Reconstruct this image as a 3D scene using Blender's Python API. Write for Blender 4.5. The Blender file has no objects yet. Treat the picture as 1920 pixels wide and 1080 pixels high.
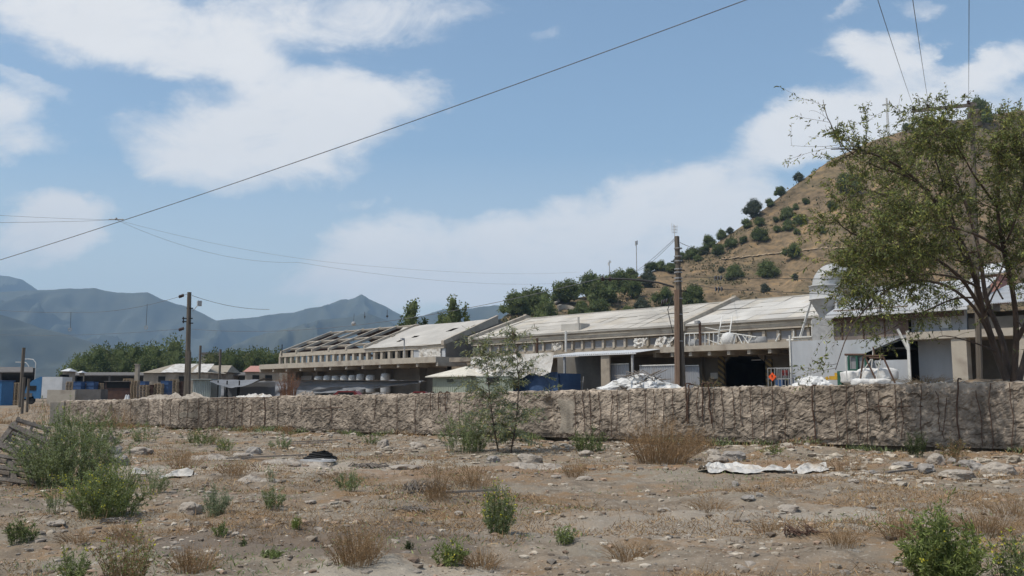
import bpy, math, random
import numpy as np
from mathutils import Vector
R = math.radians
C = bpy.context.scene.collection
rng = np.random.default_rng(7)
random.seed(7)

# ------------------------------------------------------------------ camera, world, sun, exposure
EYE = 1.6; F = 1663.0; PITCH = math.atan(200 / F)
cam = bpy.data.cameras.new('camera'); camo = bpy.data.objects.new('camera', cam); C.objects.link(camo)
cam.sensor_width = 36; cam.lens = 36 * F / 1920; cam.clip_start = .1; cam.clip_end = 30000
camo.location = (0, 0, EYE); camo.rotation_euler = (math.pi / 2 + PITCH, 0, 0)
bpy.context.scene.camera = camo
vs = bpy.context.scene.view_settings
vs.view_transform = 'Standard'; vs.look = 'None'; vs.exposure = 0.2; vs.gamma = 1; vs.use_curve_mapping = False
SUN = Vector((-.45, -.22, .87)).normalized()
sl = bpy.data.lights.new('sun', 'SUN'); sl.energy = 3.1; sl.angle = R(.6); sl.color = (1, .94, .84)
so = bpy.data.objects.new('sun', sl); C.objects.link(so); so.location = (0, 0, 80)
so.rotation_euler = SUN.to_track_quat('Z', 'Y').to_euler()

def ray(px, py):
    a = (px - 960) / F; b = (540 - py) / F
    return np.array([a, math.cos(PITCH) - b * math.sin(PITCH), math.sin(PITCH) + b * math.cos(PITCH)])
def P(px, py, Y):
    d = ray(px, py); t = Y / d[1]
    return np.array([d[0] * t, Y, EYE + d[2] * t])
def px2m(n, Y): return n * Y / F

def build_world():
    w = bpy.data.worlds.new('World'); bpy.context.scene.world = w; w.use_nodes = True
    nt = w.node_tree; N = nt.nodes; L = nt.links; N.clear()
    out = N.new('ShaderNodeOutputWorld'); bg = N.new('ShaderNodeBackground'); L.new(bg.outputs[0], out.inputs[0])
    bg.inputs[1].default_value = .115
    sky = N.new('ShaderNodeTexSky'); sky.sky_type = 'NISHITA'; sky.sun_disc = False
    sky.sun_elevation = math.asin(SUN.z); sky.sun_rotation = math.atan2(SUN.x, SUN.y)
    sky.air_density = 1.15; sky.dust_density = 2.6; sky.ozone_density = 1.6; sky.altitude = 500
    def m(op, a, b=None, clamp=False):
        n = N.new('ShaderNodeMath'); n.operation = op; n.use_clamp = clamp
        for i, v in enumerate((a, b)):
            if v is None: continue
            if isinstance(v, (int, float)): n.inputs[i].default_value = v
            else: L.new(v, n.inputs[i])
        return n.outputs[0]
    tc = N.new('ShaderNodeTexCoord'); sep = N.new('ShaderNodeSeparateXYZ'); L.new(tc.outputs['Generated'], sep.inputs[0])
    ay = m('MAXIMUM', m('ABSOLUTE', sep.outputs[1]), .15)
    a = m('DIVIDE', sep.outputs[0], ay); b = m('DIVIDE', sep.outputs[2], ay)
    comb = N.new('ShaderNodeCombineXYZ'); L.new(a, comb.inputs[0]); L.new(b, comb.inputs[1]); L.new(m('SIGN', sep.outputs[1]), comb.inputs[2])
    def noise(scale, det, rough, vec, dist=0):
        n = N.new('ShaderNodeTexNoise'); n.inputs['Scale'].default_value = scale; n.inputs['Detail'].default_value = det
        n.inputs['Roughness'].default_value = rough; n.inputs['Distortion'].default_value = dist; L.new(vec, n.inputs['Vector']); return n
    mp = N.new('ShaderNodeMapping'); mp.inputs['Scale'].default_value = (1, 1.7, 1); L.new(comb.outputs[0], mp.inputs[0])
    nz = noise(5, 7, .65, mp.outputs[0])
    sub = N.new('ShaderNodeVectorMath'); sub.operation = 'SUBTRACT'; L.new(nz.outputs['Color'], sub.inputs[0]); sub.inputs[1].default_value = (.5, .5, .5)
    scl = N.new('ShaderNodeVectorMath'); scl.operation = 'MULTIPLY'; L.new(sub.outputs[0], scl.inputs[0]); scl.inputs[1].default_value = (.16, .09, 0)
    add = N.new('ShaderNodeVectorMath'); add.operation = 'ADD'; L.new(comb.outputs[0], add.inputs[0]); L.new(scl.outputs[0], add.inputs[1])
    # cloud banks: centre px, radii px, tilt, strength
    blobs = [(180, 30, 300, 110, 12, 1.0), (400, 100, 230, 78, 14, 1.0), (640, 30, 230, 70, 5, .75), (330, 50, 230, 50, 0, .5), (560, 222, 235, 92, -8, 1.0),
             (440, 275, 250, 85, 8, .85), (680, 180, 120, 75, 0, .8), (400, 340, 190, 50, 14, .5), (15, 235, 110, 70, 20, .7), (60, 165, 110, 22, 25, .4),
             (90, 420, 150, 75, 0, .95), (60, 480, 190, 60, -10, .6), (820, 470, 270, 90, 0, .95), (1060, 450, 170, 90, 0, .95),
             (700, 530, 330, 60, 0, .7), (1080, 530, 360, 60, -5, .7), (1270, 375, 190, 75, -4, .95), (1300, 440, 240, 90, -14, .85),
             (1480, 262, 140, 75, -12, .9), (1640, 225, 200, 80, -10, .95), (1790, 190, 200, 80, -5, .75), (1880, 120, 110, 40, -20, .75),
             (1640, 95, 130, 52, 4, .95), (1740, 95, 60, 18, -18, .6), (1590, 15, 60, 18, -20, .4), (1720, 12, 60, 30, 0, .45), (1010, 70, 44, 16, -25, .22),
             (670, 375, 35, 16, 0, .35), (735, 372, 20, 12, 0, .3), (1930, 300, 300, 130, 0, .6), (850, 5, 130, 40, 0, .4)]
    acc = None
    for (px, py, rx, ry, tilt, st) in blobs:
        d = ray(px, py); k = 1 / (math.hypot(1, (540 - py) / F) * F)
        q = N.new('ShaderNodeMapping'); q.vector_type = 'TEXTURE'
        q.inputs['Location'].default_value = (d[0] / d[1], d[2] / d[1], 1)
        q.inputs['Rotation'].default_value = (0, 0, R(-tilt)); q.inputs['Scale'].default_value = (rx / F * 1.08, ry / F * 1.08, 1)
        L.new(add.outputs[0], q.inputs[0])
        ln = N.new('ShaderNodeVectorMath'); ln.operation = 'LENGTH'; L.new(q.outputs[0], ln.inputs[0])
        mr = N.new('ShaderNodeMapRange'); mr.interpolation_type = 'SMOOTHSTEP'; L.new(ln.outputs['Value'], mr.inputs[0])
        mr.inputs[1].default_value = 1.25; mr.inputs[2].default_value = .35; mr.inputs[3].default_value = 0; mr.inputs[4].default_value = st
        if acc is None: acc = mr.outputs[0]
        else:   # union: a+b-ab
            acc = m('SUBTRACT', m('ADD', acc, mr.outputs[0]), m('MULTIPLY', acc, mr.outputs[0]))
    n2 = noise(8, 10, .66, mp.outputs[0], .5)
    n3 = noise(2.2, 6, .6, mp.outputs[0])
    back = N.new('ShaderNodeMapRange'); L.new(n3.outputs[0], back.inputs[0]); back.inputs[1].default_value = .5; back.inputs[2].default_value = .62; back.clamp = True
    side = m('GREATER_THAN', m('ABSOLUTE', a), .78); isb = m('LESS_THAN', sep.outputs[1], 0.0)
    acc = m('MAXIMUM', acc, m('MULTIPLY', back.outputs[0], m('MAXIMUM', side, isb)))
    v = m('ADD', acc, m('MULTIPLY', m('SUBTRACT', n2.outputs[0], .5), 1.5))
    mk = N.new('ShaderNodeMapRange'); mk.interpolation_type = 'SMOOTHSTEP'; L.new(v, mk.inputs[0])
    mk.inputs[1].default_value = .14; mk.inputs[2].default_value = .98; mk.inputs[4].default_value = .93
    edge = N.new('ShaderNodeMapRange'); L.new(acc, edge.inputs[0]); edge.inputs[1].default_value = .02; edge.inputs[2].default_value = .25
    mask = m('MULTIPLY', mk.outputs[0], edge.outputs[0])
    # thin veil near the horizon
    vl = N.new('ShaderNodeMapRange'); L.new(b, vl.inputs[0]); vl.inputs[1].default_value = .0; vl.inputs[2].default_value = .28; vl.inputs[3].default_value = .62; vl.inputs[4].default_value = .0
    mask = m('MAXIMUM', mask, vl.outputs[0])
    tone = N.new('ShaderNodeMix'); tone.data_type = 'RGBA'; L.new(nz.outputs[0], tone.inputs[0])
    tone.inputs[6].default_value = (6.6, 6.6, 6.65, 1); tone.inputs[7].default_value = (7.9, 7.8, 7.65, 1)
    mix = N.new('ShaderNodeMix'); mix.data_type = 'RGBA'; L.new(mask, mix.inputs[0])
    gn = N.new('ShaderNodeMix'); gn.data_type = 'RGBA'; gn.blend_type = 'MULTIPLY'; gn.inputs[0].default_value = 1
    L.new(sky.outputs[0], gn.inputs[6]); gn.inputs[7].default_value = SKYTINT
    L.new(gn.outputs[2], mix.inputs[6]); L.new(tone.outputs[2], mix.inputs[7]); L.new(mix.outputs[2], bg.inputs[0])
SKYTINT = (1.20, 1.26, 1.20, 1)
build_world()

# ------------------------------------------------------------------ noise and mesh helpers
def _h(ix, iy, iz, s):
    n = (ix.astype(np.int64) * 374761393 + iy.astype(np.int64) * 668265263 + iz.astype(np.int64) * 1274126177 + s * 974711) & 0xffffffff
    n = ((n ^ (n >> 13)) * 1274126177) & 0xffffffff
    n = ((n ^ (n >> 16)) * 2246822519) & 0xffffffff
    return ((n ^ (n >> 15)) & 0xffff) / 65535.0
def vn(x, y, z=0.0, s=0):
    x, y, z = np.broadcast_arrays(np.asarray(x, float), np.asarray(y, float), np.asarray(z, float))
    ix, iy, iz = np.floor(x), np.floor(y), np.floor(z); fx, fy, fz = x - ix, y - iy, z - iz
    fx, fy, fz = [f * f * (3 - 2 * f) for f in (fx, fy, fz)]; r = 0
    for a in (0, 1):
        for b in (0, 1):
            for c in (0, 1):
                r = r + _h(ix + a, iy + b, iz + c, s) * (fx if a else 1 - fx) * (fy if b else 1 - fy) * (fz if c else 1 - fz)
    return r * 2 - 1
def fbm(x, y, z=0.0, o=4, s=0, g=.5):
    r = 0; a = 1; x = np.asarray(x, float); y = np.asarray(y, float); z = np.asarray(z, float)
    for i in range(o):
        r = r + a * vn(x, y, z, s + i * 17); a *= g; x = x * 2.03 + 3.1; y = y * 2.03 + 1.7; z = z * 2.03
    return r
def sstep(a, b, x):
    t = np.clip((np.asarray(x, float) - a) / (b - a), 0, 1); return t * t * (3 - 2 * t)

def worley(x, y, s=0, metric=1.):
    ix, iy = np.floor(x), np.floor(y); best = np.full(x.shape, 9.); rid = np.zeros(x.shape); ox = np.zeros(x.shape); oy = np.zeros(x.shape); t2 = np.zeros(x.shape); z0 = np.zeros(x.shape)
    for a in (-1, 0, 1):
        for b in (-1, 0, 1):
            fx = ix + a + _h(ix + a, iy + b, z0, s); fy = iy + b + _h(ix + a, iy + b, z0, s + 1); d = (x - fx) ** 2 + (y - fy) ** 2; k = d < best
            best = np.where(k, d, best); rid = np.where(k, _h(ix + a, iy + b, z0, s + 2), rid); t2 = np.where(k, _h(ix + a, iy + b, z0, s + 3), t2); ox = np.where(k, x - fx, ox); oy = np.where(k, y - fy, oy)
    return best, rid, t2, ox, oy
class MB:
    def __init__(s): s.V = []; s.F = {}; s.C = []; s.n = 0
    def add(s, V, F, col=None):
        V = np.asarray(V, float).reshape(-1, 3); F = np.asarray(F, int)
        s.F.setdefault(F.shape[1], []).append(F + s.n); s.V.append(V)
        s.C.append(np.broadcast_to(np.array([.5, .5, .5]) if col is None else np.asarray(col, float), (len(V), 3))); s.n += len(V)
        return s
    def xf(s, V, F, loc=(0, 0, 0), rz=0, col=None):
        V = np.asarray(V, float); c, t = math.cos(rz), math.sin(rz)
        return s.add(np.stack([V[:, 0] * c - V[:, 1] * t + loc[0], V[:, 0] * t + V[:, 1] * c + loc[1], V[:, 2] + loc[2]], 1), F, col)
    def mesh(s, name, origin=(0, 0, 0), smooth=False):
        V = np.concatenate(s.V) - np.asarray(origin, float); me = bpy.data.meshes.new(name)
        loops = []; starts = []; n = 0
        for k, fs in s.F.items():
            f = np.concatenate(fs); loops.append(f.ravel()); starts.append(n + np.arange(len(f)) * k); n += f.size
        loops = np.concatenate(loops); starts = np.concatenate(starts)
        me.vertices.add(len(V)); me.vertices.foreach_set('co', V.ravel())
        me.loops.add(len(loops)); me.loops.foreach_set('vertex_index', loops)
        me.polygons.add(len(starts)); me.polygons.foreach_set('loop_start', starts)
        me.update(calc_edges=True)
        cc = np.concatenate(s.C); a = me.color_attributes.new('col', 'FLOAT_COLOR', 'POINT')
        a.data.foreach_set('color', np.concatenate([cc, np.ones((len(cc), 1))], 1).ravel())
        me.polygons.foreach_set('use_smooth', np.full(len(me.polygons), bool(smooth)))
        me.validate(); return me
ORG = {}
def tag(o, label=None, cat=None, group=None, kind=None):
    if label: o['label'] = label
    if cat: o['category'] = cat
    if group: o['group'] = group
    if kind: o['kind'] = kind
    return o
def thing(name, label, cat, loc=(0, 0, 0), group=None):
    o = bpy.data.objects.new(name, None); C.objects.link(o); o.location = loc; o.empty_display_size = .3
    ORG[o.name] = np.asarray(loc, float); return tag(o, label, cat, group)
def part(parent, name, mb, mt, smooth=False, label=None):
    org = ORG[parent.name] if parent else np.zeros(3)
    o = bpy.data.objects.new(name, mb.mesh(name, org, smooth)); C.objects.link(o); o.data.materials.append(mt)
    if parent: o.parent = parent
    ORG[o.name] = org
    if label: o['label'] = label
    return o
def solo(name, mb, mt, label, cat, loc=(0, 0, 0), group=None, smooth=False):   # a thing that is one mesh
    o = bpy.data.objects.new(name, mb.mesh(name, loc, smooth)); C.objects.link(o); o.location = loc; o.data.materials.append(mt)
    ORG[o.name] = np.asarray(loc, float); return tag(o, label, cat, group)
def setting(name, mb, mt, kind='structure', smooth=True, label=None, cat=None):
    o = bpy.data.objects.new(name, mb.mesh(name, (0, 0, 0), smooth)); C.objects.link(o); o.data.materials.append(mt)
    return tag(o, label, cat, None, kind)
def dup(root, loc, rz, label, sc=1.0, group=None):
    r = root.copy(); C.objects.link(r); r.location = loc; r.rotation_euler = (0, 0, rz)
    r.scale = (sc, sc, sc) if isinstance(sc, (int, float)) else sc
    tag(r, label, None, group)
    for ch in list(root.children):
        c = ch.copy(); C.objects.link(c); c.parent = r
        for g in ch.children:
            d = g.copy(); C.objects.link(d); d.parent = c
    return r

BOXF = np.array([[0, 1, 3, 2], [4, 6, 7, 5], [0, 4, 5, 1], [2, 3, 7, 6], [0, 2, 6, 4], [1, 5, 7, 3]])
def boxv(x0, x1, y0, y1, z0, z1): return np.array([[x, y, z] for x in (x0, x1) for y in (y0, y1) for z in (z0, z1)], float)
def box(mb, c, s, rz=0, col=None):
    v = boxv(-s[0] / 2, s[0] / 2, -s[1] / 2, s[1] / 2, -s[2] / 2, s[2] / 2); return mb.xf(v, BOXF, c, rz, col)
def frame_of(d):
    d = d / (np.linalg.norm(d) + 1e-9); a = np.array([0, 0, 1.]) if abs(d[2]) < .9 else np.array([1., 0, 0])
    u = np.cross(d, a); u /= np.linalg.norm(u); return d, u, np.cross(d, u)
def bar(mb, p, q, w, h=None, col=None):
    p = np.asarray(p, float); q = np.asarray(q, float); d, u, v = frame_of(q - p); h = h or w
    V = [e + u * a * w / 2 + v * b * h / 2 for e in (p, q) for a in (-1, 1) for b in (-1, 1)]
    return mb.add(V, BOXF, col)
def tube(mb, pts, r, n=6, col=None, cap=True):
    pts = np.asarray(pts, float); K = len(pts); r = np.broadcast_to(np.asarray(r, float), (K,))
    T = np.gradient(pts, axis=0); V = []; _, u, _ = frame_of(T[0])
    for i in range(K):
        t = T[i] / (np.linalg.norm(T[i]) + 1e-9); u = u - t * np.dot(u, t); u /= np.linalg.norm(u) + 1e-9; w = np.cross(t, u)
        a = np.arange(n) * 2 * math.pi / n; V.append(pts[i] + r[i] * (np.cos(a)[:, None] * u + np.sin(a)[:, None] * w))
    i = np.arange(K - 1)[:, None]; j = np.arange(n)[None, :]; k = (j + 1) % n
    Fq = np.stack([i * n + j, i * n + k, (i + 1) * n + k, (i + 1) * n + j], -1).reshape(-1, 4)
    mb.add(np.concatenate(V), Fq, col)
    if cap and n == 4: mb.add(np.concatenate([V[0], V[-1]]), [[3, 2, 1, 0], [4, 5, 6, 7]], col)
    elif cap:
        for e, rev in ((V[0], True), (V[-1], False)):
            c = e.mean(0); f = [[n, (q + 1) % n, q] if rev else [n, q, (q + 1) % n] for q in range(n)]; mb.add(np.vstack([e, c]), f, col)
    return mb
def lathe(mb, prof, c, n=16, col=None, rz=0):
    pr = np.asarray(prof, float); a = np.arange(n) * 2 * math.pi / n + rz
    V = np.concatenate([np.stack([r * np.cos(a) + c[0], r * np.sin(a) + c[1], np.full(n, z + c[2])], 1) for r, z in pr])
    i = np.arange(len(pr) - 1)[:, None]; j = np.arange(n)[None, :]; k = (j + 1) % n
    return mb.add(V, np.stack([i * n + j, i * n + k, (i + 1) * n + k, (i + 1) * n + j], -1).reshape(-1, 4), col)
def grid(mb, nu, nv, fn, col=None):
    """fn(u,v) arrays in 0..1 -> (nu*nv,3)"""
    u, v = np.meshgrid(np.linspace(0, 1, nu), np.linspace(0, 1, nv), indexing='ij'); V = fn(u.ravel(), v.ravel())
    i = np.arange(nu - 1)[:, None]; j = np.arange(nv - 1)[None, :]
    return mb.add(V, np.stack([i * nv + j, (i + 1) * nv + j, (i + 1) * nv + j + 1, i * nv + j + 1], -1).reshape(-1, 4), col)
def _ico(n):
    import bmesh
    b = bmesh.new(); bmesh.ops.create_icosphere(b, subdivisions=n, radius=1)
    V = np.array([v.co[:] for v in b.verts]); Fc = np.array([[v.index for v in f.verts] for f in b.faces]); b.free(); return V, Fc
ICO1, ICO2, ICO3 = _ico(1), _ico(2), _ico(3)
def rock(mb, c, s, seed=0, ico=ICO2, rough=.35, col=None):
    V, Fc = ico; n = fbm(V[:, 0] * 1.3 + seed * 7.1, V[:, 1] * 1.3, V[:, 2] * 1.3 + seed, 3, 5)
    W = V * (1 + rough * n)[:, None]; W = np.sign(W) * np.abs(W) ** .85
    a = seed * 2.4; W = np.stack([W[:, 0] * s[0], W[:, 1] * s[1], W[:, 2] * s[2]], 1)
    return mb.xf(W, Fc, c, a, col)
def leaves(mb, Pn, D, Ln, Wd, cols):
    n = len(Pn); D = D / (np.linalg.norm(D, axis=1, keepdims=True) + 1e-9); rnd = rng.normal(size=(n, 3)); S = np.cross(D, rnd)
    S /= np.linalg.norm(S, axis=1, keepdims=True) + 1e-9; Ln = np.broadcast_to(Ln, (n,))[:, None]; Wd = np.broadcast_to(Wd, (n,))[:, None]
    N = np.cross(D, S)
    V = np.stack([Pn, Pn + D * Ln * .45 + S * Wd * .5 + N * Ln * .06, Pn + D * Ln, Pn + D * Ln * .45 - S * Wd * .5 + N * Ln * .06], 1).reshape(-1, 3)
    mb.add(V, np.arange(4 * n).reshape(-1, 4), np.repeat(cols, 4, axis=0))
def pick(cols, n, jit=.18):
    c = np.asarray(cols, float)[rng.integers(0, len(cols), n)]; return np.clip(c * (1 + rng.normal(0, jit, (n, 1))), .004, 1)

# ------------------------------------------------------------------ materials
def ramp(N, L, fac, stops):
    r = N.new('ShaderNodeValToRGB'); L.new(fac, r.inputs[0]); e = r.color_ramp.elements
    while len(e) < len(stops): e.new(.5)
    for i, (p, c) in enumerate(stops): e[i].position = p; e[i].color = (*c, 1)
    return r.outputs[0]
def M(name, c1, c2=None, scale=3., rough=.9, bump=.0, metal=0., stain=None, coord='Object', stretch=(1, 1, 1), bscale=None, stain_scale=.8):
    m = bpy.data.materials.new(name); m.use_nodes = True; N = m.node_tree.nodes; L = m.node_tree.links; p = N['Principled BSDF']
    p.inputs['Roughness'].default_value = rough; p.inputs['Metallic'].default_value = metal; p.inputs['Specular IOR Level'].default_value = .3
    tc = N.new('ShaderNodeTexCoord'); mp = N.new('ShaderNodeMapping'); mp.inputs['Scale'].default_value = stretch; L.new(tc.outputs[coord], mp.inputs[0])
    c2 = c2 or tuple(x * .72 for x in c1)
    n = N.new('ShaderNodeTexNoise'); n.inputs['Scale'].default_value = scale; n.inputs['Detail'].default_value = 8; n.inputs['Roughness'].default_value = .65; L.new(mp.outputs[0], n.inputs[0])
    c = ramp(N, L, n.outputs[0], [(.34, c2), (.66, c1)])
    if stain:
        n2 = N.new('ShaderNodeTexNoise'); n2.inputs['Scale'].default_value = stain_scale; n2.inputs['Detail'].default_value = 6; L.new(mp.outputs[0], n2.inputs[0])
        mr = N.new('ShaderNodeMapRange'); L.new(n2.outputs[0], mr.inputs[0]); mr.inputs[1].default_value = .5; mr.inputs[2].default_value = .68
        mx = N.new('ShaderNodeMix'); mx.data_type = 'RGBA'; L.new(mr.outputs[0], mx.inputs[0]); L.new(c, mx.inputs[6]); mx.inputs[7].default_value = (*stain, 1); c = mx.outputs[2]
    L.new(c, p.inputs['Base Color'])
    if bump:
        n3 = N.new('ShaderNodeTexNoise'); n3.inputs['Scale'].default_value = bscale or scale * 4; n3.inputs['Detail'].default_value = 6; L.new(mp.outputs[0], n3.inputs[0])
        b = N.new('ShaderNodeBump'); b.inputs['Strength'].default_value = bump; b.inputs['Distance'].default_value = .05; L.new(n3.outputs[0], b.inputs['Height']); L.new(b.outputs[0], p.inputs['Normal'])
    return m
def Mcol(name, rough=.85, trans=.25, scale=3., amp=1.):
    m = bpy.data.materials.new(name); m.use_nodes = True; N = m.node_tree.nodes; L = m.node_tree.links; p = N['Principled BSDF']
    p.inputs['Roughness'].default_value = rough; p.inputs['Specular IOR Level'].default_value = .2
    a = N.new('ShaderNodeAttribute'); a.attribute_name = 'col'
    tc = N.new('ShaderNodeTexCoord'); n = N.new('ShaderNodeTexNoise'); n.inputs['Scale'].default_value = scale; L.new(tc.outputs['Object'], n.inputs[0])
    mr = N.new('ShaderNodeMapRange'); L.new(n.outputs[0], mr.inputs[0]); mr.inputs[1].default_value = .3; mr.inputs[2].default_value = .7; mr.inputs[3].default_value = 1 - .28 * amp; mr.inputs[4].default_value = 1 + .25 * amp
    v = N.new('ShaderNodeVectorMath'); v.operation = 'SCALE'; L.new(a.outputs['Color'], v.inputs[0]); L.new(mr.outputs[0], v.inputs[3])
    L.new(v.outputs[0], p.inputs['Base Color'])
    if trans:
        t = N.new('ShaderNodeBsdfTranslucent'); L.new(v.outputs[0], t.inputs[0]); mx = N.new('ShaderNodeMixShader'); mx.inputs[0].default_value = trans
        L.new(p.outputs[0], mx.inputs[1]); L.new(t.outputs[0], mx.inputs[2]); L.new(mx.outputs[0], N['Material Output'].inputs[0])
    return m
def Mstripe(name, ca, cb, width=.25, rough=.7):
    m = M(name, ca, rough=rough); N = m.node_tree.nodes; L = m.node_tree.links; p = N['Principled BSDF']
    tc = N.new('ShaderNodeTexCoord'); s = N.new('ShaderNodeSeparateXYZ'); L.new(tc.outputs['Object'], s.inputs[0])
    def m2(op, a, b):
        q = N.new('ShaderNodeMath'); q.operation = op
        for i, v in enumerate((a, b)):
            if isinstance(v, (int, float)): q.inputs[i].default_value = v
            else: L.new(v, q.inputs[i])
        return q.outputs[0]
    d = m2('ADD', s.outputs[2], s.outputs[0]); f = m2('GREATER_THAN', m2('FRACT', m2('DIVIDE', d, width * 2), 0), .5)
    mx = N.new('ShaderNodeMix'); mx.data_type = 'RGBA'; L.new(f, mx.inputs[0]); mx.inputs[6].default_value = (*ca, 1); mx.inputs[7].default_value = (*cb, 1); L.new(mx.outputs[2], p.inputs['Base Color'])
    return m

MT = dict(
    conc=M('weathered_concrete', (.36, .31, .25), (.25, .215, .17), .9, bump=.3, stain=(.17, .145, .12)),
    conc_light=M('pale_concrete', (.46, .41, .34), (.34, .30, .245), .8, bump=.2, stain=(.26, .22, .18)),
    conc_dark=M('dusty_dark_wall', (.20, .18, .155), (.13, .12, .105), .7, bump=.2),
    cyc=M('dusty_galvanised_metal', (.46, .465, .46), (.36, .365, .37), 1.5, rough=.6, stain=(.33, .31, .28)),
    roofsheet=M('chalky_roof_sheets', (.46, .435, .395), (.35, .33, .30), .45, bump=.15, stain=(.36, .34, .31), stain_scale=.3),
    roofwhite=M('white_dusted_roof', (.58, .56, .53), (.46, .445, .42), .5, bump=.15, stain=(.48, .45, .42), stain_scale=.4),
    white=M('white_sheet_metal', (.60, .60, .60), (.48, .49, .50), 1.2, rough=.6, stain=(.50, .49, .47)),
    panel=M('grey_white_panels', (.43, .445, .465), (.34, .355, .375), .7, rough=.6, stain=(.36, .36, .37), stretch=(1, 1, .35)),
    brownpanel=M('dirty_brown_cladding', (.24, .195, .17), (.16, .135, .12), 1.1, stretch=(1, 1, .3), stain=(.12, .08, .06)),
    plastic=M('white_plastic_sheet', (.60, .58, .545), (.42, .40, .37), 1.5, rough=.6, bump=.3, stain=(.33, .28, .225), stain_scale=2.2),
    bag=M('white_woven_bags', (.66, .65, .63), (.52, .51, .49), 3, rough=.8, bump=.4),
    bluetarp=M('blue_tarpaulin', (.045, .085, .17), (.03, .06, .13), 1.5, rough=.55, bump=.3),
    blue=M('blue_paint', (.045, .16, .32), (.035, .12, .25), 2, rough=.6),
    bluedull=M('dull_blue_plastic', (.05, .10, .22), (.035, .075, .16), 2, rough=.7),
    net=M('grey_shade_net', (.19, .195, .21), (.15, .155, .165), .6, rough=.95),
    green=M('pale_green_boards', (.33, .36, .30), (.25, .28, .23), 2, stretch=(6, 6, .4)),
    kroof=M('cream_kiosk_roof', (.60, .56, .48), (.48, .45, .38), 2),
    corr=M('galvanised_corrugated', (.33, .34, .36), (.24, .25, .27), 1, rough=.6, stain=(.22, .17, .13), stretch=(1, 1, .4)),
    corrg=M('greenish_corrugated', (.38, .42, .40), (.28, .31, .30), 1, rough=.6),
    rust=M('rust', (.115, .065, .045), (.07, .042, .03), 12, bump=.4),
    steel=M('grey_steel', (.36, .36, .36), (.25, .25, .25), 4, rough=.6),
    whitesteel=M('painted_white_steel', (.62, .61, .58), (.48, .47, .44), 4, rough=.6),
    dark=M('dark_interior', (.02, .019, .018), (.012, .012, .012), 2),  # near-black; on inner and rear walls the colour stands in for interior shade
    glass=M('dusty_window_pane', (.27, .265, .27), (.19, .19, .20), 1.2, rough=.35),
    pole=M('weathered_grey_post', (.15, .125, .10), (.09, .075, .06), 3, bump=.4, stretch=(3, 3, .25)),
    polebrown=M('brown_rusted_post', (.27, .18, .125), (.17, .11, .08), 3, bump=.3, stretch=(3, 3, .25)),
    wire=M('black_wire', (.045, .045, .048), (.03, .03, .03), 3, rough=.7),
    wiregrey=M('grey_wire', (.16, .17, .18), (.12, .12, .13), 3, rough=.7),
    wirepale=M('pale_grey_wire', (.30, .31, .32), (.24, .25, .26), 3, rough=.7),
    insul=M('brown_insulator', (.05, .03, .025), (.03, .02, .02), 3, rough=.3),
    bark=M('bark', (.12, .085, .065), (.065, .048, .038), 6, bump=.5, stretch=(1, 1, .3)),
    wood=M('grey_weathered_wood', (.23, .20, .17), (.13, .11, .095), 5, bump=.4, stretch=(2, 2, 2)),
    palletwood=M('pallet_wood', (.42, .32, .21), (.28, .21, .14), 4),
    orange=M('orange_sign_paint', (.75, .10, .02), (.68, .085, .015), 5, rough=.5),
    red=M('red_paint', (.20, .028, .026), (.14, .022, .02), 3, rough=.5),
    redroof=M('pink_red_roof', (.42, .22, .18), (.32, .17, .14), 2),
    tanroof=M('tan_roof', (.32, .28, .22), (.22, .19, .15), 2),
    yellow=M('yellow_paint', (.55, .33, .04), (.42, .25, .03), 4),
    greenpaint=M('dark_green_paint', (.03, .10, .07), (.02, .07, .05), 4),
    paper=M('white_sign_board', (.62, .62, .60), (.55, .55, .53), 4),
    rockm=M('pale_rock', (.42, .37, .31), (.26, .225, .19), 7, bump=.6, stain=(.20, .16, .13), stain_scale=4),
    rockg=M('grey_rock', (.33, .30, .27), (.20, .18, .16), 7, bump=.6),
    brownsteel_roofshade=M('brown_paint_and_roof_shade', (.10, .055, .04), (.06, .035, .03), 2),  # container paint; also carries the old warehouse roof's inner shade as colour
    rubber=M('black_rubber', (.03, .03, .03), (.02, .02, .02), 5),
    greyshed=M('dark_grey_shed_roof', (.14, .13, .12), (.10, .09, .085), 1.5),
    hazard=Mstripe('black_yellow_hazard_stripes', (.25, .19, .09), (.09, .08, .065), .22),
    sheets=Mcol('old_roof_sheets', trans=0, scale=.5, amp=.45), leaf=Mcol('foliage', trans=.36), straw=Mcol('dry_straw', trans=.15), stone=Mcol('gravel_stone', trans=0, scale=9.))

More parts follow.
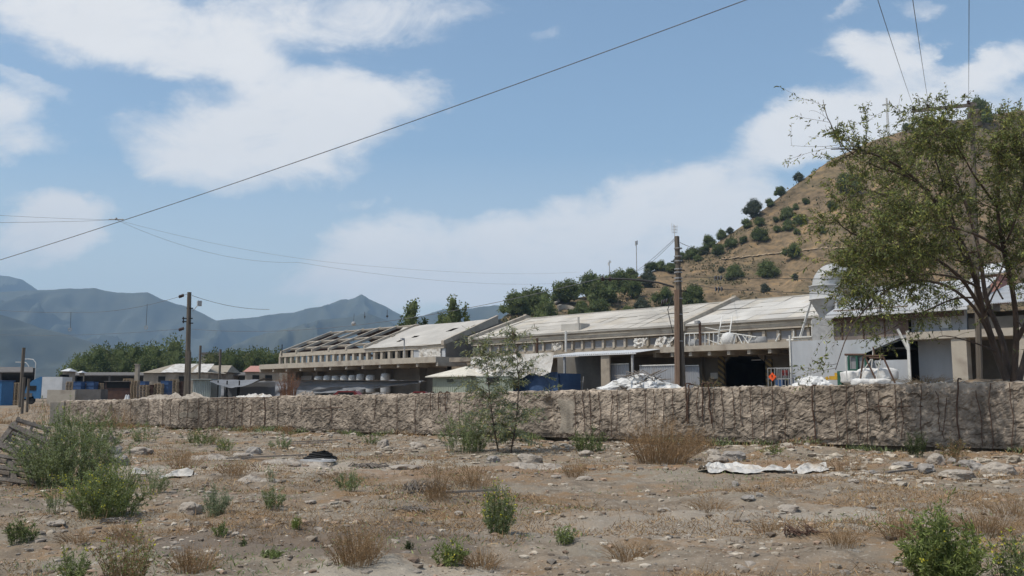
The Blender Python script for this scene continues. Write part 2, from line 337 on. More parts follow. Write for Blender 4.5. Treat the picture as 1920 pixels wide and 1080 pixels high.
# ------------------------------------------------------------------ terrain
WA = np.array([13.92, 24.1]); WB = np.array([-31.8, 63.0]); WD = (WB - WA) / np.linalg.norm(WB - WA); WLEN = float(np.linalg.norm(WB - WA)); WN = np.array([WD[1], -WD[0]])
if WN[1] < 0: WN = -WN                                    # points away from the camera
def wallcoord(x, y):
    return ((x - WA[0]) * WD[0] + (y - WA[1]) * WD[1]) / WLEN, (x - WA[0]) * WN[0] + (y - WA[1]) * WN[1]
def gz(x, y):
    x = np.asarray(x, float); y = np.asarray(y, float); t, s = wallcoord(x, y)
    base = -.62 * np.clip(t, -.4, 1.6) * sstep(-55, -5, s) * (1 - sstep(0, 12, s))
    r = np.hypot(x, y); near = 1 - sstep(60, 140, r)
    fg = .08 * fbm(x * .5, y * .5, 0, 4, 1) * near + .03 * fbm(x * 2.6, y * 2.6, 0, 4, 9, .6) * near
    band = np.exp(-((s + 3.2) / 2.2) ** 2)                        # broken ground in front of the wall
    fg = fg + band * (.10 + .13 * fbm(x * .8, y * .8, 0, 4, 21)) * near
    ditch = np.exp(-((s + .15) / .55) ** 2) * sstep(-.2, .35, vn(t * 23, 0, 0, 4)) * .3
    yard = sstep(.8, 3.6, s)
    z = base + fg * (1 - yard) - ditch
    z = z * (1 - yard) + .5 * yard
    berm = sstep(.9, 1.6, s) * (1 - sstep(6, 11, s)) * (1 - sstep(.06, .13, t)) * (1.45 + .12 * fbm(x, y, 0, 3, 31))
    return z + berm
def G(px, Y):
    """a point on the ground in the column px at depth Y"""
    x = (px - 960) / F * Y
    for _ in range(3):
        z = float(gz(x, Y)); depth = Y * math.cos(PITCH) + (z - EYE) * math.sin(PITCH); x = (px - 960) / F * depth
    return np.array([x, Y, float(gz(x, Y))])
def GP(px, py):
    """the point of the ground seen at a pixel"""
    d = ray(px, py); lo, hi = 3., 80.
    for Y in np.concatenate([np.arange(3, 30, .15), np.arange(30, 110, .5)]):
        p = d * (Y / d[1]); 
        if EYE + p[2] <= gz(p[0], p[1]): return np.array([p[0], p[1], float(gz(p[0], p[1]))])
    return G(px, 60)

rr = np.concatenate([np.array([.0, 1.2, 2.2]), 3 * np.exp(np.arange(0, math.log(75 / 3), .0068)), 75 * np.exp(np.arange(.02, math.log(6800 / 75), .09)), [6800]])
th = np.concatenate([np.arange(-38, 38, .16), np.arange(38, 322, 4.)]) ; th = np.radians(th)
RR, TH = np.meshgrid(rr, th, indexing='ij'); gx = RR * np.sin(TH); gy = RR * np.cos(TH); gzz = gz(gx, gy); nT = len(th)
mb = MB(); i = np.arange(len(rr) - 1)[:, None]; j = np.arange(nT)[None, :]; k = (j + 1) % nT
mb.add(np.stack([gx.ravel(), gy.ravel(), gzz.ravel()], 1), np.stack([i * nT + j, (i + 1) * nT + j, (i + 1) * nT + k, i * nT + k], -1).reshape(-1, 4)[:, ::-1])
def ground_mat():
    m = bpy.data.materials.new('dusty_soil'); m.use_nodes = True; N = m.node_tree.nodes; L = m.node_tree.links; p = N['Principled BSDF']
    p.inputs['Roughness'].default_value = 1; p.inputs['Specular IOR Level'].default_value = .1
    tc = N.new('ShaderNodeTexCoord')
    def nz(s, d=8, r=.65):
        n = N.new('ShaderNodeTexNoise'); n.inputs['Scale'].default_value = s; n.inputs['Detail'].default_value = d; n.inputs['Roughness'].default_value = r; L.new(tc.outputs['Object'], n.inputs[0]); return n.outputs[0]
    def mr(v, a, b, c=0., d=1.):
        n = N.new('ShaderNodeMapRange'); L.new(v, n.inputs[0]); n.inputs[1].default_value = a; n.inputs[2].default_value = b; n.inputs[3].default_value = c; n.inputs[4].default_value = d; return n.outputs[0]
    def mx(f, a, b):
        n = N.new('ShaderNodeMix'); n.data_type = 'RGBA'; L.new(f, n.inputs[0]); L.new(a, n.inputs[6])
        if isinstance(b, tuple): n.inputs[7].default_value = (*b, 1)
        else: L.new(b, n.inputs[7])
        return n.outputs[2]
    c = ramp(N, L, nz(2.2), [(.30, (.135, .106, .077)), (.5, (.22, .177, .133)), (.68, (.32, .27, .212))])
    c = mx(mr(nz(.30, 5), .50, .64), c, (.25, .22, .175))
    c = mx(mr(nz(.55, 8, .75), .49, .60, 0, .85), c, (.22, .138, .072))          # dry orange ground litter
    c = mx(mr(nz(6.5, 4), .60, .70, 0, .8), c, (.42, .385, .33))              # pale crusts
    c = mx(mr(nz(24, 3), .60, .72, 0, .7), c, (.47, .43, .38))
    c = mx(mr(nz(16, 3), .62, .72, 0, .8), c, (.12, .09, .065))
    for (px_, py_, rx, ry, colr, st) in ((640, 1000, 2.6, 1.6, (.155, .125, .10), .8), (760, 1070, 1.2, .5, (.38, .34, .28), .7), (520, 870, 5., 2.4, (.38, .335, .28), .6), (1300, 985, 3.2, 1.4, (.34, .30, .25), .5), (1720, 960, 2.6, 1., (.34, .30, .25), .5), (900, 890, 3, 1.8, (.23, .14, .08), .6), (1500, 880, 6, 1., (.26, .16, .09), .6)):
        g = GP(px_, py_); q = N.new('ShaderNodeMapping'); q.vector_type = 'TEXTURE'; q.inputs['Location'].default_value = (g[0], g[1], 0); q.inputs['Scale'].default_value = (rx, ry, 50); L.new(tc.outputs['Object'], q.inputs[0])
        ln = N.new('ShaderNodeVectorMath'); ln.operation = 'LENGTH'; L.new(q.outputs[0], ln.inputs[0]); ad = N.new('ShaderNodeMath'); ad.operation = 'ADD'; L.new(ln.outputs['Value'], ad.inputs[0]); L.new(mr(nz(1.6, 6), .3, .7, -.45, .45), ad.inputs[1])
        c = mx(mr(ad.outputs[0], 1.05, .7, 0, st), c, colr)
    L.new(c, p.inputs['Base Color'])
    b = N.new('ShaderNodeBump'); b.inputs['Strength'].default_value = .7; b.inputs['Distance'].default_value = .06; L.new(nz(14, 6, .7), b.inputs['Height']); L.new(b.outputs[0], p.inputs['Normal'])
    return m
setting('ground', mb, ground_mat())

# ------------------------------------------------------------------ hill behind the warehouse
RID = np.array([(880, 640, 235), (930, 606, 240), (960, 585, 250), (1040, 566, 265), (1100, 556, 280), (1180, 524, 300), (1260, 494, 315), (1340, 458, 325), (1390, 424, 330),
                (1450, 378, 340), (1500, 340, 345), (1560, 298, 350), (1640, 262, 355), (1700, 243, 360), (1760, 232, 365), (1850, 215, 380), (1920, 205, 395),
                (2100, 180, 430), (2400, 150, 500), (2900, 190, 600), (3400, 400, 650)], float)
def hillpt(px, t):
    """t: 0 foot, 1 crest, 2 far foot"""
    px = np.asarray(px, float); t = np.asarray(t, float)
    py = np.interp(px, RID[:, 0], RID[:, 1]); Yc = np.interp(px, RID[:, 0], RID[:, 2])
    b = (540 - py) / F; zc = (math.sin(PITCH) + b * math.cos(PITCH)) / (math.cos(PITCH) - b * math.sin(PITCH)) * Yc + EYE
    tt = np.clip(t, 0, 1); Y = Yc * (.50 + .50 * tt) + np.maximum(t - 1, 0) * Yc * .6
    prof = .25 * tt + .75 * tt ** 1.55
    back = 1 - .95 * sstep(1.12, 2, t)
    z = .3 + (zc - .3) * prof * back
    x = (px - 960) / F * (Y * math.cos(PITCH) + (z - EYE) * math.sin(PITCH))
    am = (zc * .06 + .4) * np.sin(np.pi * np.clip(tt, 0, 1)) + .25
    z = z + am * (fbm(x * .022, Y * .022, 0, 4, 77)) + am * .16 * fbm(x * .17, Y * .17, 0, 4, 5) - am * .35 * np.abs(fbm(x * .035 + .4 * tt, tt * .8, 0, 3, 15))
    return x, Y, z
def hill_at(px, py):
    ts = np.linspace(0.02, 1.0, 240); x, Y, z = hillpt(np.full(240, px), ts)
    dep = Y * math.cos(PITCH) + (z - EYE) * math.sin(PITCH); up = (z - EYE) * math.cos(PITCH) - Y * math.sin(PITCH); yy = 540 - F * up / dep
    i = int(np.argmax(yy <= py)) if (yy <= py).any() else 239
    return np.array([x[i], Y[i], z[i]])
mb = MB(); pxs = np.concatenate([np.linspace(880, 2000, 330), np.linspace(2010, 3400, 70)]); tsx = np.concatenate([np.linspace(0, 1.06, 150), np.linspace(1.1, 2, 14)])
A, B = np.meshgrid(pxs, tsx, indexing='ij'); x, Y, z = hillpt(A.ravel(), B.ravel()); nv = len(tsx)
z[(B.ravel() == 0)] = .2
i = np.arange(len(pxs) - 1)[:, None]; j = np.arange(nv - 1)[None, :]
mb.add(np.stack([x, Y, z], 1), np.stack([i * nv + j, (i + 1) * nv + j, (i + 1) * nv + j + 1, i * nv + j + 1], -1).reshape(-1, 4))
hm = M('dry_hillside', (.225, .165, .104), (.132, .10, .066), .035, bump=.9, stain=(.14, .115, .07), stain_scale=.05, bscale=.6)
def hill_mat(m):
    N = m.node_tree.nodes; L = m.node_tree.links; p = N['Principled BSDF']; src = p.inputs['Base Color'].links[0].from_socket
    tc = N.new('ShaderNodeTexCoord'); n = N.new('ShaderNodeTexNoise'); n.inputs['Scale'].default_value = .25; n.inputs['Detail'].default_value = 9; n.inputs['Roughness'].default_value = .75; L.new(tc.outputs['Object'], n.inputs[0])
    c = ramp(N, L, n.outputs[0], [(.36, (.42, .43, .40)), (.5, (.9, .9, .9)), (.66, (1.5, 1.35, 1.1))])
    mx = N.new('ShaderNodeMix'); mx.data_type = 'RGBA'; mx.blend_type = 'MULTIPLY'; mx.inputs[0].default_value = 1; L.new(src, mx.inputs[6]); L.new(c, mx.inputs[7]); L.new(mx.outputs[2], p.inputs['Base Color'])
    p.inputs['Specular IOR Level'].default_value = .05
hill_mat(hm); setting('hill', mb, hm)
mbs = MB(); n = 22000; PX = rng.uniform(930, 2000, n); TT_ = rng.uniform(.05, 1.0, n); X_, Y_, Z_ = hillpt(PX, TT_); f_ = fbm(X_ * .03, Y_ * .03, 0, 4, 171); ok = rng.random(n) < .06 + sstep(0, .55, f_); X_, Y_, Z_ = X_[ok], Y_[ok], Z_[ok]; n = len(X_)
for k in range(3): leaves(mbs, np.stack([X_ + rng.normal(0, .5, n), Y_ + rng.normal(0, .5, n), Z_ - .1], 1), np.stack([rng.normal(0, .7, n), rng.normal(0, .7, n), .5 + rng.random(n)], 1), .35 + .7 * rng.random(n) ** 2, .6, pick([(.11, .105, .055), (.15, .125, .07), (.08, .09, .045), (.20, .16, .09)], n, .2))
# terrace track across the slope
mb = MB(); tr = np.array([hill_at(px, py) for px, py in zip(np.linspace(1350, 1600, 60), np.interp(np.linspace(1350, 1600, 60), [1350, 1400, 1480, 1530, 1600], [488, 483, 473, 468, 466]))])
up = np.array([0, 0, .35]); off = np.array([0, -1., 0]); w = 1 + .5 * vn(np.arange(60) * .7, 0)
V = np.concatenate([tr + up, tr + up + off * w[:, None] - np.array([0, 0, .3])]); i = np.arange(59)
mb.add(V, np.stack([i, i + 1, i + 61, i + 60], 1)); setting('hillside_scrub', mbs, MT['leaf'], 'stuff', False, 'low dry scrub scattered over the brown hillside', 'scrub'); setting('hillside_path', mb, M('pale_track', (.36, .27, .18), (.28, .21, .14), .5))

# ------------------------------------------------------------------ far mountains
def mountain(name, pts, Yd, depth, seed, mt):
    pts = np.array(pts, float); n = 260; px = np.linspace(pts[0, 0], pts[-1, 0], n); py = np.interp(px, pts[:, 0], pts[:, 1]) + .9 * fbm(px * .06, 0, 0, 3, seed)
    b = (540 - py) / F; zc = (math.sin(PITCH) + b * math.cos(PITCH)) / (math.cos(PITCH) - b * math.sin(PITCH)) * Yd + EYE; x0 = (px - 960) / F * Yd * 1.01
    ts = np.concatenate([np.linspace(0, 1, 60), np.linspace(1.1, 2, 8)]); mb = MB(); nv = len(ts)
    X = np.repeat(x0, nv); Z = np.repeat(zc, nv); T = np.tile(ts, n); tt = np.minimum(T, 1); Yy = Yd - depth * (1 - tt) + np.maximum(T - 1, 0) * depth
    prof = tt ** 1.25 * (1 - sstep(1, 2, T)); rid = 1 - np.abs(fbm(X / depth * 3.5 + .7 * tt, tt * 1.3, 0, 4, seed)) * 2.2
    z = Z * prof + Z * .36 * rid * np.sin(np.pi * tt) * (T < 1) * .8; z = np.maximum(z, -1) ; z[T == 0] = -1
    i = np.arange(n - 1)[:, None]; j = np.arange(nv - 1)[None, :]
    mb.add(np.stack([X, Yy, z], 1), np.stack([i * nv + j, (i + 1) * nv + j, (i + 1) * nv + j + 1, i * nv + j + 1], -1).reshape(-1, 4)); setting(name, mb, mt)
mm = M('mountain_scrub', (.07, .072, .045), (.02, .026, .018), .006, bump=.0)
mountain('far_mountain', [(-700, 560), (-300, 530), (0, 516), (25, 520), (45, 524), (70, 543), (150, 556), (250, 600), (330, 700)], 5600, 900, 3, mm)
mountain('mountain_range', [(-700, 600), (-300, 562), (0, 548), (60, 545), (130, 541), (180, 541), (225, 549), (278, 548), (310, 563), (360, 577), (408, 600), (440, 597), (530, 640), (600, 700)], 4300, 1100, 11, mm)
mountain('mountain_peak', [(330, 690), (400, 612), (440, 599), (500, 592), (530, 587), (555, 586), (580, 579), (612, 574), (640, 562), (655, 562), (668, 557), (679, 551), (692, 560), (720, 572), (752, 590), (768, 597), (800, 610), (860, 640)], 4600, 1100, 19, mm)
mountain('mountain_shoulder', [(700, 680), (765, 600), (792, 592), (830, 580), (880, 578), (927, 572), (950, 576), (1010, 590), (1100, 600), (1300, 640), (1500, 720)], 4000, 900, 23, mm)
mountain('foothill', [(-800, 560), (-200, 560), (0, 588), (60, 610), (110, 622), (170, 642), (260, 660), (380, 720)], 2500, 900, 31, mm)
mountain('foothill_spur', [(330, 720), (440, 655), (520, 622), (600, 600), (650, 596), (690, 587), (735, 603), (780, 630), (860, 700)], 3300, 800, 37, mm)

# ------------------------------------------------------------------ trees
def crown_mb(lobes, nleaf, ls, cols, core=.78):
    mb = MB(); tot = sum(l[3] ** 2 for l in lobes)
    for (x, y, z, r, *q) in lobes:
        rz = q[0] if q else 1.0; n = max(20, int(nleaf * r * r / tot)); d = rng.normal(size=(n, 3)); d /= np.linalg.norm(d, axis=1, keepdims=True)
        d[:, 2] = np.where(d[:, 2] < -.45, -d[:, 2], d[:, 2])
        rad = r * (.60 + .50 * rng.random(n) ** .7 + .38 * fbm(d[:, 0] * 2.2 + x, d[:, 1] * 2.2 + y, d[:, 2] * 2.2 + z, 2, 41))
        Pn = d * rad[:, None] * np.array([1, 1, rz]) + np.array([x, y, z])
        D = d + rng.normal(0, .8, (n, 3)); leaves(mb, Pn, D, ls * (.7 + .8 * rng.random(n)), ls * .75, pick(cols, n))
        V, Fc = ICO2; nn = fbm(V[:, 0] * 2.1 + x, V[:, 1] * 2.1 + y, V[:, 2] * 2.1 + z, 3, 8)
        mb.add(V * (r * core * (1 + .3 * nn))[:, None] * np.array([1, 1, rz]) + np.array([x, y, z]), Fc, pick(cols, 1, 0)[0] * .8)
    return mb
def trunk_mb(h, r, fork=3, top=None):
    mb = MB(); top = top or h * .55; tube(mb, [(0, 0, -.6), (.03 * h, 0, h * .2), (0, .02 * h, top * .6)], [r, r * .8, r * .6], 7)
    for k in range(fork):
        a = k * 2 * math.pi / fork + .5; tube(mb, [(0, .01 * h, top * .5), (math.cos(a) * h * .1, math.sin(a) * h * .1, top * .85), (math.cos(a) * h * .22, math.sin(a) * h * .22, top * 1.15)], [r * .55, r * .4, r * .2], 5)
    return mb
DG = [(.105, .135, .046), (.13, .16, .058), (.155, .185, .068), (.18, .21, .085)]
GG = [(.09, .105, .07), (.11, .125, .085), (.075, .09, .055)]
LG = [(.09, .12, .038), (.115, .145, .048), (.07, .095, .032), (.14, .15, .06)]
protos = []
def proto(name, label, cat, lobes, nleaf, ls, cols, h, r):
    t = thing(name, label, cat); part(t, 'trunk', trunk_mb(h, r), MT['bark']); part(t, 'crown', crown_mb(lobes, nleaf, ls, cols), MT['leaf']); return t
def lobes_round(n, seed, w=1., hgt=.8):
    r = np.random.default_rng(seed); L = [(0, 0, hgt * .62, .33 * w), (0, 0, hgt * .3, .34 * w)]
    for k in range(n):
        a = k * 2 * math.pi / n + r.random(); q = .27 + .1 * r.random(); L.append((math.cos(a) * q * w, math.sin(a) * q * w, hgt * (.30 + .38 * r.random()), (.19 + .10 * r.random()) * w)); L.append((math.cos(a + .5) * q * w * .85, math.sin(a + .5) * q * w * .85, hgt * .17, .17 * w))
    return L
def lobes_clump(seed):
    r = np.random.default_rng(seed); L = [(0, 0, .34, .30), ((r.random() - .5) * .2, (r.random() - .5) * .2, .5, .24)]
    for q in range(11): a = r.random() * 6.28; d_ = .40 * r.random() ** .6; L.append((math.cos(a) * d_, math.sin(a) * d_, .14 + .56 * r.random() * (1 - d_ * 1.1), .11 + .09 * r.random()))
    return L
BUSH = []
for k in range(6):                                                          # unit sized (about 1 m wide); scaled when placed
    t = thing('hill_tree', '', 'tree'); cols = (DG, DG + LG, DG, LG + DG, GG, LG)[k]
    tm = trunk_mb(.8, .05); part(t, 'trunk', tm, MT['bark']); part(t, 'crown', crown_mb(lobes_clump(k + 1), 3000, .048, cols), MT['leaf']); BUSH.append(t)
for k in range(3):
    t = thing('hill_tree', '', 'tree'); Lb = []; r = np.random.default_rng(50 + k)
    for q in range(16): a = r.random() * 6.28; d_ = .36 * r.random() ** .5; hz_ = .22 + .55 * r.random() * (1 - d_ * 1.2); Lb.append((math.cos(a) * d_, math.sin(a) * d_, hz_, .13 + .07 * r.random()))
    Lb.append((0, 0, .4, .32)); part(t, 'trunk', trunk_mb(.8, .03), MT['bark']); part(t, 'crown', crown_mb(Lb, 5200, .030, (DG, LG, DG + LG)[k]), MT['leaf']); BUSH.append(t)
HT = [  # px, base py, width px, kind, label, group
 (968, 590, 46, 0), (1003, 584, 50, 1), (1019, 606, 46, 2), (1061, 570, 44, 3), (1104, 560, 44, 0), (1132, 572, 46, 1), (1092, 588, 26, 2), (1122, 600, 40, 3), (1150, 545, 34, 5),
 (1168, 540, 38, 2), (1185, 514, 22, 0), (1188, 560, 34, 1), (1213, 540, 32, 4), (1220, 508, 20, 5), (1238, 508, 20, 0), (1259, 512, 20, 3), (1299, 572, 46, 5), (1246, 575, 34, 1),
 (1278, 482, 16, 2), (1297, 487, 26, 1), (1330, 463, 26, 0), (1322, 478, 20, 5), (1347, 479, 24, 3), (1355, 441, 22, 2), (1371, 466, 24, 1), (1368, 426, 15, 4),
 (1395, 457, 15, 5), (1412, 402, 36, 4), (1402, 428, 20, 0), (1424, 425, 20, 3), (1422, 452, 32, 5), (1378, 524, 30, 0), (1438, 519, 38, 2), (1487, 485, 34, 1), (1491, 525, 13, 4),
 (1445, 388, 17, 0), (1463, 364, 22, 3), (1499, 337, 21, 4), (1455, 418, 14, 5), (1477, 411, 26, 0), (1476, 433, 24, 2), (1500, 422, 26, 1), (1457, 436, 14, 3), (1493, 393, 14, 2), (1511, 384, 15, 5),
 (1494, 440, 14, 0), (1592, 365, 44, 3), (1434, 548, 20, 4), (1205, 588, 28, 4), (1560, 395, 20, 5), (1540, 440, 16, 2), (1700, 247, 20, 3), (1735, 244, 16, 0), (1842, 232, 56, 2),
 (1352, 512, 14, 4), (1180, 600, 26, 2), (1075, 600, 20, 5), (1310, 490, 16, 0), (1270, 496, 18, 4), (1236, 488, 12, 1)]
HLAB = {968: 'leftmost large dark tree at the low left end of the hill', 1003: 'broad dark tree second from the left end of the hill crest', 1019: 'dark round tree just behind the left end of the warehouse roof',
 1061: 'dark tree beside the pale steps at the low end of the hill', 1299: 'wide green tree behind the brown pole at the roof ridge', 1412: 'grey green tree standing biggest on the upper crest line',
 1378: 'tall dark bush alone on the brown slope left of the other lone bushes', 1438: 'broad dark bush alone on the open slope above the warehouse roof', 1487: 'round dark bush on the slope just under the pale track',
 1491: 'tiny bush low on the bare slope near the dust cyclone', 1499: 'lone bush on the steep bare crest below the cross', 1463: 'low bush on the crest second below the lone top one', 1592: 'dark bush high on the slope behind the leafy near tree',
 1842: 'large round tree on the hilltop behind the wooden crossarm', 1700: 'low bush on the summit right of the white cross', 1735: 'small bush on the flat summit, right of the bush by the cross'}
ordw = ['first', 'second', 'third', 'fourth', 'fifth', 'sixth', 'seventh', 'eighth', 'ninth', 'tenth', 'eleventh', 'twelfth', 'thirteenth', 'fourteenth', 'fifteenth', 'sixteenth', 'seventeenth', 'eighteenth', 'nineteenth', 'twentieth', 'twenty-first', 'twenty-second', 'twenty-third', 'twenty-fourth', 'twenty-fifth']
def zone(px, py):
    if px < 1215: return 'small green tree in the low left hillside thicket'
    if px < 1340: return 'small green tree on the hill behind the brown pole'
    if px < 1440: return 'dark green bush on the slope above the roof'
    return 'green bush on the steep upper slope'
cnt = {}
for (px, py, w, k) in sorted(HT):
    p = hill_at(px, py); s = px2m(w, p[1]) * (1.38 if px < 1270 else 1.16)
    if px in HLAB: lab = HLAB[px]
    else:
        zn = zone(px, py); cnt[zn] = cnt.get(zn, 0) + 1; lab = zn + ', ' + ordw[cnt[zn] - 1] + ' from the left'
    dup(BUSH[k], tuple(p - np.array([0, 0, .1 * s])), random.random() * 6.3, lab, (s, s, s * random.uniform(1.0, 1.25)), 'trees and bushes on the brown hill')
LT = [(148, 716, 52, 78), (180, 716, 58, 92), (216, 716, 64, 100), (256, 716, 62, 96), (312, 716, 74, 112), (285, 718, 44, 84), (345, 716, 46, 70), (415, 716, 60, 90), (452, 718, 66, 92), (496, 718, 62, 94), (530, 718, 50, 84)]
LTL = ['leftmost tree of the dark row beyond the yard shed', 'second tree of the row behind the blue stacks', 'third tree of the row behind the brown container', 'bushy tree of the row left of the tallest one',
       'tallest tree of the row, left of the near grey pole', 'lower tree tucked left of the tallest one in the row', 'dark tree directly behind the near grey pole', 'pale green tree right of the grey pole, over the tan roof', 'full green tree behind the pink roof, widest there',
       'green tree at the far left corner of the open roof frame', 'low green tree seen through the empty clerestory bays']
for n, (px, py, w, h) in enumerate(LT):
    Y = 200 + 9 * (n % 3); p = P(px, 745, Y); s = px2m(w, Y) * 1.7; hh = px2m(h, Y) * 1.28
    dup(BUSH[(6, 8, 7, 8, 6, 8, 7, 7, 7, 7, 7)[n]], (p[0], Y, .5), n * 1.3, LTL[n], (s, s, hh), 'trees beyond the yard')
NT = [(88, 26, 52, 150, 'low dark tree just behind the blue truck cab'), (140, 24, 46, 152, 'small green shrub tree behind the pallet and blue crates'), (168, 22, 44, 152, 'small shrub tree between the two blue crate stacks'), (213, 40, 52, 150, 'dark shrub tree over the brown container'), (438, 56, 60, 150, 'dark small tree left of the pink roofed house')]
for n, (px, w, h, Y, lab) in enumerate(NT):
    p = P(px, 745, Y); s = px2m(w, Y) * 1.35; dup(BUSH[6 + n % 3], (p[0], Y, .5), n * 2.1, lab, (s, s, px2m(h, Y)), 'low trees in the yard')
for t in BUSH:                                                              # drop the sources
    for ch in list(t.children): bpy.data.objects.remove(ch)
    bpy.data.objects.remove(t)
def poplar(px, topy, w, Y, lab, nl=1400):
    h = EYE + (740 - topy) / F * Y * 1.02; p = P(px, 745, Y); W = px2m(w, Y); t = thing('poplar_tree', lab, 'tree', (p[0], Y, .4), 'tall trees behind the warehouse')
    b = ORG[t.name]; mbt = MB(); tube(mbt, [b, b + (0, 0, h * .5), b + (0, 0, h * .9)], [.3, .2, .06], 6); part(t, 'trunk', mbt, MT['bark'])
    r = np.random.default_rng(int(px)); L = []
    for k in range(9):
        f = k / 8; L.append((p[0] + (r.random() - .5) * W * .6 * (1 - f * .8), Y + (r.random() - .5) * W * .5, h * (.5 + .44 * f), W * (.55 - .36 * f), 1.5))
    part(t, 'crown', crown_mb(L, nl, px2m(4.2, Y), DG + LG[:1], .7), MT['leaf'])
poplar(771, 563, 46, 150, 'tall pointed tree behind the old roof, left of the pair', 1500); poplar(795, 598, 26, 152, 'short round tree touching the right side of the tall pointed tree', 600)
poplar(748, 608, 30, 150, 'low tree at the left foot of the tall pointed tree', 500); poplar(848, 560, 50, 150, 'broad pointed tree behind the roof ridge', 1600); poplar(872, 570, 22, 150, 'slim tree on the right flank of the broad pointed tree', 500)
poplar(822, 592, 30, 152, 'low tree on the left flank of the broad pointed tree', 500)

# ------------------------------------------------------------------ warehouse frame: u runs along the front to the far left, v goes back, z up
O2 = np.array([18.8, 60.0]); DU = np.array([-.70711, .70711]); DV = np.array([.70711, .70711]); YZ = .5
def W(u, v, z): return np.array([O2[0] + DU[0] * u + DV[0] * v, O2[1] + DU[1] * u + DV[1] * v, z])
def WV(A):
    A = np.asarray(A, float); return np.stack([O2[0] + DU[0] * A[:, 0] + DV[0] * A[:, 1], O2[1] + DU[1] * A[:, 0] + DV[1] * A[:, 1], A[:, 2]], 1)
def UZ(px, py, v):
    d = ray(px, py); o = W(0, v, 0)[:2]; t = (np.dot(o, DV)) / np.dot(d[:2], DV); q = d * t
    return float(np.dot(q[:2] - o, DU)), float(EYE + q[2])
def U(px, v, py=650): return UZ(px, py, v)[0]
def Z(px, py, v): return UZ(px, py, v)[1]
def wb(mb, u0, u1, v0, v1, z0, z1, col=None): return mb.add(WV(boxv(u0, u1, v0, v1, z0, z1)), BOXF, col)
def wq(mb, quad, th=.06, col=None):
    """a slab with thickness from four (u,v,z) corners"""
    q = np.asarray(quad, float); n = np.cross(q[1] - q[0], q[3] - q[0]); n /= np.linalg.norm(n); q2 = q - n * th; return mb.add(WV(np.vstack([q, q2])), [[0, 1, 2, 3], [7, 6, 5, 4], [0, 4, 5, 1], [1, 5, 6, 2], [2, 6, 7, 3], [3, 7, 4, 0]], col)
def wbar(mb, a, b, w, h=None): return bar(mb, W(*a), W(*b), w, h)
def wsheet(mb, c00, c10, c11, c01, nu, nv, amp, freq, seed, sag=0.):
    """a rippled sheet between four (u,v,z) corners"""
    a, b, c, d = [W(*q) for q in (c00, c10, c11, c01)]
    def f(u, v):
        p = a * ((1 - u) * (1 - v))[:, None] + b * (u * (1 - v))[:, None] + c * (u * v)[:, None] + d * ((1 - u) * v)[:, None]
        n = fbm(u * freq, v * freq * .5, 0, 3, seed) * amp; p[:, 0] += -n * .7; p[:, 1] += -n * .7; p[:, 2] -= sag * 4 * u * (1 - u) * np.sqrt(v + .01); p[:, 2] += .4 * amp * fbm(u * freq * 1.7, v * freq, 0, 2, seed + 3); return p
    return grid(mb, nu, nv, f)
def corr(mb, u0, u1, v, z0, z1, pitch=.2, amp=.03):
    n = max(6, int(abs(u1 - u0) / pitch * 4)); us = np.linspace(u0, u1, n + 1); vv = v + amp * np.array([0, 1, 0, -1])[np.arange(n + 1) % 4]
    A = np.array([[a, b, z] for a, b in zip(us, vv) for z in (z0, z1)]); i = np.arange(n) * 2; mb.add(WV(A), np.stack([i, i + 2, i + 3, i + 1], 1))
    A[:, 1] += .02; mb.add(WV(A), np.stack([i, i + 1, i + 3, i + 2], 1)); return mb

CZ0 = 4.55; CZ1 = 5.0; EV = 7.0; RG = 9.75; V1 = 4.0; VR = V1 + 7.4; VB = VR + 7.4      # canopy slab, eave, ridge heights; clerestory, ridge, back planes
CZ0 = Z(1400, 655, 0); CZ1 = CZ0 + .42
EV = Z(1285, 610, V1); uE_l = U(887, V1, 639); uDiv = U(1285, V1, 610); uR = U(1560, V1, 592)
RG = Z(1370, 566, VR)
# ---- right warehouse
wh = thing('warehouse', 'long low concrete warehouse with chalky sloping roof, dark loading doorway and dock canopy', 'warehouse', tuple(W((uE_l + uR) / 2, V1, YZ)))
uDa, uDb = U(1436, V1), U(1356, V1); zD = Z(1400, 662, V1)
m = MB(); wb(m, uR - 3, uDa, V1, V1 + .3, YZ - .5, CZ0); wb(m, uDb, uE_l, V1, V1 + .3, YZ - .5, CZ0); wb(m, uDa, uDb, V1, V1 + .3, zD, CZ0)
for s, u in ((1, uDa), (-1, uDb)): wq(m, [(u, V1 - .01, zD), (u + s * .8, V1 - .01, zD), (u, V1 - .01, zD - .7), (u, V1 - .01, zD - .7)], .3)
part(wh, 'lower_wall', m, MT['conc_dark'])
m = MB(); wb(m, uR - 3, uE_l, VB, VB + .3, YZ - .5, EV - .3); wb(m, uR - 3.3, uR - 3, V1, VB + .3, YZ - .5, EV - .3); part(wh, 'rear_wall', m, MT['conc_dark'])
m = MB(); wb(m, uR - 3, uE_l, V1 + .4, VB - .1, CZ0 - .2, CZ0 - .05); part(wh, 'upper_floor', m, MT['conc_dark'])
m = MB(); wb(m, uDa + .05, uDb - .05, V1 + 6, V1 + 6.2, YZ, zD); part(wh, 'shade_backing', m, MT['dark'])  # near-black sheet behind the doorway, its colour standing in for the shade inside
zs = EV - .55; zw1 = Z(1115, 638, V1); zw0 = Z(1115, 654, V1)
m = MB(); wb(m, uR - 3, uE_l, V1 - .12, V1 + .3, zs, EV); part(wh, 'eave_beam', m, MT['conc_light'])
m = MB(); wb(m, uR - 3, uE_l, V1 - .24, V1 + .2, zs - .16, zs - .04); part(wh, 'ledge', m, MT['conc_light'])
m = MB(); wb(m, uR - 3, uE_l, V1, V1 + .3, zw1, zs - .21); part(wh, 'lintel', m, MT['conc'])
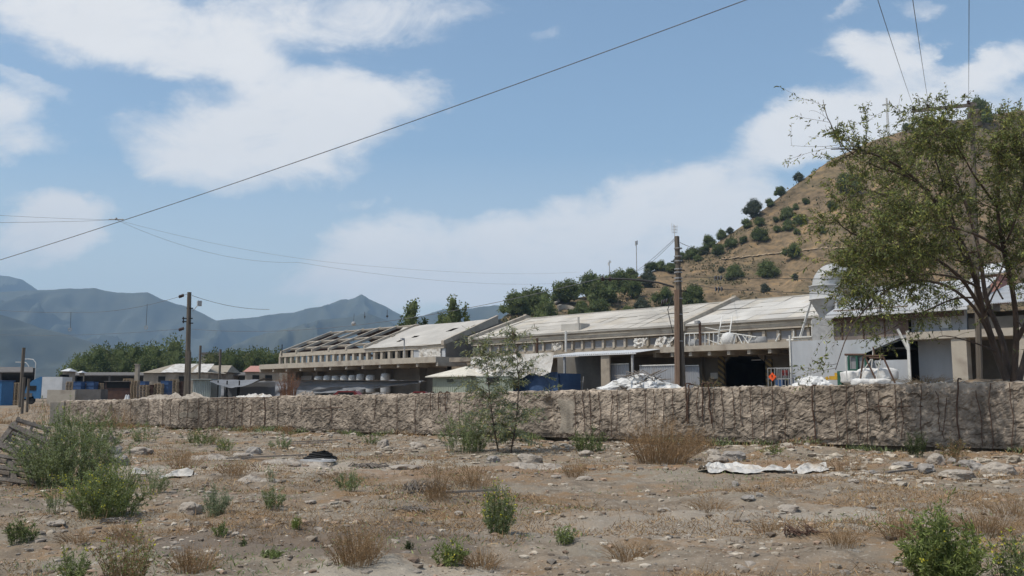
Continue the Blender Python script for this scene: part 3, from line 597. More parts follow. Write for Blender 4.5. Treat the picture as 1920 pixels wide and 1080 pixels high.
m = MB(); wb(m, uR - 3, uE_l, V1, V1 + .3, CZ0, zw0); part(wh, 'sill_wall', m, MT['conc'])
pw = abs(U(1235, V1) - U(1213, V1)); nW = int((uE_l - (uR - 1)) / pw)
for q in range(nW + 1):
    u = uE_l - .15 - q * pw; m = MB(); wb(m, u - .11, u + .11, V1 - .06, V1 + .31, zw0 - .004, zw1 + .004); part(wh, 'pier', m, MT['conc_light'])
    if q < nW:
        f = MB(); a, b = u - pw + .11, u - .11
        for e in ((a, a + .07, zw0, zw1), (b - .07, b, zw0, zw1), (a, b, zw0, zw0 + .07), (a, b, zw1 - .07, zw1)): wb(f, e[0], e[1], V1 + .10, V1 + .16, e[2], e[3])
        wn = part(wh, 'window', f, MT['conc']); f = MB(); wb(f, a + .07, b - .07, V1 + .12, V1 + .14, zw0 + .07, zw1 - .07); part(wn, 'pane', f, MT['glass'])
def roofgrid(mb, u0, u1, v0, z0, v1, z1, th=.12, seed=1, n=60):
    r = np.random.default_rng(seed); nc = max(4, int(abs(u1 - u0) / 1.05)); nr = 5; base_ = np.array([.43, .40, .355]) if seed != 5 else np.array([.52, .495, .455])
    for a in range(nc):
        for b in range(nr):
            f0, f1, g0, g1 = a / nc, (a + 1.02) / nc, b / nr, (b + 1.03) / nr; ua, ub2 = u0 + (u1 - u0) * f0, u0 + (u1 - u0) * f1; j_ = r.normal(0, .006, 4); lift = .02
            sg = .06 * vn(np.array([f0 * 9]), np.array([g0 * 3]), 0, seed)[0]; st = fbm(np.array([ua * .12]), np.array([g0 * 1.4]), 0, 3, seed + 9)[0]
            q = [(ua, v0 + (v1 - v0) * g0, z0 + (z1 - z0) * g0 + lift + sg + j_[0]), (ub2, v0 + (v1 - v0) * g0, z0 + (z1 - z0) * g0 + lift + sg + j_[1]), (ub2, v0 + (v1 - v0) * min(g1, 1), z0 + (z1 - z0) * min(g1, 1) + sg + j_[2] * .5), (ua, v0 + (v1 - v0) * min(g1, 1), z0 + (z1 - z0) * min(g1, 1) + sg + j_[3] * .5)]
            wq(mb, q, .02, base_ * .93 * (1 + r.normal(0, .028) + .15 * st) * (np.array([1, .97, .92]) if r.random() < .2 else 1))
    return mb
def roofgrid_old(mb, u0, u1, v0, z0, v1, z1, th=.12, seed=1, n=60):
    def f(a, b, k=0):
        zz = z0 + (z1 - z0) * b + .05 * fbm(a * (u1 - u0) * .25, b * 3, 0, 3, seed) - k; return WV(np.stack([u0 + (u1 - u0) * a, v0 + (v1 - v0) * b, zz], 1))
    grid(mb, n, 10, lambda a, b: f(a, b)); grid(mb, n, 10, lambda a, b: f(a, 1 - b, th)); 
    e = MB; return mb
m = MB(); roofgrid(m, uDiv + .2, uE_l + .1, V1 - .3, EV + .04, VR, RG, seed=3); wq(m, [(uDiv + .2, V1 - .32, EV + .06), (uE_l + .1, V1 - .32, EV + .06), (uE_l + .1, V1 - .32, EV - .1), (uDiv + .2, V1 - .32, EV - .1)], .05, (.3, .28, .25)); part(wh, 'roof', m, MT['sheets'])
m = MB(); roofgrid(m, uR - 3, uDiv - .2, V1 - .3, EV + .04, VR, RG, seed=5); wq(m, [(uR - 3, V1 - .32, EV + .06), (uDiv - .2, V1 - .32, EV + .06), (uDiv - .2, V1 - .32, EV - .1), (uR - 3, V1 - .32, EV - .1)], .05, (.35, .33, .3)); part(wh, 'roof', m, MT['sheets'], label='white dusted right half of the roof')
m = MB(); roofgrid(m, uR - 3, uE_l + .1, VR, RG - .02, VB + .3, EV, seed=7); part(wh, 'rear_roof', m, MT['sheets'])
m = MB(); wb(m, uR - 3, uE_l, VR - .15, VR + .15, RG - .04, RG + .07); part(wh, 'ridge_cap', m, MT['roofsheet'])
for u, lab in ((uDiv, 'raised concrete firewall crossing the roof'), (uE_l, None)):
    m = MB()
    for va, za, vb_, zb in ((V1 - .5, EV + .02, VR, RG + .3), (VR, RG + .3, VB, EV + .02)):
        m.add(WV([(u + du, v, z) for du in (-.2, .2) for v, z in ((va, za - .5 if va < V1 else za - .6), (va, za + .22), (vb_, zb + (.1 if vb_ == VR else .2)), (vb_, zb - .8))]), [[0, 1, 2, 3], [7, 6, 5, 4], [0, 4, 5, 1], [1, 5, 6, 2], [2, 6, 7, 3], [3, 7, 4, 0]])
    part(wh, 'firewall', m, MT['conc_light'], label=lab)
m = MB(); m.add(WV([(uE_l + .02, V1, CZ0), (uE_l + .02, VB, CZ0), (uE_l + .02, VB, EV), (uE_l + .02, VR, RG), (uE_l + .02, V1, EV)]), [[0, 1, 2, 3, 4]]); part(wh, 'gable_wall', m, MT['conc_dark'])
uC0, uCs, uC1 = U(1568, 0), U(1225, 0, 661), U(1165, 0)
m = MB(); wb(m, uC0, uCs, 0, V1 + .0, CZ0, CZ1)
for q in range(10):
    u = uC0 + (uCs - uC0) * q / 9.; wb(m, u - .12, u + .12, .15, V1, CZ0 - .32, CZ0 - .002)
part(wh, 'dock_canopy', m, MT['conc_light'])
m = MB(); wb(m, uCs + .05, U(835, 0), .5, V1, CZ0 - .05, CZ0 + .35); part(wh, 'dock_canopy', m, MT['conc'], label='lower left length of the canopy behind the tarps')
for px in (1352, 1441):
    m = MB(); u = U(px, V1 - .1); wb(m, u - .24, u + .24, V1 - .22, V1 - .01, YZ - .3, zD + .1 if px < 1400 else zD - .5); part(wh, 'hazard_pillar', m, MT['hazard'])
m = MB(); u = U(1338, V1); wb(m, u - .32, u + .32, V1 - .05, V1 - .01, Z(1338, 710, V1), Z(1338, 699, V1)); part(wh, 'wall_sign', m, MT['paper'])
m = MB(); wb(m, U(1426, V1 + .8), U(1408, V1 + .8), V1 + .8, V1 + .86, zD - .55, zD - .46); part(wh, 'strip_lamp', m, MT['white'])
for px in (1312, 1260):
    m = MB(); u = U(px, V1 - .3); wb(m, u - .2, u + .2, V1 - .35, V1 - .02, YZ - .4, CZ0 - .002); part(wh, 'column', m, MT['conc_dark'])

# ---- far left warehouse
u2a, u2b = U(835, V1, 642), U(525, V1, 664); EV2 = (Z(835, 642, V1) + Z(525, 664, V1)) / 2; uRfa, uRfb = U(940, VR, 597), U(760, VR, 614); RG2 = Z(760, 614, VR) * .5 + Z(945, 596, VR) * .5
wl = thing('old_warehouse', 'far left concrete warehouse with half its roof stripped to bare beams and empty upper bays', 'warehouse', tuple(W((u2a + u2b) / 2, V1, YZ)))
pz1 = Z(740, 657, V1) ; pz0 = Z(740, 676, V1); nB = 20; ub0 = U(773, V1, 660); sp = (u2b - ub0) / nB
m = MB(); wb(m, u2a, u2b, V1 - .12, V1 + .3, EV2 - .5, EV2); part(wl, 'eave_beam', m, MT['conc_light'])
m = MB(); wb(m, u2a, u2b, V1 - .02, V1 + .3, pz1, EV2 - .5); part(wl, 'lintel', m, MT['conc'])
m = MB(); wb(m, u2a, u2b, V1, V1 + .3, CZ0, pz0); part(wl, 'sill_wall', m, MT['conc'])
for q in range(nB + 1):
    u = ub0 + q * sp; m = MB(); wb(m, u - .2, u + .2, V1 - .05, V1 + .35, pz0 - .003, pz1 + .003); part(wl, 'pier', m, MT['conc_light'])
m = MB(); wb(m, u2a, ub0 - .2, V1 + .02, V1 + .25, pz0, pz1); part(wl, 'infill_wall', m, MT['panel'])
m = MB(); uu = U(787, V1); wsheet(m, (uu, V1 - .1, pz1 + .05), (u2a + .6, V1 - .1, pz1 + .05), (u2a + .6, V1 - .12, pz0 + .1), (uu, V1 - .12, pz0 + .2), 40, 8, .05, 9, 3); solo('plastic_curtain', MB().add(np.concatenate(m.V), np.concatenate(m.F[4])), MT['plastic'], 'pale translucent plastic sheet hung over the end wall of the old warehouse', 'plastic sheet')
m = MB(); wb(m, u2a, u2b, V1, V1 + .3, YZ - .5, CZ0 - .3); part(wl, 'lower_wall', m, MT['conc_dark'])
m = MB(); um = U(640, V1); wb(m, u2a, um, V1 + 5, V1 + 5.2, CZ0, EV2); part(wl, 'shade_backing', m, MT['dark'])  # near-black sheet paints the shade seen through the right-hand bays
m = MB(); wb(m, u2a, um, VB - .3, VB, YZ, EV2 - .2); wb(m, u2a, u2b + 1, V1 + .4, VB - .4, CZ0 - .25, CZ0 - .05)
for q in range(12): u = um + (u2b - um) * (q + .5) / 12; wb(m, u - .2, u + .2, VB - .3, VB, CZ0, EV2)
part(wl, 'rear_wall', m, MT['conc_dark'])
def slope2(v): return EV2 + (RG2 - EV2) * (v - V1) / (VR - V1)
urk = U(690, V1, 650)
m = MB(); A = [(u2a - .1, V1 - .3), (u2a - .1, VR), (uRfb + 1, VR), (urk + .5, V1 + 1.2), (urk, V1 - .3)]
def f(a, b):
    v = V1 - .3 + (VR - V1 + .3) * b; ue = np.where(b < .2, urk, urk + (uRfb - urk) * (b - .2) / .8) + .5 * vn(b * 9, 0, 0, 2); u = u2a - .1 + (ue - u2a + .1) * a
    return WV(np.stack([u, v, slope2(v) + .05 + .05 * fbm(u * .3, v * .4, 0, 3, 8)], 1))
grid(m, 60, 14, f); keep = m.F[4][0].reshape(59, 13, 4); ok = np.ones((59, 13), bool); ok[14:18, 7:9] = False; ok[4:7, 9:10] = False; ok[33:37, 5] = False; ok[40:43, 3] = False; m.F[4] = [keep[ok]]
part(wl, 'roof', m, MT['roofsheet'])
m = MB()
for (a, b) in ((.26, 'x'), (.60, 'x')): pass
def f(a, b): u = u2a + (u2b - 4 - u2a) * a; v = VR + (VB - VR) * b; return WV(np.stack([u, v, RG2 - .05 + (EV2 - RG2) * b + .05 * fbm(u * .3, v * .4, 0, 3, 8)], 1))
grid(m, 50, 8, f); keep = m.F[4][0].reshape(49, 7, 4); ok = np.ones((49, 7), bool); ok[47:, :] = False; m.F[4] = [keep[ok]]; part(wl, 'rear_roof', m, MT['brownsteel_roofshade'])  # dark colour puts the shade under the stripped roof into this slope
m = MB(); m.add(WV([(u2b - .6 + e_, v_, z_) for e_ in (0, .25) for v_, z_ in ((V1 + .3, EV2), (VB, EV2), (VR, RG2 - .05))]), [[0, 1, 2], [5, 4, 3]]); m.add(WV([(u2b - .6 + e_, v_, z_) for e_ in (0, .25) for v_, z_ in ((V1 + .3, EV2), (VB, EV2), (VR, RG2 - .05))]), [[0, 2, 5, 3], [2, 1, 4, 5]]); part(wl, 'added_dark_gable', m, MT['brownsteel_roofshade'])  # added triangle, coloured dark so the roof openings look shaded
for q in range(6):
    u = urk + .5 + (u2b - 1.0 - urk) * q / 5; m = MB(); e = .32
    m.add(WV([(u + du, v, z) for du in (-.14, .14) for v, z in ((V1 - .2, EV2 - .05), (V1 - .2, EV2 + .28), (VR, RG2 + .28), (VR, RG2 - .05))]), [[0, 1, 2, 3], [7, 6, 5, 4], [0, 4, 5, 1], [1, 5, 6, 2], [2, 6, 7, 3], [3, 7, 4, 0]]); part(wl, 'rafter', m, MT['conc_light'])
for v in (V1 + 1.2, V1 + 3.6, VR - .15):
    m = MB(); wq(m, [(urk, v - .25, slope2(v) + .1), (u2b - .8, v - .25, slope2(v) + .1), (u2b - .8, v + .25, slope2(v) + .25), (urk, v + .25, slope2(v) + .25)], .2); part(wl, 'purlin', m, MT['conc'])
for u in (u2a,):
    m = MB(); m.add(WV([(u + du, v, z) for du in (-.2, .2) for v, z in ((V1 - .4, EV2 - .2), (V1 - .4, EV2 + .25), (VR, RG2 + .4), (VR, RG2 - .5))]), [[0, 1, 2, 3], [7, 6, 5, 4], [0, 4, 5, 1], [1, 5, 6, 2], [2, 6, 7, 3], [3, 7, 4, 0]]); part(wl, 'firewall', m, MT['conc_light'])
m = MB(); m.add(WV([(u2a - .15, V1, CZ0), (u2a - .15, VB, CZ0), (u2a - .15, VB, EV2), (u2a - .15, VR, RG2), (u2a - .15, V1, EV2)]), [[0, 1, 2, 3, 4]]); part(wl, 'gable_wall', m, MT['conc_dark'])
uc2 = U(486, 0, 690); uc2a = U(817, 0, 675)
m = MB(); wb(m, uc2a, uc2, 0, V1 + .0, CZ0 - .05, CZ1 + .1)
for q in range(12): u = uc2a + (uc2 - uc2a) * q / 11.; wb(m, u - .15, u + .15, .15, V1, CZ0 - .4, CZ0 - .052)
part(wl, 'dock_canopy', m, MT['conc_light'])
for q, px in enumerate((790, 728, 655, 600, 560)):
    m = MB(); u = U(px, V1 - .5); wb(m, u - .3, u + .3, V1 - .9, V1 - .01, YZ - .3, CZ0 - .41); wq(m, [(u - .28, V1 - .9, CZ0 - .41), (u + .28, V1 - .9, CZ0 - .41), (u + .28, V1 - .9, CZ0 - 1.2), (u - .28, V1 - .9, CZ0 - 1.2)], .05); part(wl, 'column', m, MT['conc_dark'])
for px in (575, 645):
    m = MB(); u = U(px, V1); wb(m, u - 1.6, u + 1.6, V1 - .2, V1 - .02, YZ, 3.9); part(wl, 'shutter', m, MT['corr'])
# brick patch at the gap between the two warehouses
m = MB(); ug = (uE_l + u2a) / 2; wb(m, uE_l + .25, u2a - .25, V1 + .6, V1 + .9, YZ - .3, CZ0 + .6); solo('gap_wall', m, MT['conc'], 'short dusty wall closing the gap between the two warehouses', 'wall')

# ------------------------------------------------------------------ buildings on the right
ms = thing('panel_shed', 'grey white metal panel shed at the right end of the dock, rust brown upper cladding', 'shed', tuple(W(0, 0, YZ)))
a, b = U(1565, -.3), U(1482, -.3); zt = Z(1482, 650, -.3)
m = MB(); wb(m, a, b, -.3, -.16, YZ - .5, CZ1 - .02 + .0); part(ms, 'panel_wall', m, MT['panel'])
m = MB(); wb(m, b - .05, b + .05, -.4, -.31, YZ - .4, CZ0 + .8); part(ms, 'corner_pipe', m, MT['whitesteel'])
c = U(1704, -.3); z590 = Z(1600, 588, -.3); z637 = Z(1600, 637, -.3)
m = MB(); wb(m, c, a, -.25, -.12, z637, z590 + .3); part(ms, 'upper_cladding', m, MT['brownpanel'], label='rust brown upper cladding')
for px in (1580, 1620, 1660): m = MB(); u = U(px, -.3); wb(m, u - .04, u + .04, -.30, -.255, z637, z590 + .3); part(ms, 'batten', m, MT['rust'])
d0 = U(1622, -.3); zo0, zo1 = Z(1670, 675, -.3), Z(1670, 645, -.3)
m = MB(); wb(m, d0, a - .002, -.3, -.16, YZ - .5, z637 - .003); wb(m, c, d0 - .002, -.3, -.16, YZ - .5, zo0); wq(m, [(c, -.3, z637 - .003), (d0 - .002, -.3, z637 - .003), (d0 - .002, -.3, zo1 - .5), (c, -.3, zo1 + .55)], .12); part(ms, 'panel_wall', m, MT['panel'])
m = MB(); wb(m, c + .1, b, 3.5, 3.6, YZ, z590); wb(m, c + .1, b, -.1, 3.4, YZ + 3.9, YZ + 4.0); part(ms, 'inner_shade_wall', m, MT['dark'])  # near-black backing puts the shed's interior shade into the colour
m = MB(); wbar(m, (c + .6, -.35, zo1 + .9), (c + .05, -.35, zo0 + .6), .12); wb(m, c - .08, c + .08, -.42, -.3, YZ - .3, z637 + .4); part(ms, 'post', m, MT['whitesteel'])
e0, e1 = U(1547, -.9, 589), U(1812, -.9, 563); ze = Z(1600, 588, -.9)
m = MB(); n = 140
def f(a_, b_): u = e1 + (e0 - e1) * a_; v = -.9 + 6.2 * b_; return WV(np.stack([u, v, ze + 2.3 * b_ + .04 * np.sin(a_ * 420) + .03 * fbm(u, v, 0, 2, 3)], 1))
grid(m, n * 3, 5, f); wb(m, e1, e0, -.9, -.85, ze - .18, ze - .02); part(ms, 'roof', m, MT['white'], label='bright white sheet roof')
m = MB(); wb(m, e1 + .3, e0 - .3, -.6, -.5, ze - .5, ze - .2); part(ms, 'eave_beam', m, MT['rust'])
cb = thing('column_building', 'concrete frame building behind the leafy tree with open dark bay and upper window', 'building', tuple(W(-8, 0, YZ)))
g0, g1 = U(1706, -.1), U(1782, -.1); zc0, zc1 = Z(1760, 636, 0), Z(1760, 622, 0)
m = MB(); wb(m, g1, g0, 1.2, 1.4, YZ - .4, zc0); wb(m, U(1812, 0) - 0, g0, .3, .5, zc1, ze + .2); part(cb, 'wall', m, MT['panel'])
m = MB(); wb(m, U(2050, 0), g0, -.6, 3, zc0, zc1); part(cb, 'canopy_slab', m, MT['conc_light'])
for px in (1800, 1925, 2020): m = MB(); u = U(px, -.3); wb(m, u - .42, u + .42, -.5, .2, YZ - .4, zc0 - .004); part(cb, 'column', m, MT['conc_light'])
m = MB(); wb(m, U(2050, 4), U(1812, 4), 4, 4.2, YZ - .4, ze); wb(m, U(2100, 0), U(1815, 0), .3, .5, zc1, ze - .6); part(cb, 'rear_wall', m, MT['conc_dark'])
for px in (1768, 1778): m = MB(); u = U(px, 0); wb(m, u - .16, u + .16, .24, .29, Z(1770, 615, 0), Z(1770, 594, 0)); part(cb, 'window', m, MT['paper'])
m = MB()
def f(a_, b_): u = U(2100, -.5) + (U(1818, -.5) - U(2100, -.5)) * a_; v = -.5 + 8 * b_; return WV(np.stack([u, v, ze + .1 + 1.9 * b_ + .04 * np.sin(a_ * 500)], 1))
grid(m, 400, 5, f); part(cb, 'roof', m, MT['white'])
ub = thing('upper_shed', 'small white roofed structure with red wall rising behind the tree', 'shed', tuple(W(-9, 9, 8)))
m = MB(); wq(m, [(U(1880, 8, 505), 8, Z(1850, 512, 8)), (U(1820, 8, 505), 8, Z(1850, 512, 8)), (U(1820, 8, 505), 11, Z(1850, 512, 8) + 1.0), (U(1880, 8, 505), 11, Z(1850, 512, 8) + 1.0)], .1); part(ub, 'roof', m, MT['white'])
m = MB(); wb(m, U(1880, 8), U(1862, 8), 8.3, 10, ze + 1, Z(1850, 512, 8) - .1); part(ub, 'red_wall', m, MT['redroof']); m = MB(); wb(m, U(1862, 8), U(1825, 8), 8.5, 10, ze + .5, Z(1850, 512, 8) - .1); part(ub, 'wall', m, MT['conc_dark'])
# ---- dust cyclone on the dock roof
uc = U(1553, 1.2); cc = W(uc, 1.2, 0); r0 = px2m(30, cc[1])
zt, zb_, zc_ = Z(1546, 536, 1.2), Z(1546, 563, 1.2), Z(1555, 600, 1.2)
cy = thing('dust_cyclone', 'pale metal dust cyclone with curved elbow duct standing on the dock canopy', 'cyclone', (cc[0], cc[1], CZ1))
m = MB(); lathe(m, [(0.01, zt + .03), (r0 * .98, zt), (r0 * 1.03, zt - .02), (r0 * 1.03, zt - .08), (r0, zt - .1), (r0, zb_ + .06), (r0 * 1.05, zb_ + .04), (r0 * 1.05, zb_), (r0 * .98, zb_ - .02)], (cc[0], cc[1], 0), 28); part(cy, 'drum', m, MT['cyc'], True)
m = MB(); lathe(m, [(r0 * .98, zb_ - .02), (r0 * .32, zc_), (r0 * .28, zc_ - .4), (.01, zc_ - .4)], (cc[0], cc[1], 0), 28); part(cy, 'cone', m, MT['cyc'], True)
m = MB(); ztop = Z(1575, 497, 1.2); rr_ = ztop - zt; pts = [(cc[0] - .1 + rr_ * .6 * (1 - math.cos(t)), cc[1] + .1, zt + (rr_ - .5) * math.sin(t)) for t in np.linspace(0, math.pi * .62, 12)]; pts.insert(0, (cc[0] - .1, cc[1] + .1, zt - .2)); pts += [(pts[-1][0] + 1.5, pts[-1][1] + 1.0, pts[-1][2] - 1.1), (pts[-1][0] + 2.4, pts[-1][1] + 1.6, pts[-1][2] - 2.0)]
tube(m, pts, .74, 16); part(cy, 'elbow_duct', m, MT['cyc'], True)
for q, (du_, dv_) in enumerate(((.95, -.5), (.95, .8), (-.95, -.5), (-.95, .8))):
    m = MB(); a_ = W(uc + du_ * .9, 1.2 + dv_, zb_ - .1); b_ = W(uc + du_ * (1.9 if q == 0 else 1.05), 1.2 + dv_ * 1.1, CZ1); bar(m, a_, b_, .12); part(cy, 'leg', m, MT['whitesteel'])
m = MB(); wb(m, uc - .75, uc + .75, .5, 1.9, CZ1 + .0, zc_ + .1); part(cy, 'hopper_box', m, MT['steel'])

# ------------------------------------------------------------------ tin awning and stalls in front of the warehouse
vA = -3.0
aw = thing('tin_awning', 'thin white tin awning sloping over dark storage bays left of the brown pole', 'awning', tuple(W(14, vA, YZ)))
u0, u1 = U(1040, vA, 662), U(1200, vA, 655); za = Z(1120, 664, vA)
m = MB()
def f(a_, b_): u = U(1192, vA) + (U(1030, vA) - U(1192, vA)) * a_; v = vA + 3.6 * b_; return WV(np.stack([u, v, za + .42 * b_ + .03 * np.sin(a_ * 260)], 1))
grid(m, 300, 4, f); wb(m, U(1192, vA), U(1030, vA), vA, vA + .05, za - .1, za - .02); part(aw, 'roof', m, MT['white'])
for px in (1135, 1185, 1058): m = MB(); w_ = .42 if px == 1135 else .07; u = U(px, vA + .2); wb(m, u - w_, u + w_, vA + .15, vA + .3, YZ - .3, za - .1); part(aw, 'post', m, MT['conc'] if px == 1135 else MT['steel'])
m = MB(); wb(m, U(1128, vA + 3), U(1045, vA + 3), vA + 3, vA + 3.1, YZ - .3, za); part(aw, 'rear_wall', m, MT['conc_dark'])
def fence(name, lab, pa, pb, v, top, mt, cat='fence', extra=None):
    m = MB(); ua, ub_ = U(pa, v), U(pb, v); zt_ = Z((pa + pb) / 2, top, v); t = thing(name, lab, cat, tuple(W((ua + ub_) / 2, v, YZ))); corr(m, ub_, ua, v, YZ - .4, zt_); part(t, 'sheet', m, mt)
    m = MB(); wb(m, ub_, ua, v - .08, v - .04, zt_ - .02, zt_ + .05); part(t, 'top_rail', m, MT['whitesteel']); return t
fence('corrugated_fence', 'narrow corrugated fence panel right of the concrete post under the awning', 1144, 1179, -2.2, 683, MT['corr'])
fence('corrugated_fence', 'wide corrugated fence panel just left of the tall brown pole', 1199, 1271, -2.4, 685, MT['corr'])
fence('corrugated_fence', 'dark corrugated fence stretch right of the tall brown pole, in shade', 1277, 1310, .8, 686, MT['corr'])
# blue container under white tarp
v = -5.0; t = thing('blue_container', 'blue tarp covered container left of the dark bays, half behind the young tree', 'container', tuple(W(U(1005, v), v, YZ)))
m = MB(); ua, ub_ = U(1050, v), U(955, v)
def f(a_, b_): u = ua + (ub_ - ua) * a_; return WV(np.stack([u, v - .3 + .16 * fbm(u * .9, b_ * 2, 0, 3, 2), YZ - .3 + (Z(1000, 699, v) - YZ + .3) * b_], 1))
grid(m, 60, 20, f); wb(m, ua, ub_, v, v + 2.4, YZ - .3, Z(1000, 701, v)); part(t, 'cover', m, MT['bluetarp'])
def solid(name, m, mt, lab, cat, smooth=True): return solo(name, m, mt, lab, cat, smooth=smooth)
m = MB(); zt_ = Z(980, 664, v); A0, A1, A2, A3 = W(U(1047, v), v - .5, zt_), W(U(893, v), v - .5, zt_ - .1), W(U(896, v), v - .9, Z(900, 706, v)), W(U(1047, v), v - .8, Z(1040, 702, v))
def f(u_, v_):
    p = A0 * ((1 - u_) * (1 - v_))[:, None] + A1 * (u_ * (1 - v_))[:, None] + A2 * (u_ * v_)[:, None] + A3 * ((1 - u_) * v_)[:, None]
    w_ = u_ * (1 - .25 * v_); n_ = (.35 * np.abs(vn(w_ * 13, v_ * .8, 0, 5)) ** 1.0 + .10 * vn(w_ * 34, v_ * 2, 0, 6) + .05 * vn(w_ * 60, v_ * 12, 0, 7)) * (.25 + v_) * (.35 + sstep(.3, .8, u_)); p[:, 0] -= n_ * .7; p[:, 1] -= n_ * .7
    p[:, 2] -= (.75 * np.sin(np.pi * np.clip((u_ - .25) / .6, 0, 1)) ** 2 - .3 * vn(u_ * 9, 1, 0, 3) * .5) * v_; return p
grid(m, 180, 40, f); solid('white_tarp', m, MT['plastic'], 'crumpled white tarp draped over the blue container, behind the young tree', 'tarp')
# kiosk
v = -7.5; ku0, ku1 = U(875, v), U(812, v); kz = Z(840, 704, v); t = thing('kiosk', 'small cream roofed kiosk with pale green board walls and windows', 'kiosk', tuple(W((ku0 + ku1) / 2, v + 2, YZ)))
m = MB(); D = ku1 - ku0; wb(m, ku0, ku1, v, v + D, YZ - .4, kz)
for q in range(16): u = ku0 + D * (q + .5) / 16; wb(m, u - .02, u + .02, v - .03, v, YZ - .4, kz - .05)
part(t, 'wall', m, MT['green'])
o = .45; m = MB(); kt = Z(845, 689, v + D / 2); V = [(ku0 - o, v - o, kz - .05), (ku1 + o, v - o, kz - .05), (ku1 + o, v + D + o, kz - .05), (ku0 - o, v + D + o, kz - .05), ((ku0 + ku1) / 2, v + D / 2, kt + .1)]
m.add(WV(V), [[0, 1, 4], [1, 2, 4], [2, 3, 4], [3, 0, 4]]); m.add(WV(V[:4]), [[0, 1, 2, 3]]); wb(m, ku0 - o, ku1 + o, v - o, v - o + .04, kz - .13, kz - .04); part(t, 'roof', m, MT['kroof'])
for px in (846,): 
    m = MB(); u = U(px, v); a_, b_ = u - .5, u + .5; wb(m, a_, b_, v - .06, v - .03, Z(px, 718, v), Z(px, 709, v)); wn = part(t, 'window', m, MT['green']); m = MB(); wb(m, a_ + .07, b_ - .07, v - .07, v - .061, Z(px, 718, v) + .06, Z(px, 709, v) - .06); part(wn, 'pane', m, MT['dark'])
    m = MB()
    for q in range(7): wb(m, a_ + .1 + q * .12, a_ + .12 + q * .12, v - .09, v - .072, Z(px, 718, v) + .06, Z(px, 709, v) - .06)
    part(wn, 'bars', m, MT['green'])
t = fence('green_cabin', 'pale green board cabin stretching right of the kiosk behind the young tree', 878, 962, -6.8, 705, MT['green'], 'cabin')
m = MB(); u = U(925, -6.8); wb(m, u - .7, u + .7, -6.9, -6.86, Z(925, 717, -6.8), Z(925, 708, -6.8)); part(t, 'window', m, MT['dark']); m = MB(); wb(m, u - .8, u + .8, -6.92, -6.86, Z(925, 718.5, -6.8), Z(925, 717, -6.8)); part(t, 'window_sill', m, MT['kroof'])

# big white bags row on the dock
for q, (px, w_, h_) in enumerate([(600, 17, 11), (616, 16, 12), (632, 16, 12), (648, 17, 12), (663, 16, 13), (677, 15, 15), (696, 17, 13), (724, 18, 16)]):
    v = 1.2; c_ = W(U(px, v), v, Z(px, 716, v)); r_ = px2m(w_, c_[1]) * .52; h2 = px2m(h_, c_[1]); m = MB()
    lathe(m, [(.01, -1.2), (r_ * .9, -1.2), (r_, -1.0), (r_ * .97, -.1), (r_, .1), (r_ * 1.02, h2 * .6), (r_ * .9, h2 * .92), (r_ * .4, h2), (.01, h2 * .96)], (0, 0, 0), 14)
    Vv = np.concatenate(m.V); Vv[:, :2] *= 1 + .06 * fbm(Vv[:, 0] * 3, Vv[:, 1] * 3, Vv[:, 2] * 3 + q, 2, q)[:, None]; m.V = [Vv + c_]
    lab = ['leftmost pale bulk bag on the far dock', 'second pale bulk bag from the left on the far dock', 'third pale bulk bag on the far dock', 'fourth pale bulk bag on the far dock', 'fifth pale bulk bag on the far dock', 'tallest bag of the joined row on the far dock', 'pale bulk bag standing apart, right of the joined row', 'rightmost and tallest pale bulk bag on the far dock'][q]
    solo('bulk_bag', m, MT['cyc'], lab, 'bulk bag', group='bulk bags on the far dock', smooth=True)

# shade nets and posts
v = -9.; m = MB(); zl, zr = Z(420, 712, v), Z(760, 716, v)
wsheet(m, (U(400, v), v, Z(400, 714, v)), (U(795, v), v, Z(795, 714, v)), (U(795, v), v - .2, Z(795, 718, v)), (U(400, v), v - .3, YZ), 120, 14, .18, 12, 6); solid('shade_net', m, MT['net'], 'long grey shade net fence stretched in front of the far dock', 'shade net')
m = MB(); wsheet(m, (U(545, v), v - .6, Z(545, 712, v)), (U(790, v), v - .6, Z(790, 713.5, v)), (U(790, v), v + 1, Z(790, 716, v)), (U(545, v), v + 1.2, Z(545, 716.5, v)), 60, 8, .05, 12, 8); solid('shade_net_roof', m, M('pale_net', (.30, .30, .31), (.24, .24, .25), 1), 'narrow pale upper strip of netting above the long grey net', 'shade net')
for n_, px in enumerate((446, 425)):
    m = MB(); p = P(px, 740, 84 + n_); tube(m, [(p[0], p[1], YZ - .2), (p[0], p[1], EYE + px2m(740 - 722, p[1]))], .09, 6); solo('net_post', m, MT['dark'], ('dark post at the left edge of the net shelter', 'dark post under the net shelter roof')[n_ ^ 1], 'post', group='posts of the net shelter')

def yard_box(px0, px1, py, Y, depth, mb=None):
    a_ = P(px0, py, Y); b_ = P(px1, py, Y); return (a_[0] + b_[0]) / 2, abs(b_[0] - a_[0]), a_[2]
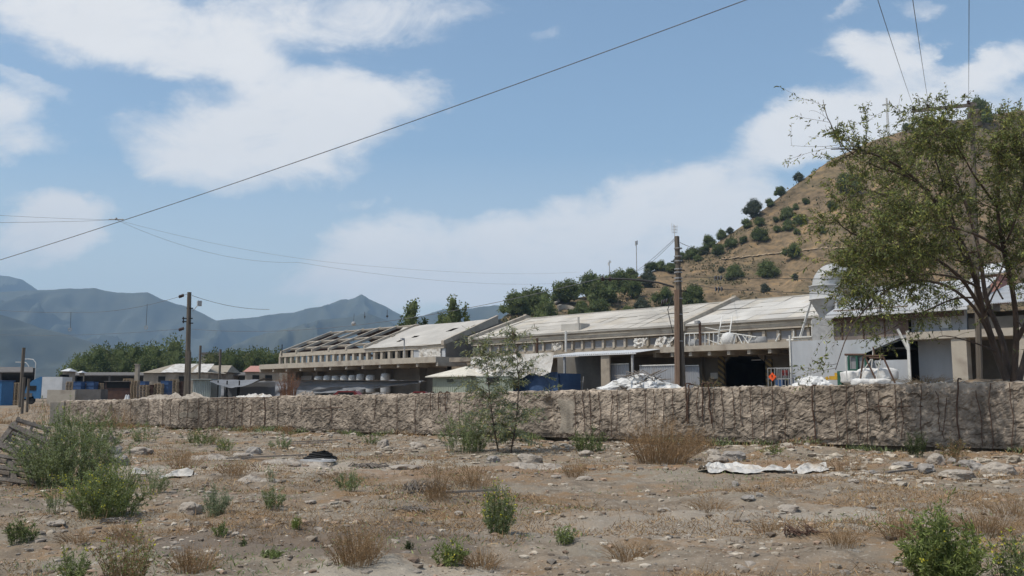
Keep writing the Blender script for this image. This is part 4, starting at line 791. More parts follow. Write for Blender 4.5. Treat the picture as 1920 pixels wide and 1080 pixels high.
# ---- corrugated hut and grey net shelter
xc, w_, zt_ = yard_box(362, 396, 712, 84, 3); t = thing('sheet_hut', 'small hut of pale green corrugated sheets beside the grey pole', 'hut', (xc, 85.5, YZ)); m = MB()
n_ = 40; xs = np.linspace(xc - w_ / 2, xc + w_ / 2, n_ + 1); ys = 84 + .05 * np.array([0, 1, 0, -1])[np.arange(n_ + 1) % 4]; A_ = np.array([[x_, y_, z_] for x_, y_ in zip(xs, ys) for z_ in (YZ - .2, zt_)]); i = np.arange(n_) * 2; m.add(A_, np.stack([i, i + 2, i + 3, i + 1], 1)); box(m, (xc, 85.6, (YZ + zt_) / 2), (w_ - .1, 3, zt_ - YZ - .05)); part(t, 'wall', m, MT['corrg'])
m = MB(); box(m, (xc, 85.5, zt_ + .04), (w_ + .3, 3.6, .06)); part(t, 'roof', m, MT['corrg'])
t = thing('net_shelter', 'low shelter roofed with sagging grey netting right of the sheet hut', 'shelter', (P(440, 740, 84)[0], 84, YZ)); m = MB()
a_, b_ = P(400, 713, 83), P(482, 712, 80)
def f(u_, v_): x_ = a_[0] + (b_[0] - a_[0]) * u_; return np.stack([x_, 82.0 + 4 * v_, a_[2] + .1 - .9 * (1 - v_) * np.sin(u_ * 3.1 + .2) * .9 + .05 * fbm(u_ * 8, v_ * 4)], 1)
grid(m, 30, 8, f); part(t, 'roof', m, MT['net'])
m = MB()
for px in (408, 425, 448): q_ = P(px, 740, 83); box(m, (q_[0], 83, (YZ + 2.6) / 2 + .2), (.1, .1, 2.3))
part(t, 'posts', m, MT['dark'])
m = MB(); box(m, ((a_[0] + b_[0]) / 2, 86.2, 1.6), (b_[0] - a_[0], .06, 2.4)); part(t, 'rear_net', m, MT['net'])

# ------------------------------------------------------------------ left yard
t = thing('long_shed', 'long low dark open shed with grey roof across the back of the yard', 'shed', (-70, 150, YZ)); Y = 140
for (pa, pb, pt, pbm) in ((-300, 62, 688, 697), (120, 540, 698, 703)):
    a_, b_ = P(pa, pt, Y + 6), P(pb, pt, Y + 6); c_, d_ = P(pa, pbm, Y), P(pb, pbm, Y); m = MB(); m.add([c_, d_, b_, a_, c_ - (0, 0, .15), d_ - (0, 0, .15), b_ - (0, 0, .15), a_ - (0, 0, .15)], [[0, 1, 2, 3], [7, 6, 5, 4], [0, 4, 5, 1], [1, 5, 6, 2]]); part(t, 'roof', m, MT['greyshed'])
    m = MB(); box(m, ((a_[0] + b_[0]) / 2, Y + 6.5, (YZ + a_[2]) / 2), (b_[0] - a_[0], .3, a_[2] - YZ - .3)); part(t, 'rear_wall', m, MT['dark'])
    for x_ in np.arange(c_[0] + 1, d_[0], 6): m = MB(); box(m, (x_, Y + .5, (YZ + c_[2]) / 2 - .1), (.3, .3, c_[2] - YZ)); part(t, 'post', m, MT['greyshed'])
def house(name, lab, pa, pb, pe, pr, Y, mt, wall=MT['conc'], tarp=None, d=7, hip=.3):
    a_, b_ = P(pa, pe, Y), P(pb, pe, Y); zr_ = P(pa, pr, Y + d / 2)[2]; t = thing(name, lab, 'house', ((a_[0] + b_[0]) / 2, Y + d / 2, YZ)); w_ = b_[0] - a_[0]; ze_ = a_[2]
    m = MB(); box(m, ((a_[0] + b_[0]) / 2, Y + d / 2, (YZ + ze_) / 2 - .2), (w_ - .6, d - .6, ze_ - YZ + .4)); part(t, 'wall', m, wall)
    h_ = min(w_ * hip, d / 2); V = [(a_[0], Y, ze_), (b_[0], Y, ze_), (b_[0], Y + d, ze_), (a_[0], Y + d, ze_), (a_[0] + h_, Y + d / 2, zr_), (b_[0] - h_, Y + d / 2, zr_)]
    m = MB(); m.add(V, [[0, 1, 5, 4], [2, 3, 4, 5]]); m.add(V, [[1, 2, 5], [3, 0, 4]]); m.add([(x_, y_, z_ - .03) for x_, y_, z_ in V[:4]], [[3, 2, 1, 0]]); part(t, 'roof', m, mt)
    if tarp:
        for (f0, f1, g0_, g1_) in tarp:
            def f(u_, v_):
                x_ = a_[0] + w_ * (f0 + (f1 - f0) * u_) + v_ * (g0_ - g1_); return np.stack([x_, Y + (d / 2) * v_, ze_ + (zr_ - ze_) * v_ + .06 + .03 * fbm(u_ * 6, v_ * 4)], 1)
            m = MB(); grid(m, 24, 8, f); part(t, 'tarp', m, MT['plastic'])
    for px_ in (.3, .6): m = MB(); box(m, (a_[0] + w_ * px_, Y + .27, ze_ - .9), (1., .06, .8)); part(t, 'window', m, MT['dark'])
    return t
house('tan_roof_house', 'low house with tan roof partly covered by bright white tarps', 264, 392, 699, 683, 128, MT['tanroof'], tarp=[(.28, .62, .5, 0), (.75, .97, -.3, .2)], d=9)
house('tan_roof_house', 'plain tan roofed house right of the tarp covered one', 374, 426, 698, 685, 136, MT['tanroof'], hip=.1)
house('red_roof_house', 'low house with pinkish red roof at the left end of the far dock', 455, 535, 697, 686, 132, MT['redroof'], hip=.02)
house('white_roof_hut', 'tiny pale roofed hut between the dark trees by the long shed', 112, 129, 696, 691, 135, MT['white'], d=3)
house('white_roof_hut', 'tiny bright white hut roof above the blue crates', 143, 152, 699, 695.5, 132, MT['white'], d=2)
t = thing('round_hill_building', 'distant dark roofed building just visible above the trees right of the grey pole', 'building', (P(395, 660, 260)[0], 260, YZ)); a_ = P(378, 664, 260); b_ = P(412, 664, 260); m = MB(); box(m, ((a_[0] + b_[0]) / 2, 262, a_[2] / 2), (b_[0] - a_[0], 4, a_[2])); part(t, 'wall', m, MT['tanroof']); m = MB(); box(m, ((a_[0] + b_[0]) / 2, 262, a_[2] + .25), (b_[0] - a_[0] + .6, 4.6, .5)); part(t, 'roof', m, MT['greyshed'])
# chimney stack of the small house
m = MB(); p = P(258, 684, 126); box(m, (p[0], 126, (YZ + p[2]) / 2), (.5, .6, p[2] - YZ)); box(m, (p[0], 126, p[2] + .05), (.65, .75, .12)); solo('chimney', m, MT['conc'], 'stubby pale chimney left of the tarp covered roof', 'chimney')

# truck
Y = 104.; a_ = P(57, 710, Y); b_ = P(88, 710, Y); c_ = P(126, 707, Y); t = thing('box_truck', 'old blue cab truck with pale grey cargo box parked behind the wall end', 'truck', ((a_[0] + c_[0]) / 2, Y, YZ))
x0, x1, x2 = a_[0], b_[0], c_[0]; zt_ = c_[2]
m = MB(); pr = [(x0, 1.15), (x0, 1.9), (x0 + .25, 2.6), (x0 + .8, 3.2), (x1 - .2, zt_ + .02), (x1, zt_ + .03), (x1, 1.15)]; V = [(x_, y_, z_) for y_ in (Y - 1.1, Y + 1.1) for x_, z_ in pr]; n_ = len(pr)
m.add(V, [list(range(n_)), list(range(2 * n_ - 1, n_ - 1, -1))]); m.add(V, [[q, (q + 1) % n_, (q + 1) % n_ + n_, q + n_][::-1] for q in range(n_)]); part(t, 'cab', m, MT['blue'])
m = MB(); box(m, ((x1 + x2) / 2 + .05, Y, (1.2 + zt_) / 2), (x2 - x1 - .02, 2.3, zt_ - 1.2)); part(t, 'cargo_box', m, MT['white'])
m = MB(); box(m, (x0 + .95, Y - 1.12, 2.35), (.8, .04, .55)); box(m, (x0 + .12, Y, 2.3), (.1, 1.7, .5)); part(t, 'window', m, MT['dark'])
m = MB(); box(m, (x0 + .5, Y - 1.2, 1.55), (.9, .05, .45)); part(t, 'ladder_frame', m, MT['greyshed'])
for x_ in (x0 + .7, x2 - .9): m = MB(); tube(m, [(x_, Y - 1.1, 1.0), (x_, Y - .8, 1.0)], .5, 16); part(t, 'wheel', m, MT['rubber'])
m = MB(); p = P(12, 715, 92); V = boxv(-2.2, .95, -1.2, 1.2, 0, p[2] - YZ); m.xf(V, BOXF, (p[0] - .8, 92, YZ), .05); t = thing('blue_container', 'bright blue skip container at the far left edge of the picture', 'container', (p[0], 92, YZ)); part(t, 'body', m, MT['blue'])
m = MB(); box(m, (p[0] - 1.42, 92, p[2] + .05), (3.3, 2.6, .1), .05); part(t, 'rim', m, MT['bluedull'])
def pallets(px0, px1, top, Y, lab, mt=MT['palletwood'], bottom=YZ):
    a_, b_ = P(px0, top, Y), P(px1, top, Y); w_ = b_[0] - a_[0]; xc = (a_[0] + b_[0]) / 2; m = MB(); z_ = bottom
    while z_ < a_[2] - .1:
        j_ = random.uniform(-.04, .04)
        for s_ in (-.45, 0, .45): box(m, (xc + s_ * w_ + j_, Y, z_ + .07), (.1 * w_, w_, .09))
        for s_ in np.linspace(-.42, .42, 5): box(m, (xc + j_, Y + s_ * w_, z_ + .13), (w_, .11 * w_, .025))
        box(m, (xc + j_, Y, z_ + .012), (w_, w_, .02)); z_ += .16
    return solo('pallet_stack', m, mt, lab, 'pallet stack', (xc, Y, YZ), 'pallet stacks in the yard')
for a_ in [(26, 40, 716, 96, 'pallet stack right beside the bright blue skip container'), (127, 140, 715, 99, 'wooden pallet stack touching the left side of the first blue crates'), (158, 167, 717, 99, 'narrow pallet stack between the two blue crate blocks'), (180, 193, 718, 100, 'low pallet stack left of the brown container'),
           (248, 260, 713, 92, 'tall pale pallet stack right of the brown container'), (264, 278, 721, 90, 'low pallet stack in front of the blue crates, right of the tall pale one'), (291, 305, 718, 91, 'pale pallet stack between the two right hand blue stacks'), (320, 334, 711, 94, 'tallest tan pallet stack, left of the grey pole'), (234, 248, 709, 108, 'dark pallet stack behind the right corner of the brown container')]: pallets(*a_)
def crates(px0, px1, top, Y, lab, mt, name='crate_stack'):
    a_, b_ = P(px0, top, Y), P(px1, top, Y); w_ = b_[0] - a_[0]; xc = (a_[0] + b_[0]) / 2; m = MB(); z_ = YZ; hh = .42
    while z_ < a_[2] - .2:
        box(m, (xc, Y, z_ + hh * .46), (w_ * .94, 1.1, hh * .86)); box(m, (xc, Y, z_ + hh * .95), (w_, 1.16, hh * .10)); z_ += hh
    return solo(name, m, mt, lab, 'crate stack', (xc, Y, YZ), 'crate stacks in the yard')
crates(142, 157, 713, 98, 'dull blue crate block directly right of the truck and pallets', MT['bluedull']); crates(166, 181, 716, 99, 'dull blue crate block second from the truck', MT['bluedull']); crates(260, 277, 712, 95, 'dull blue crate stack between two pale pallet stacks, behind the low one', MT['bluedull'])
crates(305, 320, 717, 92, 'dull blue crate stack just left of the tallest tan pallets', MT['bluedull']); crates(334, 346, 712, 95, 'brown crate stack touching the grey pole', MT['brownsteel_roofshade']); crates(277, 291, 720, 91, 'brown crate stack between two low pallet stacks', MT['brownsteel_roofshade'])
a_, b_ = P(195, 716, 97), P(242, 716, 97); t = thing('brown_container', 'rusty dark brown open front container left of the pale pallet stacks', 'container', ((a_[0] + b_[0]) / 2, 98, YZ)); w_ = b_[0] - a_[0]; xc = (a_[0] + b_[0]) / 2
m = MB(); box(m, (xc, 98.5, (YZ + a_[2]) / 2), (w_, 2.2, a_[2] - YZ)); part(t, 'body', m, MT['brownsteel_roofshade']); m = MB(); box(m, (xc, 97.37, a_[2] - .3), (w_ * .92, .04, .7)); part(t, 'opening_shade', m, MT['dark']); m = MB(); box(m, (xc, 98.4, a_[2] + .05), (w_ + .2, 2.5, .08)); part(t, 'roof', m, MT['greyshed'])  # dark panel on the closed front paints the shade of an opening
m = MB(); a_, b_ = P(90, 731, 90), P(142, 731, 90); box(m, ((a_[0] + b_[0]) / 2, 90, (YZ + a_[2]) / 2), (b_[0] - a_[0], .25, a_[2] - YZ)); solo('low_wall', m, MT['conc_light'], 'low pale wall in front of the truck cargo box', 'wall')
m = MB(); a_, b_ = P(143, 730, 91), P(192, 729, 91); box(m, ((a_[0] + b_[0]) / 2, 91.5, (YZ + a_[2]) / 2), (b_[0] - a_[0], 1.6, a_[2] - YZ)); box(m, ((a_[0] + b_[0]) / 2, 91, YZ + .5), (b_[0] - a_[0] + .5, 2, .2)); solo('flatbed', m, MT['greyshed'], 'low grey metal flatbed between the pale wall and the brown container', 'flatbed')
for n_, px in enumerate((237, 241)):
    m = MB(); p = P(px, 738, 89); lathe(m, [(.01, 0), (.28, 0), (.22, .4), (.08, 1.05), (.01, 1.1)], (p[0], 89, YZ), 10); solo('white_cone', m, MT['white'], ('left one of the two white cones before the brown container', 'right one of the two white cones before the brown container')[n_], 'cone', group='white cones')
# red cars partly hidden
for n_, (px0, px1, top, lab) in enumerate(((616, 690, 733, 'dark red car mostly hidden behind the wall, left of the other red one'), (764, 812, 734, 'bright red car low behind the wall left of the kiosk'))):
    Y = 60.; a_, b_ = P(px0, top, Y), P(px1, top, Y); x0, x1 = a_[0], b_[0]; w_ = x1 - x0; zt_ = a_[2]; t = thing('parked_car', lab, 'car', ((x0 + x1) / 2, Y, YZ), 'red cars behind the wall')
    pr = [(x0, zt_ - .95), (x0, zt_ - .55), (x0 + .12 * w_, zt_ - .38), (x0 + .3 * w_, zt_), (x0 + .72 * w_, zt_), (x0 + .86 * w_, zt_ - .36), (x1, zt_ - .5), (x1, zt_ - .95)]; V = [(x_, y_, z_) for y_ in (Y - .85, Y + .85) for x_, z_ in pr]; n2 = len(pr)
    m = MB(); m.add(V, [list(range(n2)), list(range(2 * n2 - 1, n2 - 1, -1))]); m.add(V, [[q, (q + 1) % n2, (q + 1) % n2 + n2, q + n2][::-1] for q in range(n2)]); part(t, 'body', m, MT['red'])
    m = MB(); box(m, (x0 + .5 * w_, Y - .86, zt_ - .2), (.38 * w_, .03, .22)); part(t, 'window', m, MT['dark'])
    for f_ in (.2, .8): m = MB(); tube(m, [(x0 + f_ * w_, Y - .9, zt_ - .95), (x0 + f_ * w_, Y - .7, zt_ - .95)], .32, 14); part(t, 'wheel', m, MT['rubber'])

# ------------------------------------------------------------------ dock top clutter, lamps, ladder, rags, cage, bags, sign
def ppole(name, lab, px, pyt, pyb, v, r, mt, head=None, cat='post', grp=None):
    u = U(px, v); zb0 = Z(px, pyb, v); zt0 = Z(px, pyt, v); b0 = W(u, v, zb0); t = thing(name, lab, cat, tuple(b0), grp); m = MB(); tube(m, [b0, W(u, v, zt0)], r, 7); part(t, 'post', m, mt)
    if head: m = MB(); p = W(u + .1, v - .15, zt0); box(m, p, (.34, .3, .22), .7); part(t, 'lamp_head', m, MT['steel'])
    return t
ppole('lamp_post', 'rusty short lamp post on the canopy right of the tall brown pole', 1313, 604, 648, .6, .10, MT['rust'], True, 'lamp', 'lamps on the dock roofs')
ppole('lamp_post', 'thin lamp post at the roof edge of the old far warehouse', 758, 636, 672, .4, .06, MT['steel'], True, 'lamp', 'lamps on the dock roofs')
ppole('vent_pipe', 'dark upright pipe in front of the windows behind the young tree', 1007, 634, 662, .6, .12, MT['rust'], cat='pipe')
ppole('vent_pipe', 'bent white pipe rising past the roof edge with a rooftop box', 1061, 621, 660, V1 - .8, .10, MT['whitesteel'], cat='pipe')
ppole('thin_mast', 'thin dark mast at the left end of the old warehouse roof', 529, 646, 668, 1., .06, MT['dark'], cat='mast')
m = MB(); u = U(1072, V1 + .6); z_ = Z(1072, 619, V1 + .6); wb(m, u - 1.3, u + 1.0, V1 + .3, V1 + 1.6, z_ - .1, z_ + .55); wb(m, u - 1.2, u - 1.05, V1 + .2, V1 + .3, z_ - .3, z_ + 1.1); solo('rooftop_box', m, MT['roofsheet'], 'pale box vent sitting on the roof edge above the windows', 'vent')
t = thing('ladder', 'light metal ladder leaning from the canopy up to the white roof', 'ladder', tuple(W(U(1352, 2), 2, CZ1)))
la, lb = (U(1345, 1.5), 1.5, CZ1 + .05), (U(1362, V1), V1 - .5, Z(1362, 591, V1 - .5)); wd = .5
for s_ in (0, 1): m = MB(); off = -.9 * s_; wbar(m, (la[0] + off, la[1], la[2]), (lb[0] + off, lb[1], lb[2]), .07); part(t, 'rail', m, MT['whitesteel'])
for q in range(1, 8): m = MB(); f_ = q / 8; c_ = np.array(la) + (np.array(lb) - np.array(la)) * f_; wbar(m, tuple(c_), (c_[0] - .9, c_[1], c_[2]), .05); part(t, 'rung', m, MT['whitesteel'])
t = thing('scaffold_heap', 'tangled white steel trestle frames standing on the dock canopy', 'scaffold', tuple(W(U(1395, 1), 1, CZ1)))
def seg(m, p0, y0, p1, y1, v, r=.045): a_ = UZ(p0, y0, v); b_ = UZ(p1, y1, v); tube(m, [W(a_[0], v, a_[1]), W(b_[0], v, b_[1])], r, 5)
m = MB(); vv = .9
for s_ in ((1372, 625, 1418, 632), (1382, 626, 1392, 645), (1392, 628, 1403, 644), (1400, 630, 1395, 645), (1410, 631, 1402, 646), (1376, 645, 1381, 628), (1370, 642, 1376, 627), (1345, 648, 1350, 612), (1355, 646, 1345, 628)): seg(m, *s_, vv)
part(t, 'frame', m, MT['whitesteel'])
t = thing('pipe_railing', 'thin pipe railing along the canopy around the rusty lamp post', 'railing', tuple(W(U(1300, .8), .8, CZ1)))
m = MB()
for px in (1284, 1293, 1302, 1322, 1330, 1338, 1347): seg(m, px, 625, px, 650, .8, .04)
seg(m, 1284, 626, 1350, 623, .8, .04); seg(m, 1322, 614, 1352, 620, .8, .03); seg(m, 1324, 636, 1352, 646, .8, .03); part(t, 'rails', m, MT['whitesteel'])
t = thing('pipe_stand', 'white pipe frame with a bench beside the legs of the cyclone', 'frame', tuple(W(U(1500, .8), .8, CZ1))); m = MB()
for s_ in ((1522, 602, 1523, 634), (1522, 602, 1536, 601), (1455, 640, 1462, 626), (1475, 638, 1524, 635), (1524, 634, 1530, 604), (1488, 620, 1488, 636)): seg(m, *s_, .7, .06)
wb(m, U(1525, .7), U(1488, .7), .5, 1.1, CZ1 + .25, CZ1 + .34); part(t, 'pipes', m, MT['whitesteel'])
for n_, (px0, px1, top, bot, lab) in enumerate(((1190, 1214, 634, 651, 'white rag hanging over the window just left of the brown pole group'), (1230, 1250, 631, 650, 'crumpled white cloth bundle directly left of the brown pole'), (1250, 1263, 632, 652, 'narrow white cloth touching the brown pole'), (1038, 1054, 641, 658, 'triangular white rag over a window right of the young tree'))):
    v = V1 - .7; m = MB(); wsheet(m, (U(px1, v), v, Z(px1, top, v)), (U(px0, v), v, Z(px0, top + 3, v)), (U(px0 + 2, v), v - .2, Z(px0, bot, v)), (U(px1 - 2, v), v - .3, Z(px1, bot - 1, v)), 20, 14, .22, 7, n_ + 11); solid('hanging_cloth', m, MT['plastic'], lab, 'cloth')
for n_, (px, py, r_, h_, mt, lab) in enumerate(((1366, 641, .5, .9, MT['bag'], 'dirty white sack on the canopy below the ladder'), (1541, 632, .42, 1.4, MT['bag'], 'upright dusty sack beside the cyclone base'), (1303, 643, .5, .55, MT['steel'], 'grey round drum lying behind the pipe railing'), (1427, 636, .45, .5, MT['steel'], 'open grey tub right of the trestle frames'), (1412, 633, .4, .45, MT['steel'], 'small tub left of the open grey tub'))):
    v = 1.3; c_ = W(U(px, v), v, CZ1); m = MB(); lathe(m, [(.01, 0), (r_, 0), (r_ * 1.05, h_ * .5), (r_ * .9, h_ * .9), (r_ * (.5 if 'sack' in lab else .9), h_), (.01, h_ * .98)], (0, 0, 0), 12); Vv = np.concatenate(m.V); Vv *= 1 + (.12 if 'sack' in lab else .0) * fbm(Vv[:, 0] * 3, Vv[:, 1] * 3, Vv[:, 2] * 3, 2, n_)[:, None]; m.V = [Vv + c_]
    solo('sack' if 'sack' in lab else 'drum', m, mt, lab, 'sack' if 'sack' in lab else 'drum', smooth=True)
# cage cart with orange diamond
v = -.6; ua, ub_ = U(1483, v), U(1438, v); zt_ = Z(1460, 690, v); t = thing('cage_cart', 'wire cage rack loaded with odds and ends at the doorway', 'cage', tuple(W((ua + ub_) / 2, v, YZ))); m = MB()
for u in np.linspace(ua, ub_, 8): 
    for dv_ in (0, 1.2): wbar(m, (u, v + dv_, YZ - .2), (u, v + dv_, zt_), .04)
for z_ in np.linspace(YZ, zt_, 5):
    for dv_ in (0, 1.2): wbar(m, (ua, v + dv_, z_), (ub_, v + dv_, z_), .04)
part(t, 'frame', m, MT['steel'])
m = MB(); wb(m, U(1472, v), U(1462, v), v + .2, v + .5, Z(1466, 704, v), Z(1466, 694, v)); solo('red_box', m, MT['red'], 'dull red box inside the wire cage rack', 'box')
m = MB(); wb(m, U(1461, v), U(1447, v), v + .3, v + .9, YZ, Z(1455, 712, v)); wb(m, U(1482, v), U(1474, v), v + .3, v + .9, YZ, Z(1478, 708, v)); solo('grey_boxes', m, MT['bluedull'], 'dark boxes stored at the bottom of the wire cage', 'boxes')
c_ = W(U(1446, v - .15), v - .15, Z(1446, 706.5, v - .15)); e_ = .29; du3 = np.array([DU[0], DU[1], 0]); up3 = np.array([0, 0, 1.]); dv3 = np.array([DV[0], DV[1], 0]) * .03
V = [c_ + du3 * e_, c_ + up3 * e_, c_ - du3 * e_, c_ - up3 * e_]; V = V + [q + dv3 for q in V]; t = thing('diamond_sign', 'orange diamond sign with small dark flame mark hung on the wire cage', 'sign', tuple(c_)); m = MB(); m.add(V, [[0, 1, 2, 3], [7, 6, 5, 4], [0, 4, 5, 1], [1, 5, 6, 2], [2, 6, 7, 3], [3, 7, 4, 0]]); part(t, 'plate', m, MT['orange'])
m = MB(); d_ = -dv3 * .3; fl = [(-.05, .02), (-.03, .10), (0, .17), (.02, .10), (.05, .12), (.06, .03), (.03, -.02), (-.03, -.02)]; m.add([c_ + d_ + du3 * a_ + up3 * b_ for a_, b_ in fl], [list(range(8))]); m.add([c_ + d_ + du3 * a_ + up3 * b_ for a_, b_ in ((-.07, -.08), (.07, -.08), (.07, -.06), (-.07, -.06))], [[0, 1, 2, 3]]); part(t, 'flame_mark', m, MT['dark'])
# white bulk bags at right, scaffold frames, green cabin machine, yellow machine, rubbish sacks
def bagmb(c_, sx, sy, sz, seed):
    m = MB(); V, Fc = ICO3; Wv = np.sign(V) * np.abs(V) ** .55; Wv = Wv / np.abs(Wv).max(); n_ = fbm(V[:, 0] * 2 + seed, V[:, 1] * 2, V[:, 2] * 2, 3, seed); Wv = Wv * (1 + .12 * n_)[:, None]; return m.add(Wv * np.array([sx, sy, sz]) + c_, Fc)
v = -2.5
for n_, (px, py, w_, h_, lab) in enumerate(((1594, 708, 32, 26, 'white bulk bag at the left end of the bagged load'), (1625, 704, 36, 26, 'middle white bulk bag of the load under the trestle frames'), (1657, 702, 38, 24, 'right hand white bulk bag under the trestle frames'), (1610, 717, 26, 14, 'low slumped white bag at the front left of the load'), (1645, 716, 34, 12, 'low slumped white bag at the front right of the load'))):
    v_ = v - (.8 if n_ > 2 else 0); c_ = W(U(px, v_), v_, Z(px, py, v_)); solo('bulk_bag', bagmb(c_, px2m(w_, c_[1]) * .52, .7, px2m(h_, c_[1]) * .5, n_), MT['bag'], lab, 'bulk bag', group='white bulk bags by the panel shed', smooth=True)
t = thing('trestle_scaffold', 'rusty A frame trestle straddling the white bulk bags', 'scaffold', tuple(W(U(1630, -3.6), -3.6, YZ))); v = -3.6; m = MB()
for s_ in ((1584, 665, 1624, 665), (1620, 668, 1657, 667), (1630, 671, 1655, 671)): seg(m, *s_, v, .07)
part(t, 'top_beam', m, MT['rust'])
for s_ in ((1655, 667, 1678, 718), (1621, 667, 1646, 720), (1619, 668, 1612, 720), (1637, 650, 1640, 667)): m = MB(); seg(m, *s_, v, .055); part(t, 'leg', m, MT['rust'])
m = MB()
for s_ in ((1634, 672, 1612, 706), (1652, 668, 1642, 716), (1638, 650, 1634, 690), (1585, 666, 1588, 715)): seg(m, *s_, v, .04)
part(t, 'brace', m, MT['whitesteel'])
v = -1.4; t = thing('glass_cabin', 'green framed glazed machine cabin standing behind the bulk bags', 'cabin', tuple(W(U(1606, v), v, YZ))); a_, b_ = U(1622, v), U(1590, v); m = MB(); zt_ = Z(1606, 668, v)
for u in (a_, (a_ + b_) / 2, b_): wb(m, u - .06, u + .06, v - .06, v + .06, YZ, zt_)
wb(m, a_, b_, v - .07, v + 1.2, zt_, zt_ + .1); wb(m, a_, b_, v - .05, v + 1., YZ, Z(1606, 692, v)); part(t, 'frame', m, MT['greenpaint'])
m = MB(); wb(m, a_ + .07, b_ - .07, v + .1, v + .14, Z(1606, 692, v), zt_ - .02); part(t, 'glass', m, MT['glass'])
m = MB(); v = -2.2; a_ = W(U(1560, v), v, YZ); t = thing('yellow_machine', 'small yellow machine with bucket beside the heap of white sacks', 'machine', tuple(a_)); wb(m, U(1575, v), U(1552, v), v, v + 1, Z(1560, 712, v), Z(1560, 705, v)); wb(m, U(1571, v), U(1561, v), v + .1, v + .8, Z(1560, 705, v), Z(1560, 699, v)); part(t, 'body', m, MT['yellow'])
m = MB(); wb(m, U(1578, v), U(1570, v), v - .2, v + 1.1, YZ, Z(1575, 696, v)); part(t, 'cabinet', m, MT['greenpaint'])
m = MB(); wbar(m, (U(1552, v), v - .1, Z(1552, 708, v)), (U(1540, v), v - .3, Z(1540, 717, v)), .2); part(t, 'arm', m, MT['yellow'])
def heap(name, lab, cat, px0, px1, top, bot, Y, mt, n, sz, seed, tagk=None):
    r = np.random.default_rng(seed); m = MB()
    for q in range(n):
        f_ = r.random(); g_ = r.random() ** 1.5; px = px0 + (px1 - px0) * f_; hh = (1 - abs(2 * f_ - 1) ** 1.6); p = P(px, bot, Y); z_ = p[2] + px2m(bot - top, Y) * hh * g_ * .9; s_ = sz * (.6 + .8 * r.random())
        rock(m, (p[0], Y + (r.random() - .5) * 2.2 * (1 - g_ * .7), z_), (s_ * 1.2, s_, s_ * .55), seed + q, ICO2, .6)
    return solo(name, m, mt, lab, cat, tuple(P((px0 + px1) / 2, bot, Y)), smooth=False)
heap('sack_heap', 'sprawling heap of torn white sacks and sticks just left of the brown pole', 'sack heap', 1135, 1268, 700, 733, 38, MT['bag'], 110, .28, 3)
heap('sack_heap', 'small heap of crumpled white sacks against the grey panel wall', 'sack heap', 1506, 1550, 706, 726, 46, MT['bag'], 40, .26, 9)
m = MB(); r = np.random.default_rng(4)
for q in range(70):
    p = P(1175 + 60 * r.random(), 722 - 20 * r.random() * (1), 37.2 + r.random()); a_ = r.random() * 6.3; l_ = .3 + .5 * r.random(); tube(m, [p, p + (math.cos(a_) * l_, math.sin(a_) * l_, (r.random() - .3) * .4)], .018, 4)
solo('stick_pile', m, MT['wood'], 'brown sticks piled on top of the white sack heap', 'stick pile', tuple(P(1200, 722, 37)))
# junk in the dark bays
v = -2.6; m = MB()
for q in range(9):
    px = 1050 + q * 7 + random.random() * 4; u = U(px, v); wbar(m, (u, v, YZ), (u + random.uniform(-.6, .6), v + random.random(), YZ + random.uniform(1.2, 2.6)), .05)
wb(m, U(1080, v), U(1068, v), v, v + .6, YZ, YZ + 1.2); solo('scrap_rack', m, MT['steel'], 'jumble of bars and boxes in the dark bay under the awning', 'scrap')

# ------------------------------------------------------------------ chipped concrete wall with exposed rebar
def wallz(t): return 1.93 - .80 * t, -.62 * t            # top, base at wall parameter t
def WP(t, s, z):                                             # wall coords to world; s metres behind the face
    t = np.asarray(t, float); return np.stack([WA[0] + WD[0] * t * WLEN + WN[0] * s, WA[1] + WD[1] * t * WLEN + WN[1] * s, z + 0 * t], -1)
def wt(px):
    d = ray(px, 780); q = d[:2]; k = np.dot(WA, WN) / np.dot(q, WN); return float(np.dot(q * k - WA, WD) / WLEN)
T0, T1 = -.16, wt(108)
tk = wt(1062)                                               # the smooth patch and its broken hollow
def wallface(t, h):
    """depth of the chipped surface (metres into the wall) at parameter t and relative height h"""
    x = t * WLEN; z = h * 1.9
    c = vn(x * 1.1, z * 1.1, 0, 61) * .5 + .5
    big = sstep(-.2, .5, vn(x * .6, z * .7, 0, 60)); wx = x + .12 * vn(x * 3, z * 3, 0, 68); wz = z + .12 * vn(x * 3, z * 3, 0, 69)
    d1, r1, q1, ox, oy = worley(wx * 3.3, wz * 3.6, 101); d2, r2, q2, o2x, o2y = worley(wx * 8.5, wz * 9, 111)
    n = .10 * fbm(x * .9, z * .9, 0, 2, 62) + .035 + (.07 * r1 + .10 * (q1 - .5) * ox + .10 * (r1 - .3) * oy) * (.5 + .7 * big) + (.075 * r2 + .05 * (q2 - .5) * o2x + .05 * (r2 - .4) * o2y) + .02 * vn(x * 19, z * 21, 0, 65)
    n = n + .10 * sstep(.86, 1.0, h) ** 2 * (.6 + vn(x * 1.7, 0, 0, 66)) + .10 * sstep(.12, 0, h)
    patch = np.zeros_like(x)
    for pc, pw, h0, h1 in ((1062, 16, .1, .78), (352, 22, .35, .55)):
        tc_, tw_ = wt(pc), abs(wt(pc + pw) - wt(pc)); e = np.abs(t - tc_) / tw_ + .3 * fbm(x * 3, z * 3, 0, 3, 67)
        patch = np.maximum(patch, (1 - sstep(.85, 1.0, e)) * (1 - sstep(h1 - .03, h1 + .03, h + .05 * vn(x * 3, 0, 0, 9))) * sstep(h0 - .03, h0 + .03, h))
    return n * .48 * (1 - patch) + .02 * patch + .22 * np.exp(-((t - wt(1025)) / .004) ** 2) * sstep(.95, .7, h), patch
wall = thing('concrete_wall', 'long broken concrete wall with chipped rubble face and exposed rusty bars', 'wall', tuple(WP(.4, .4, 0)))
tl = [T0]
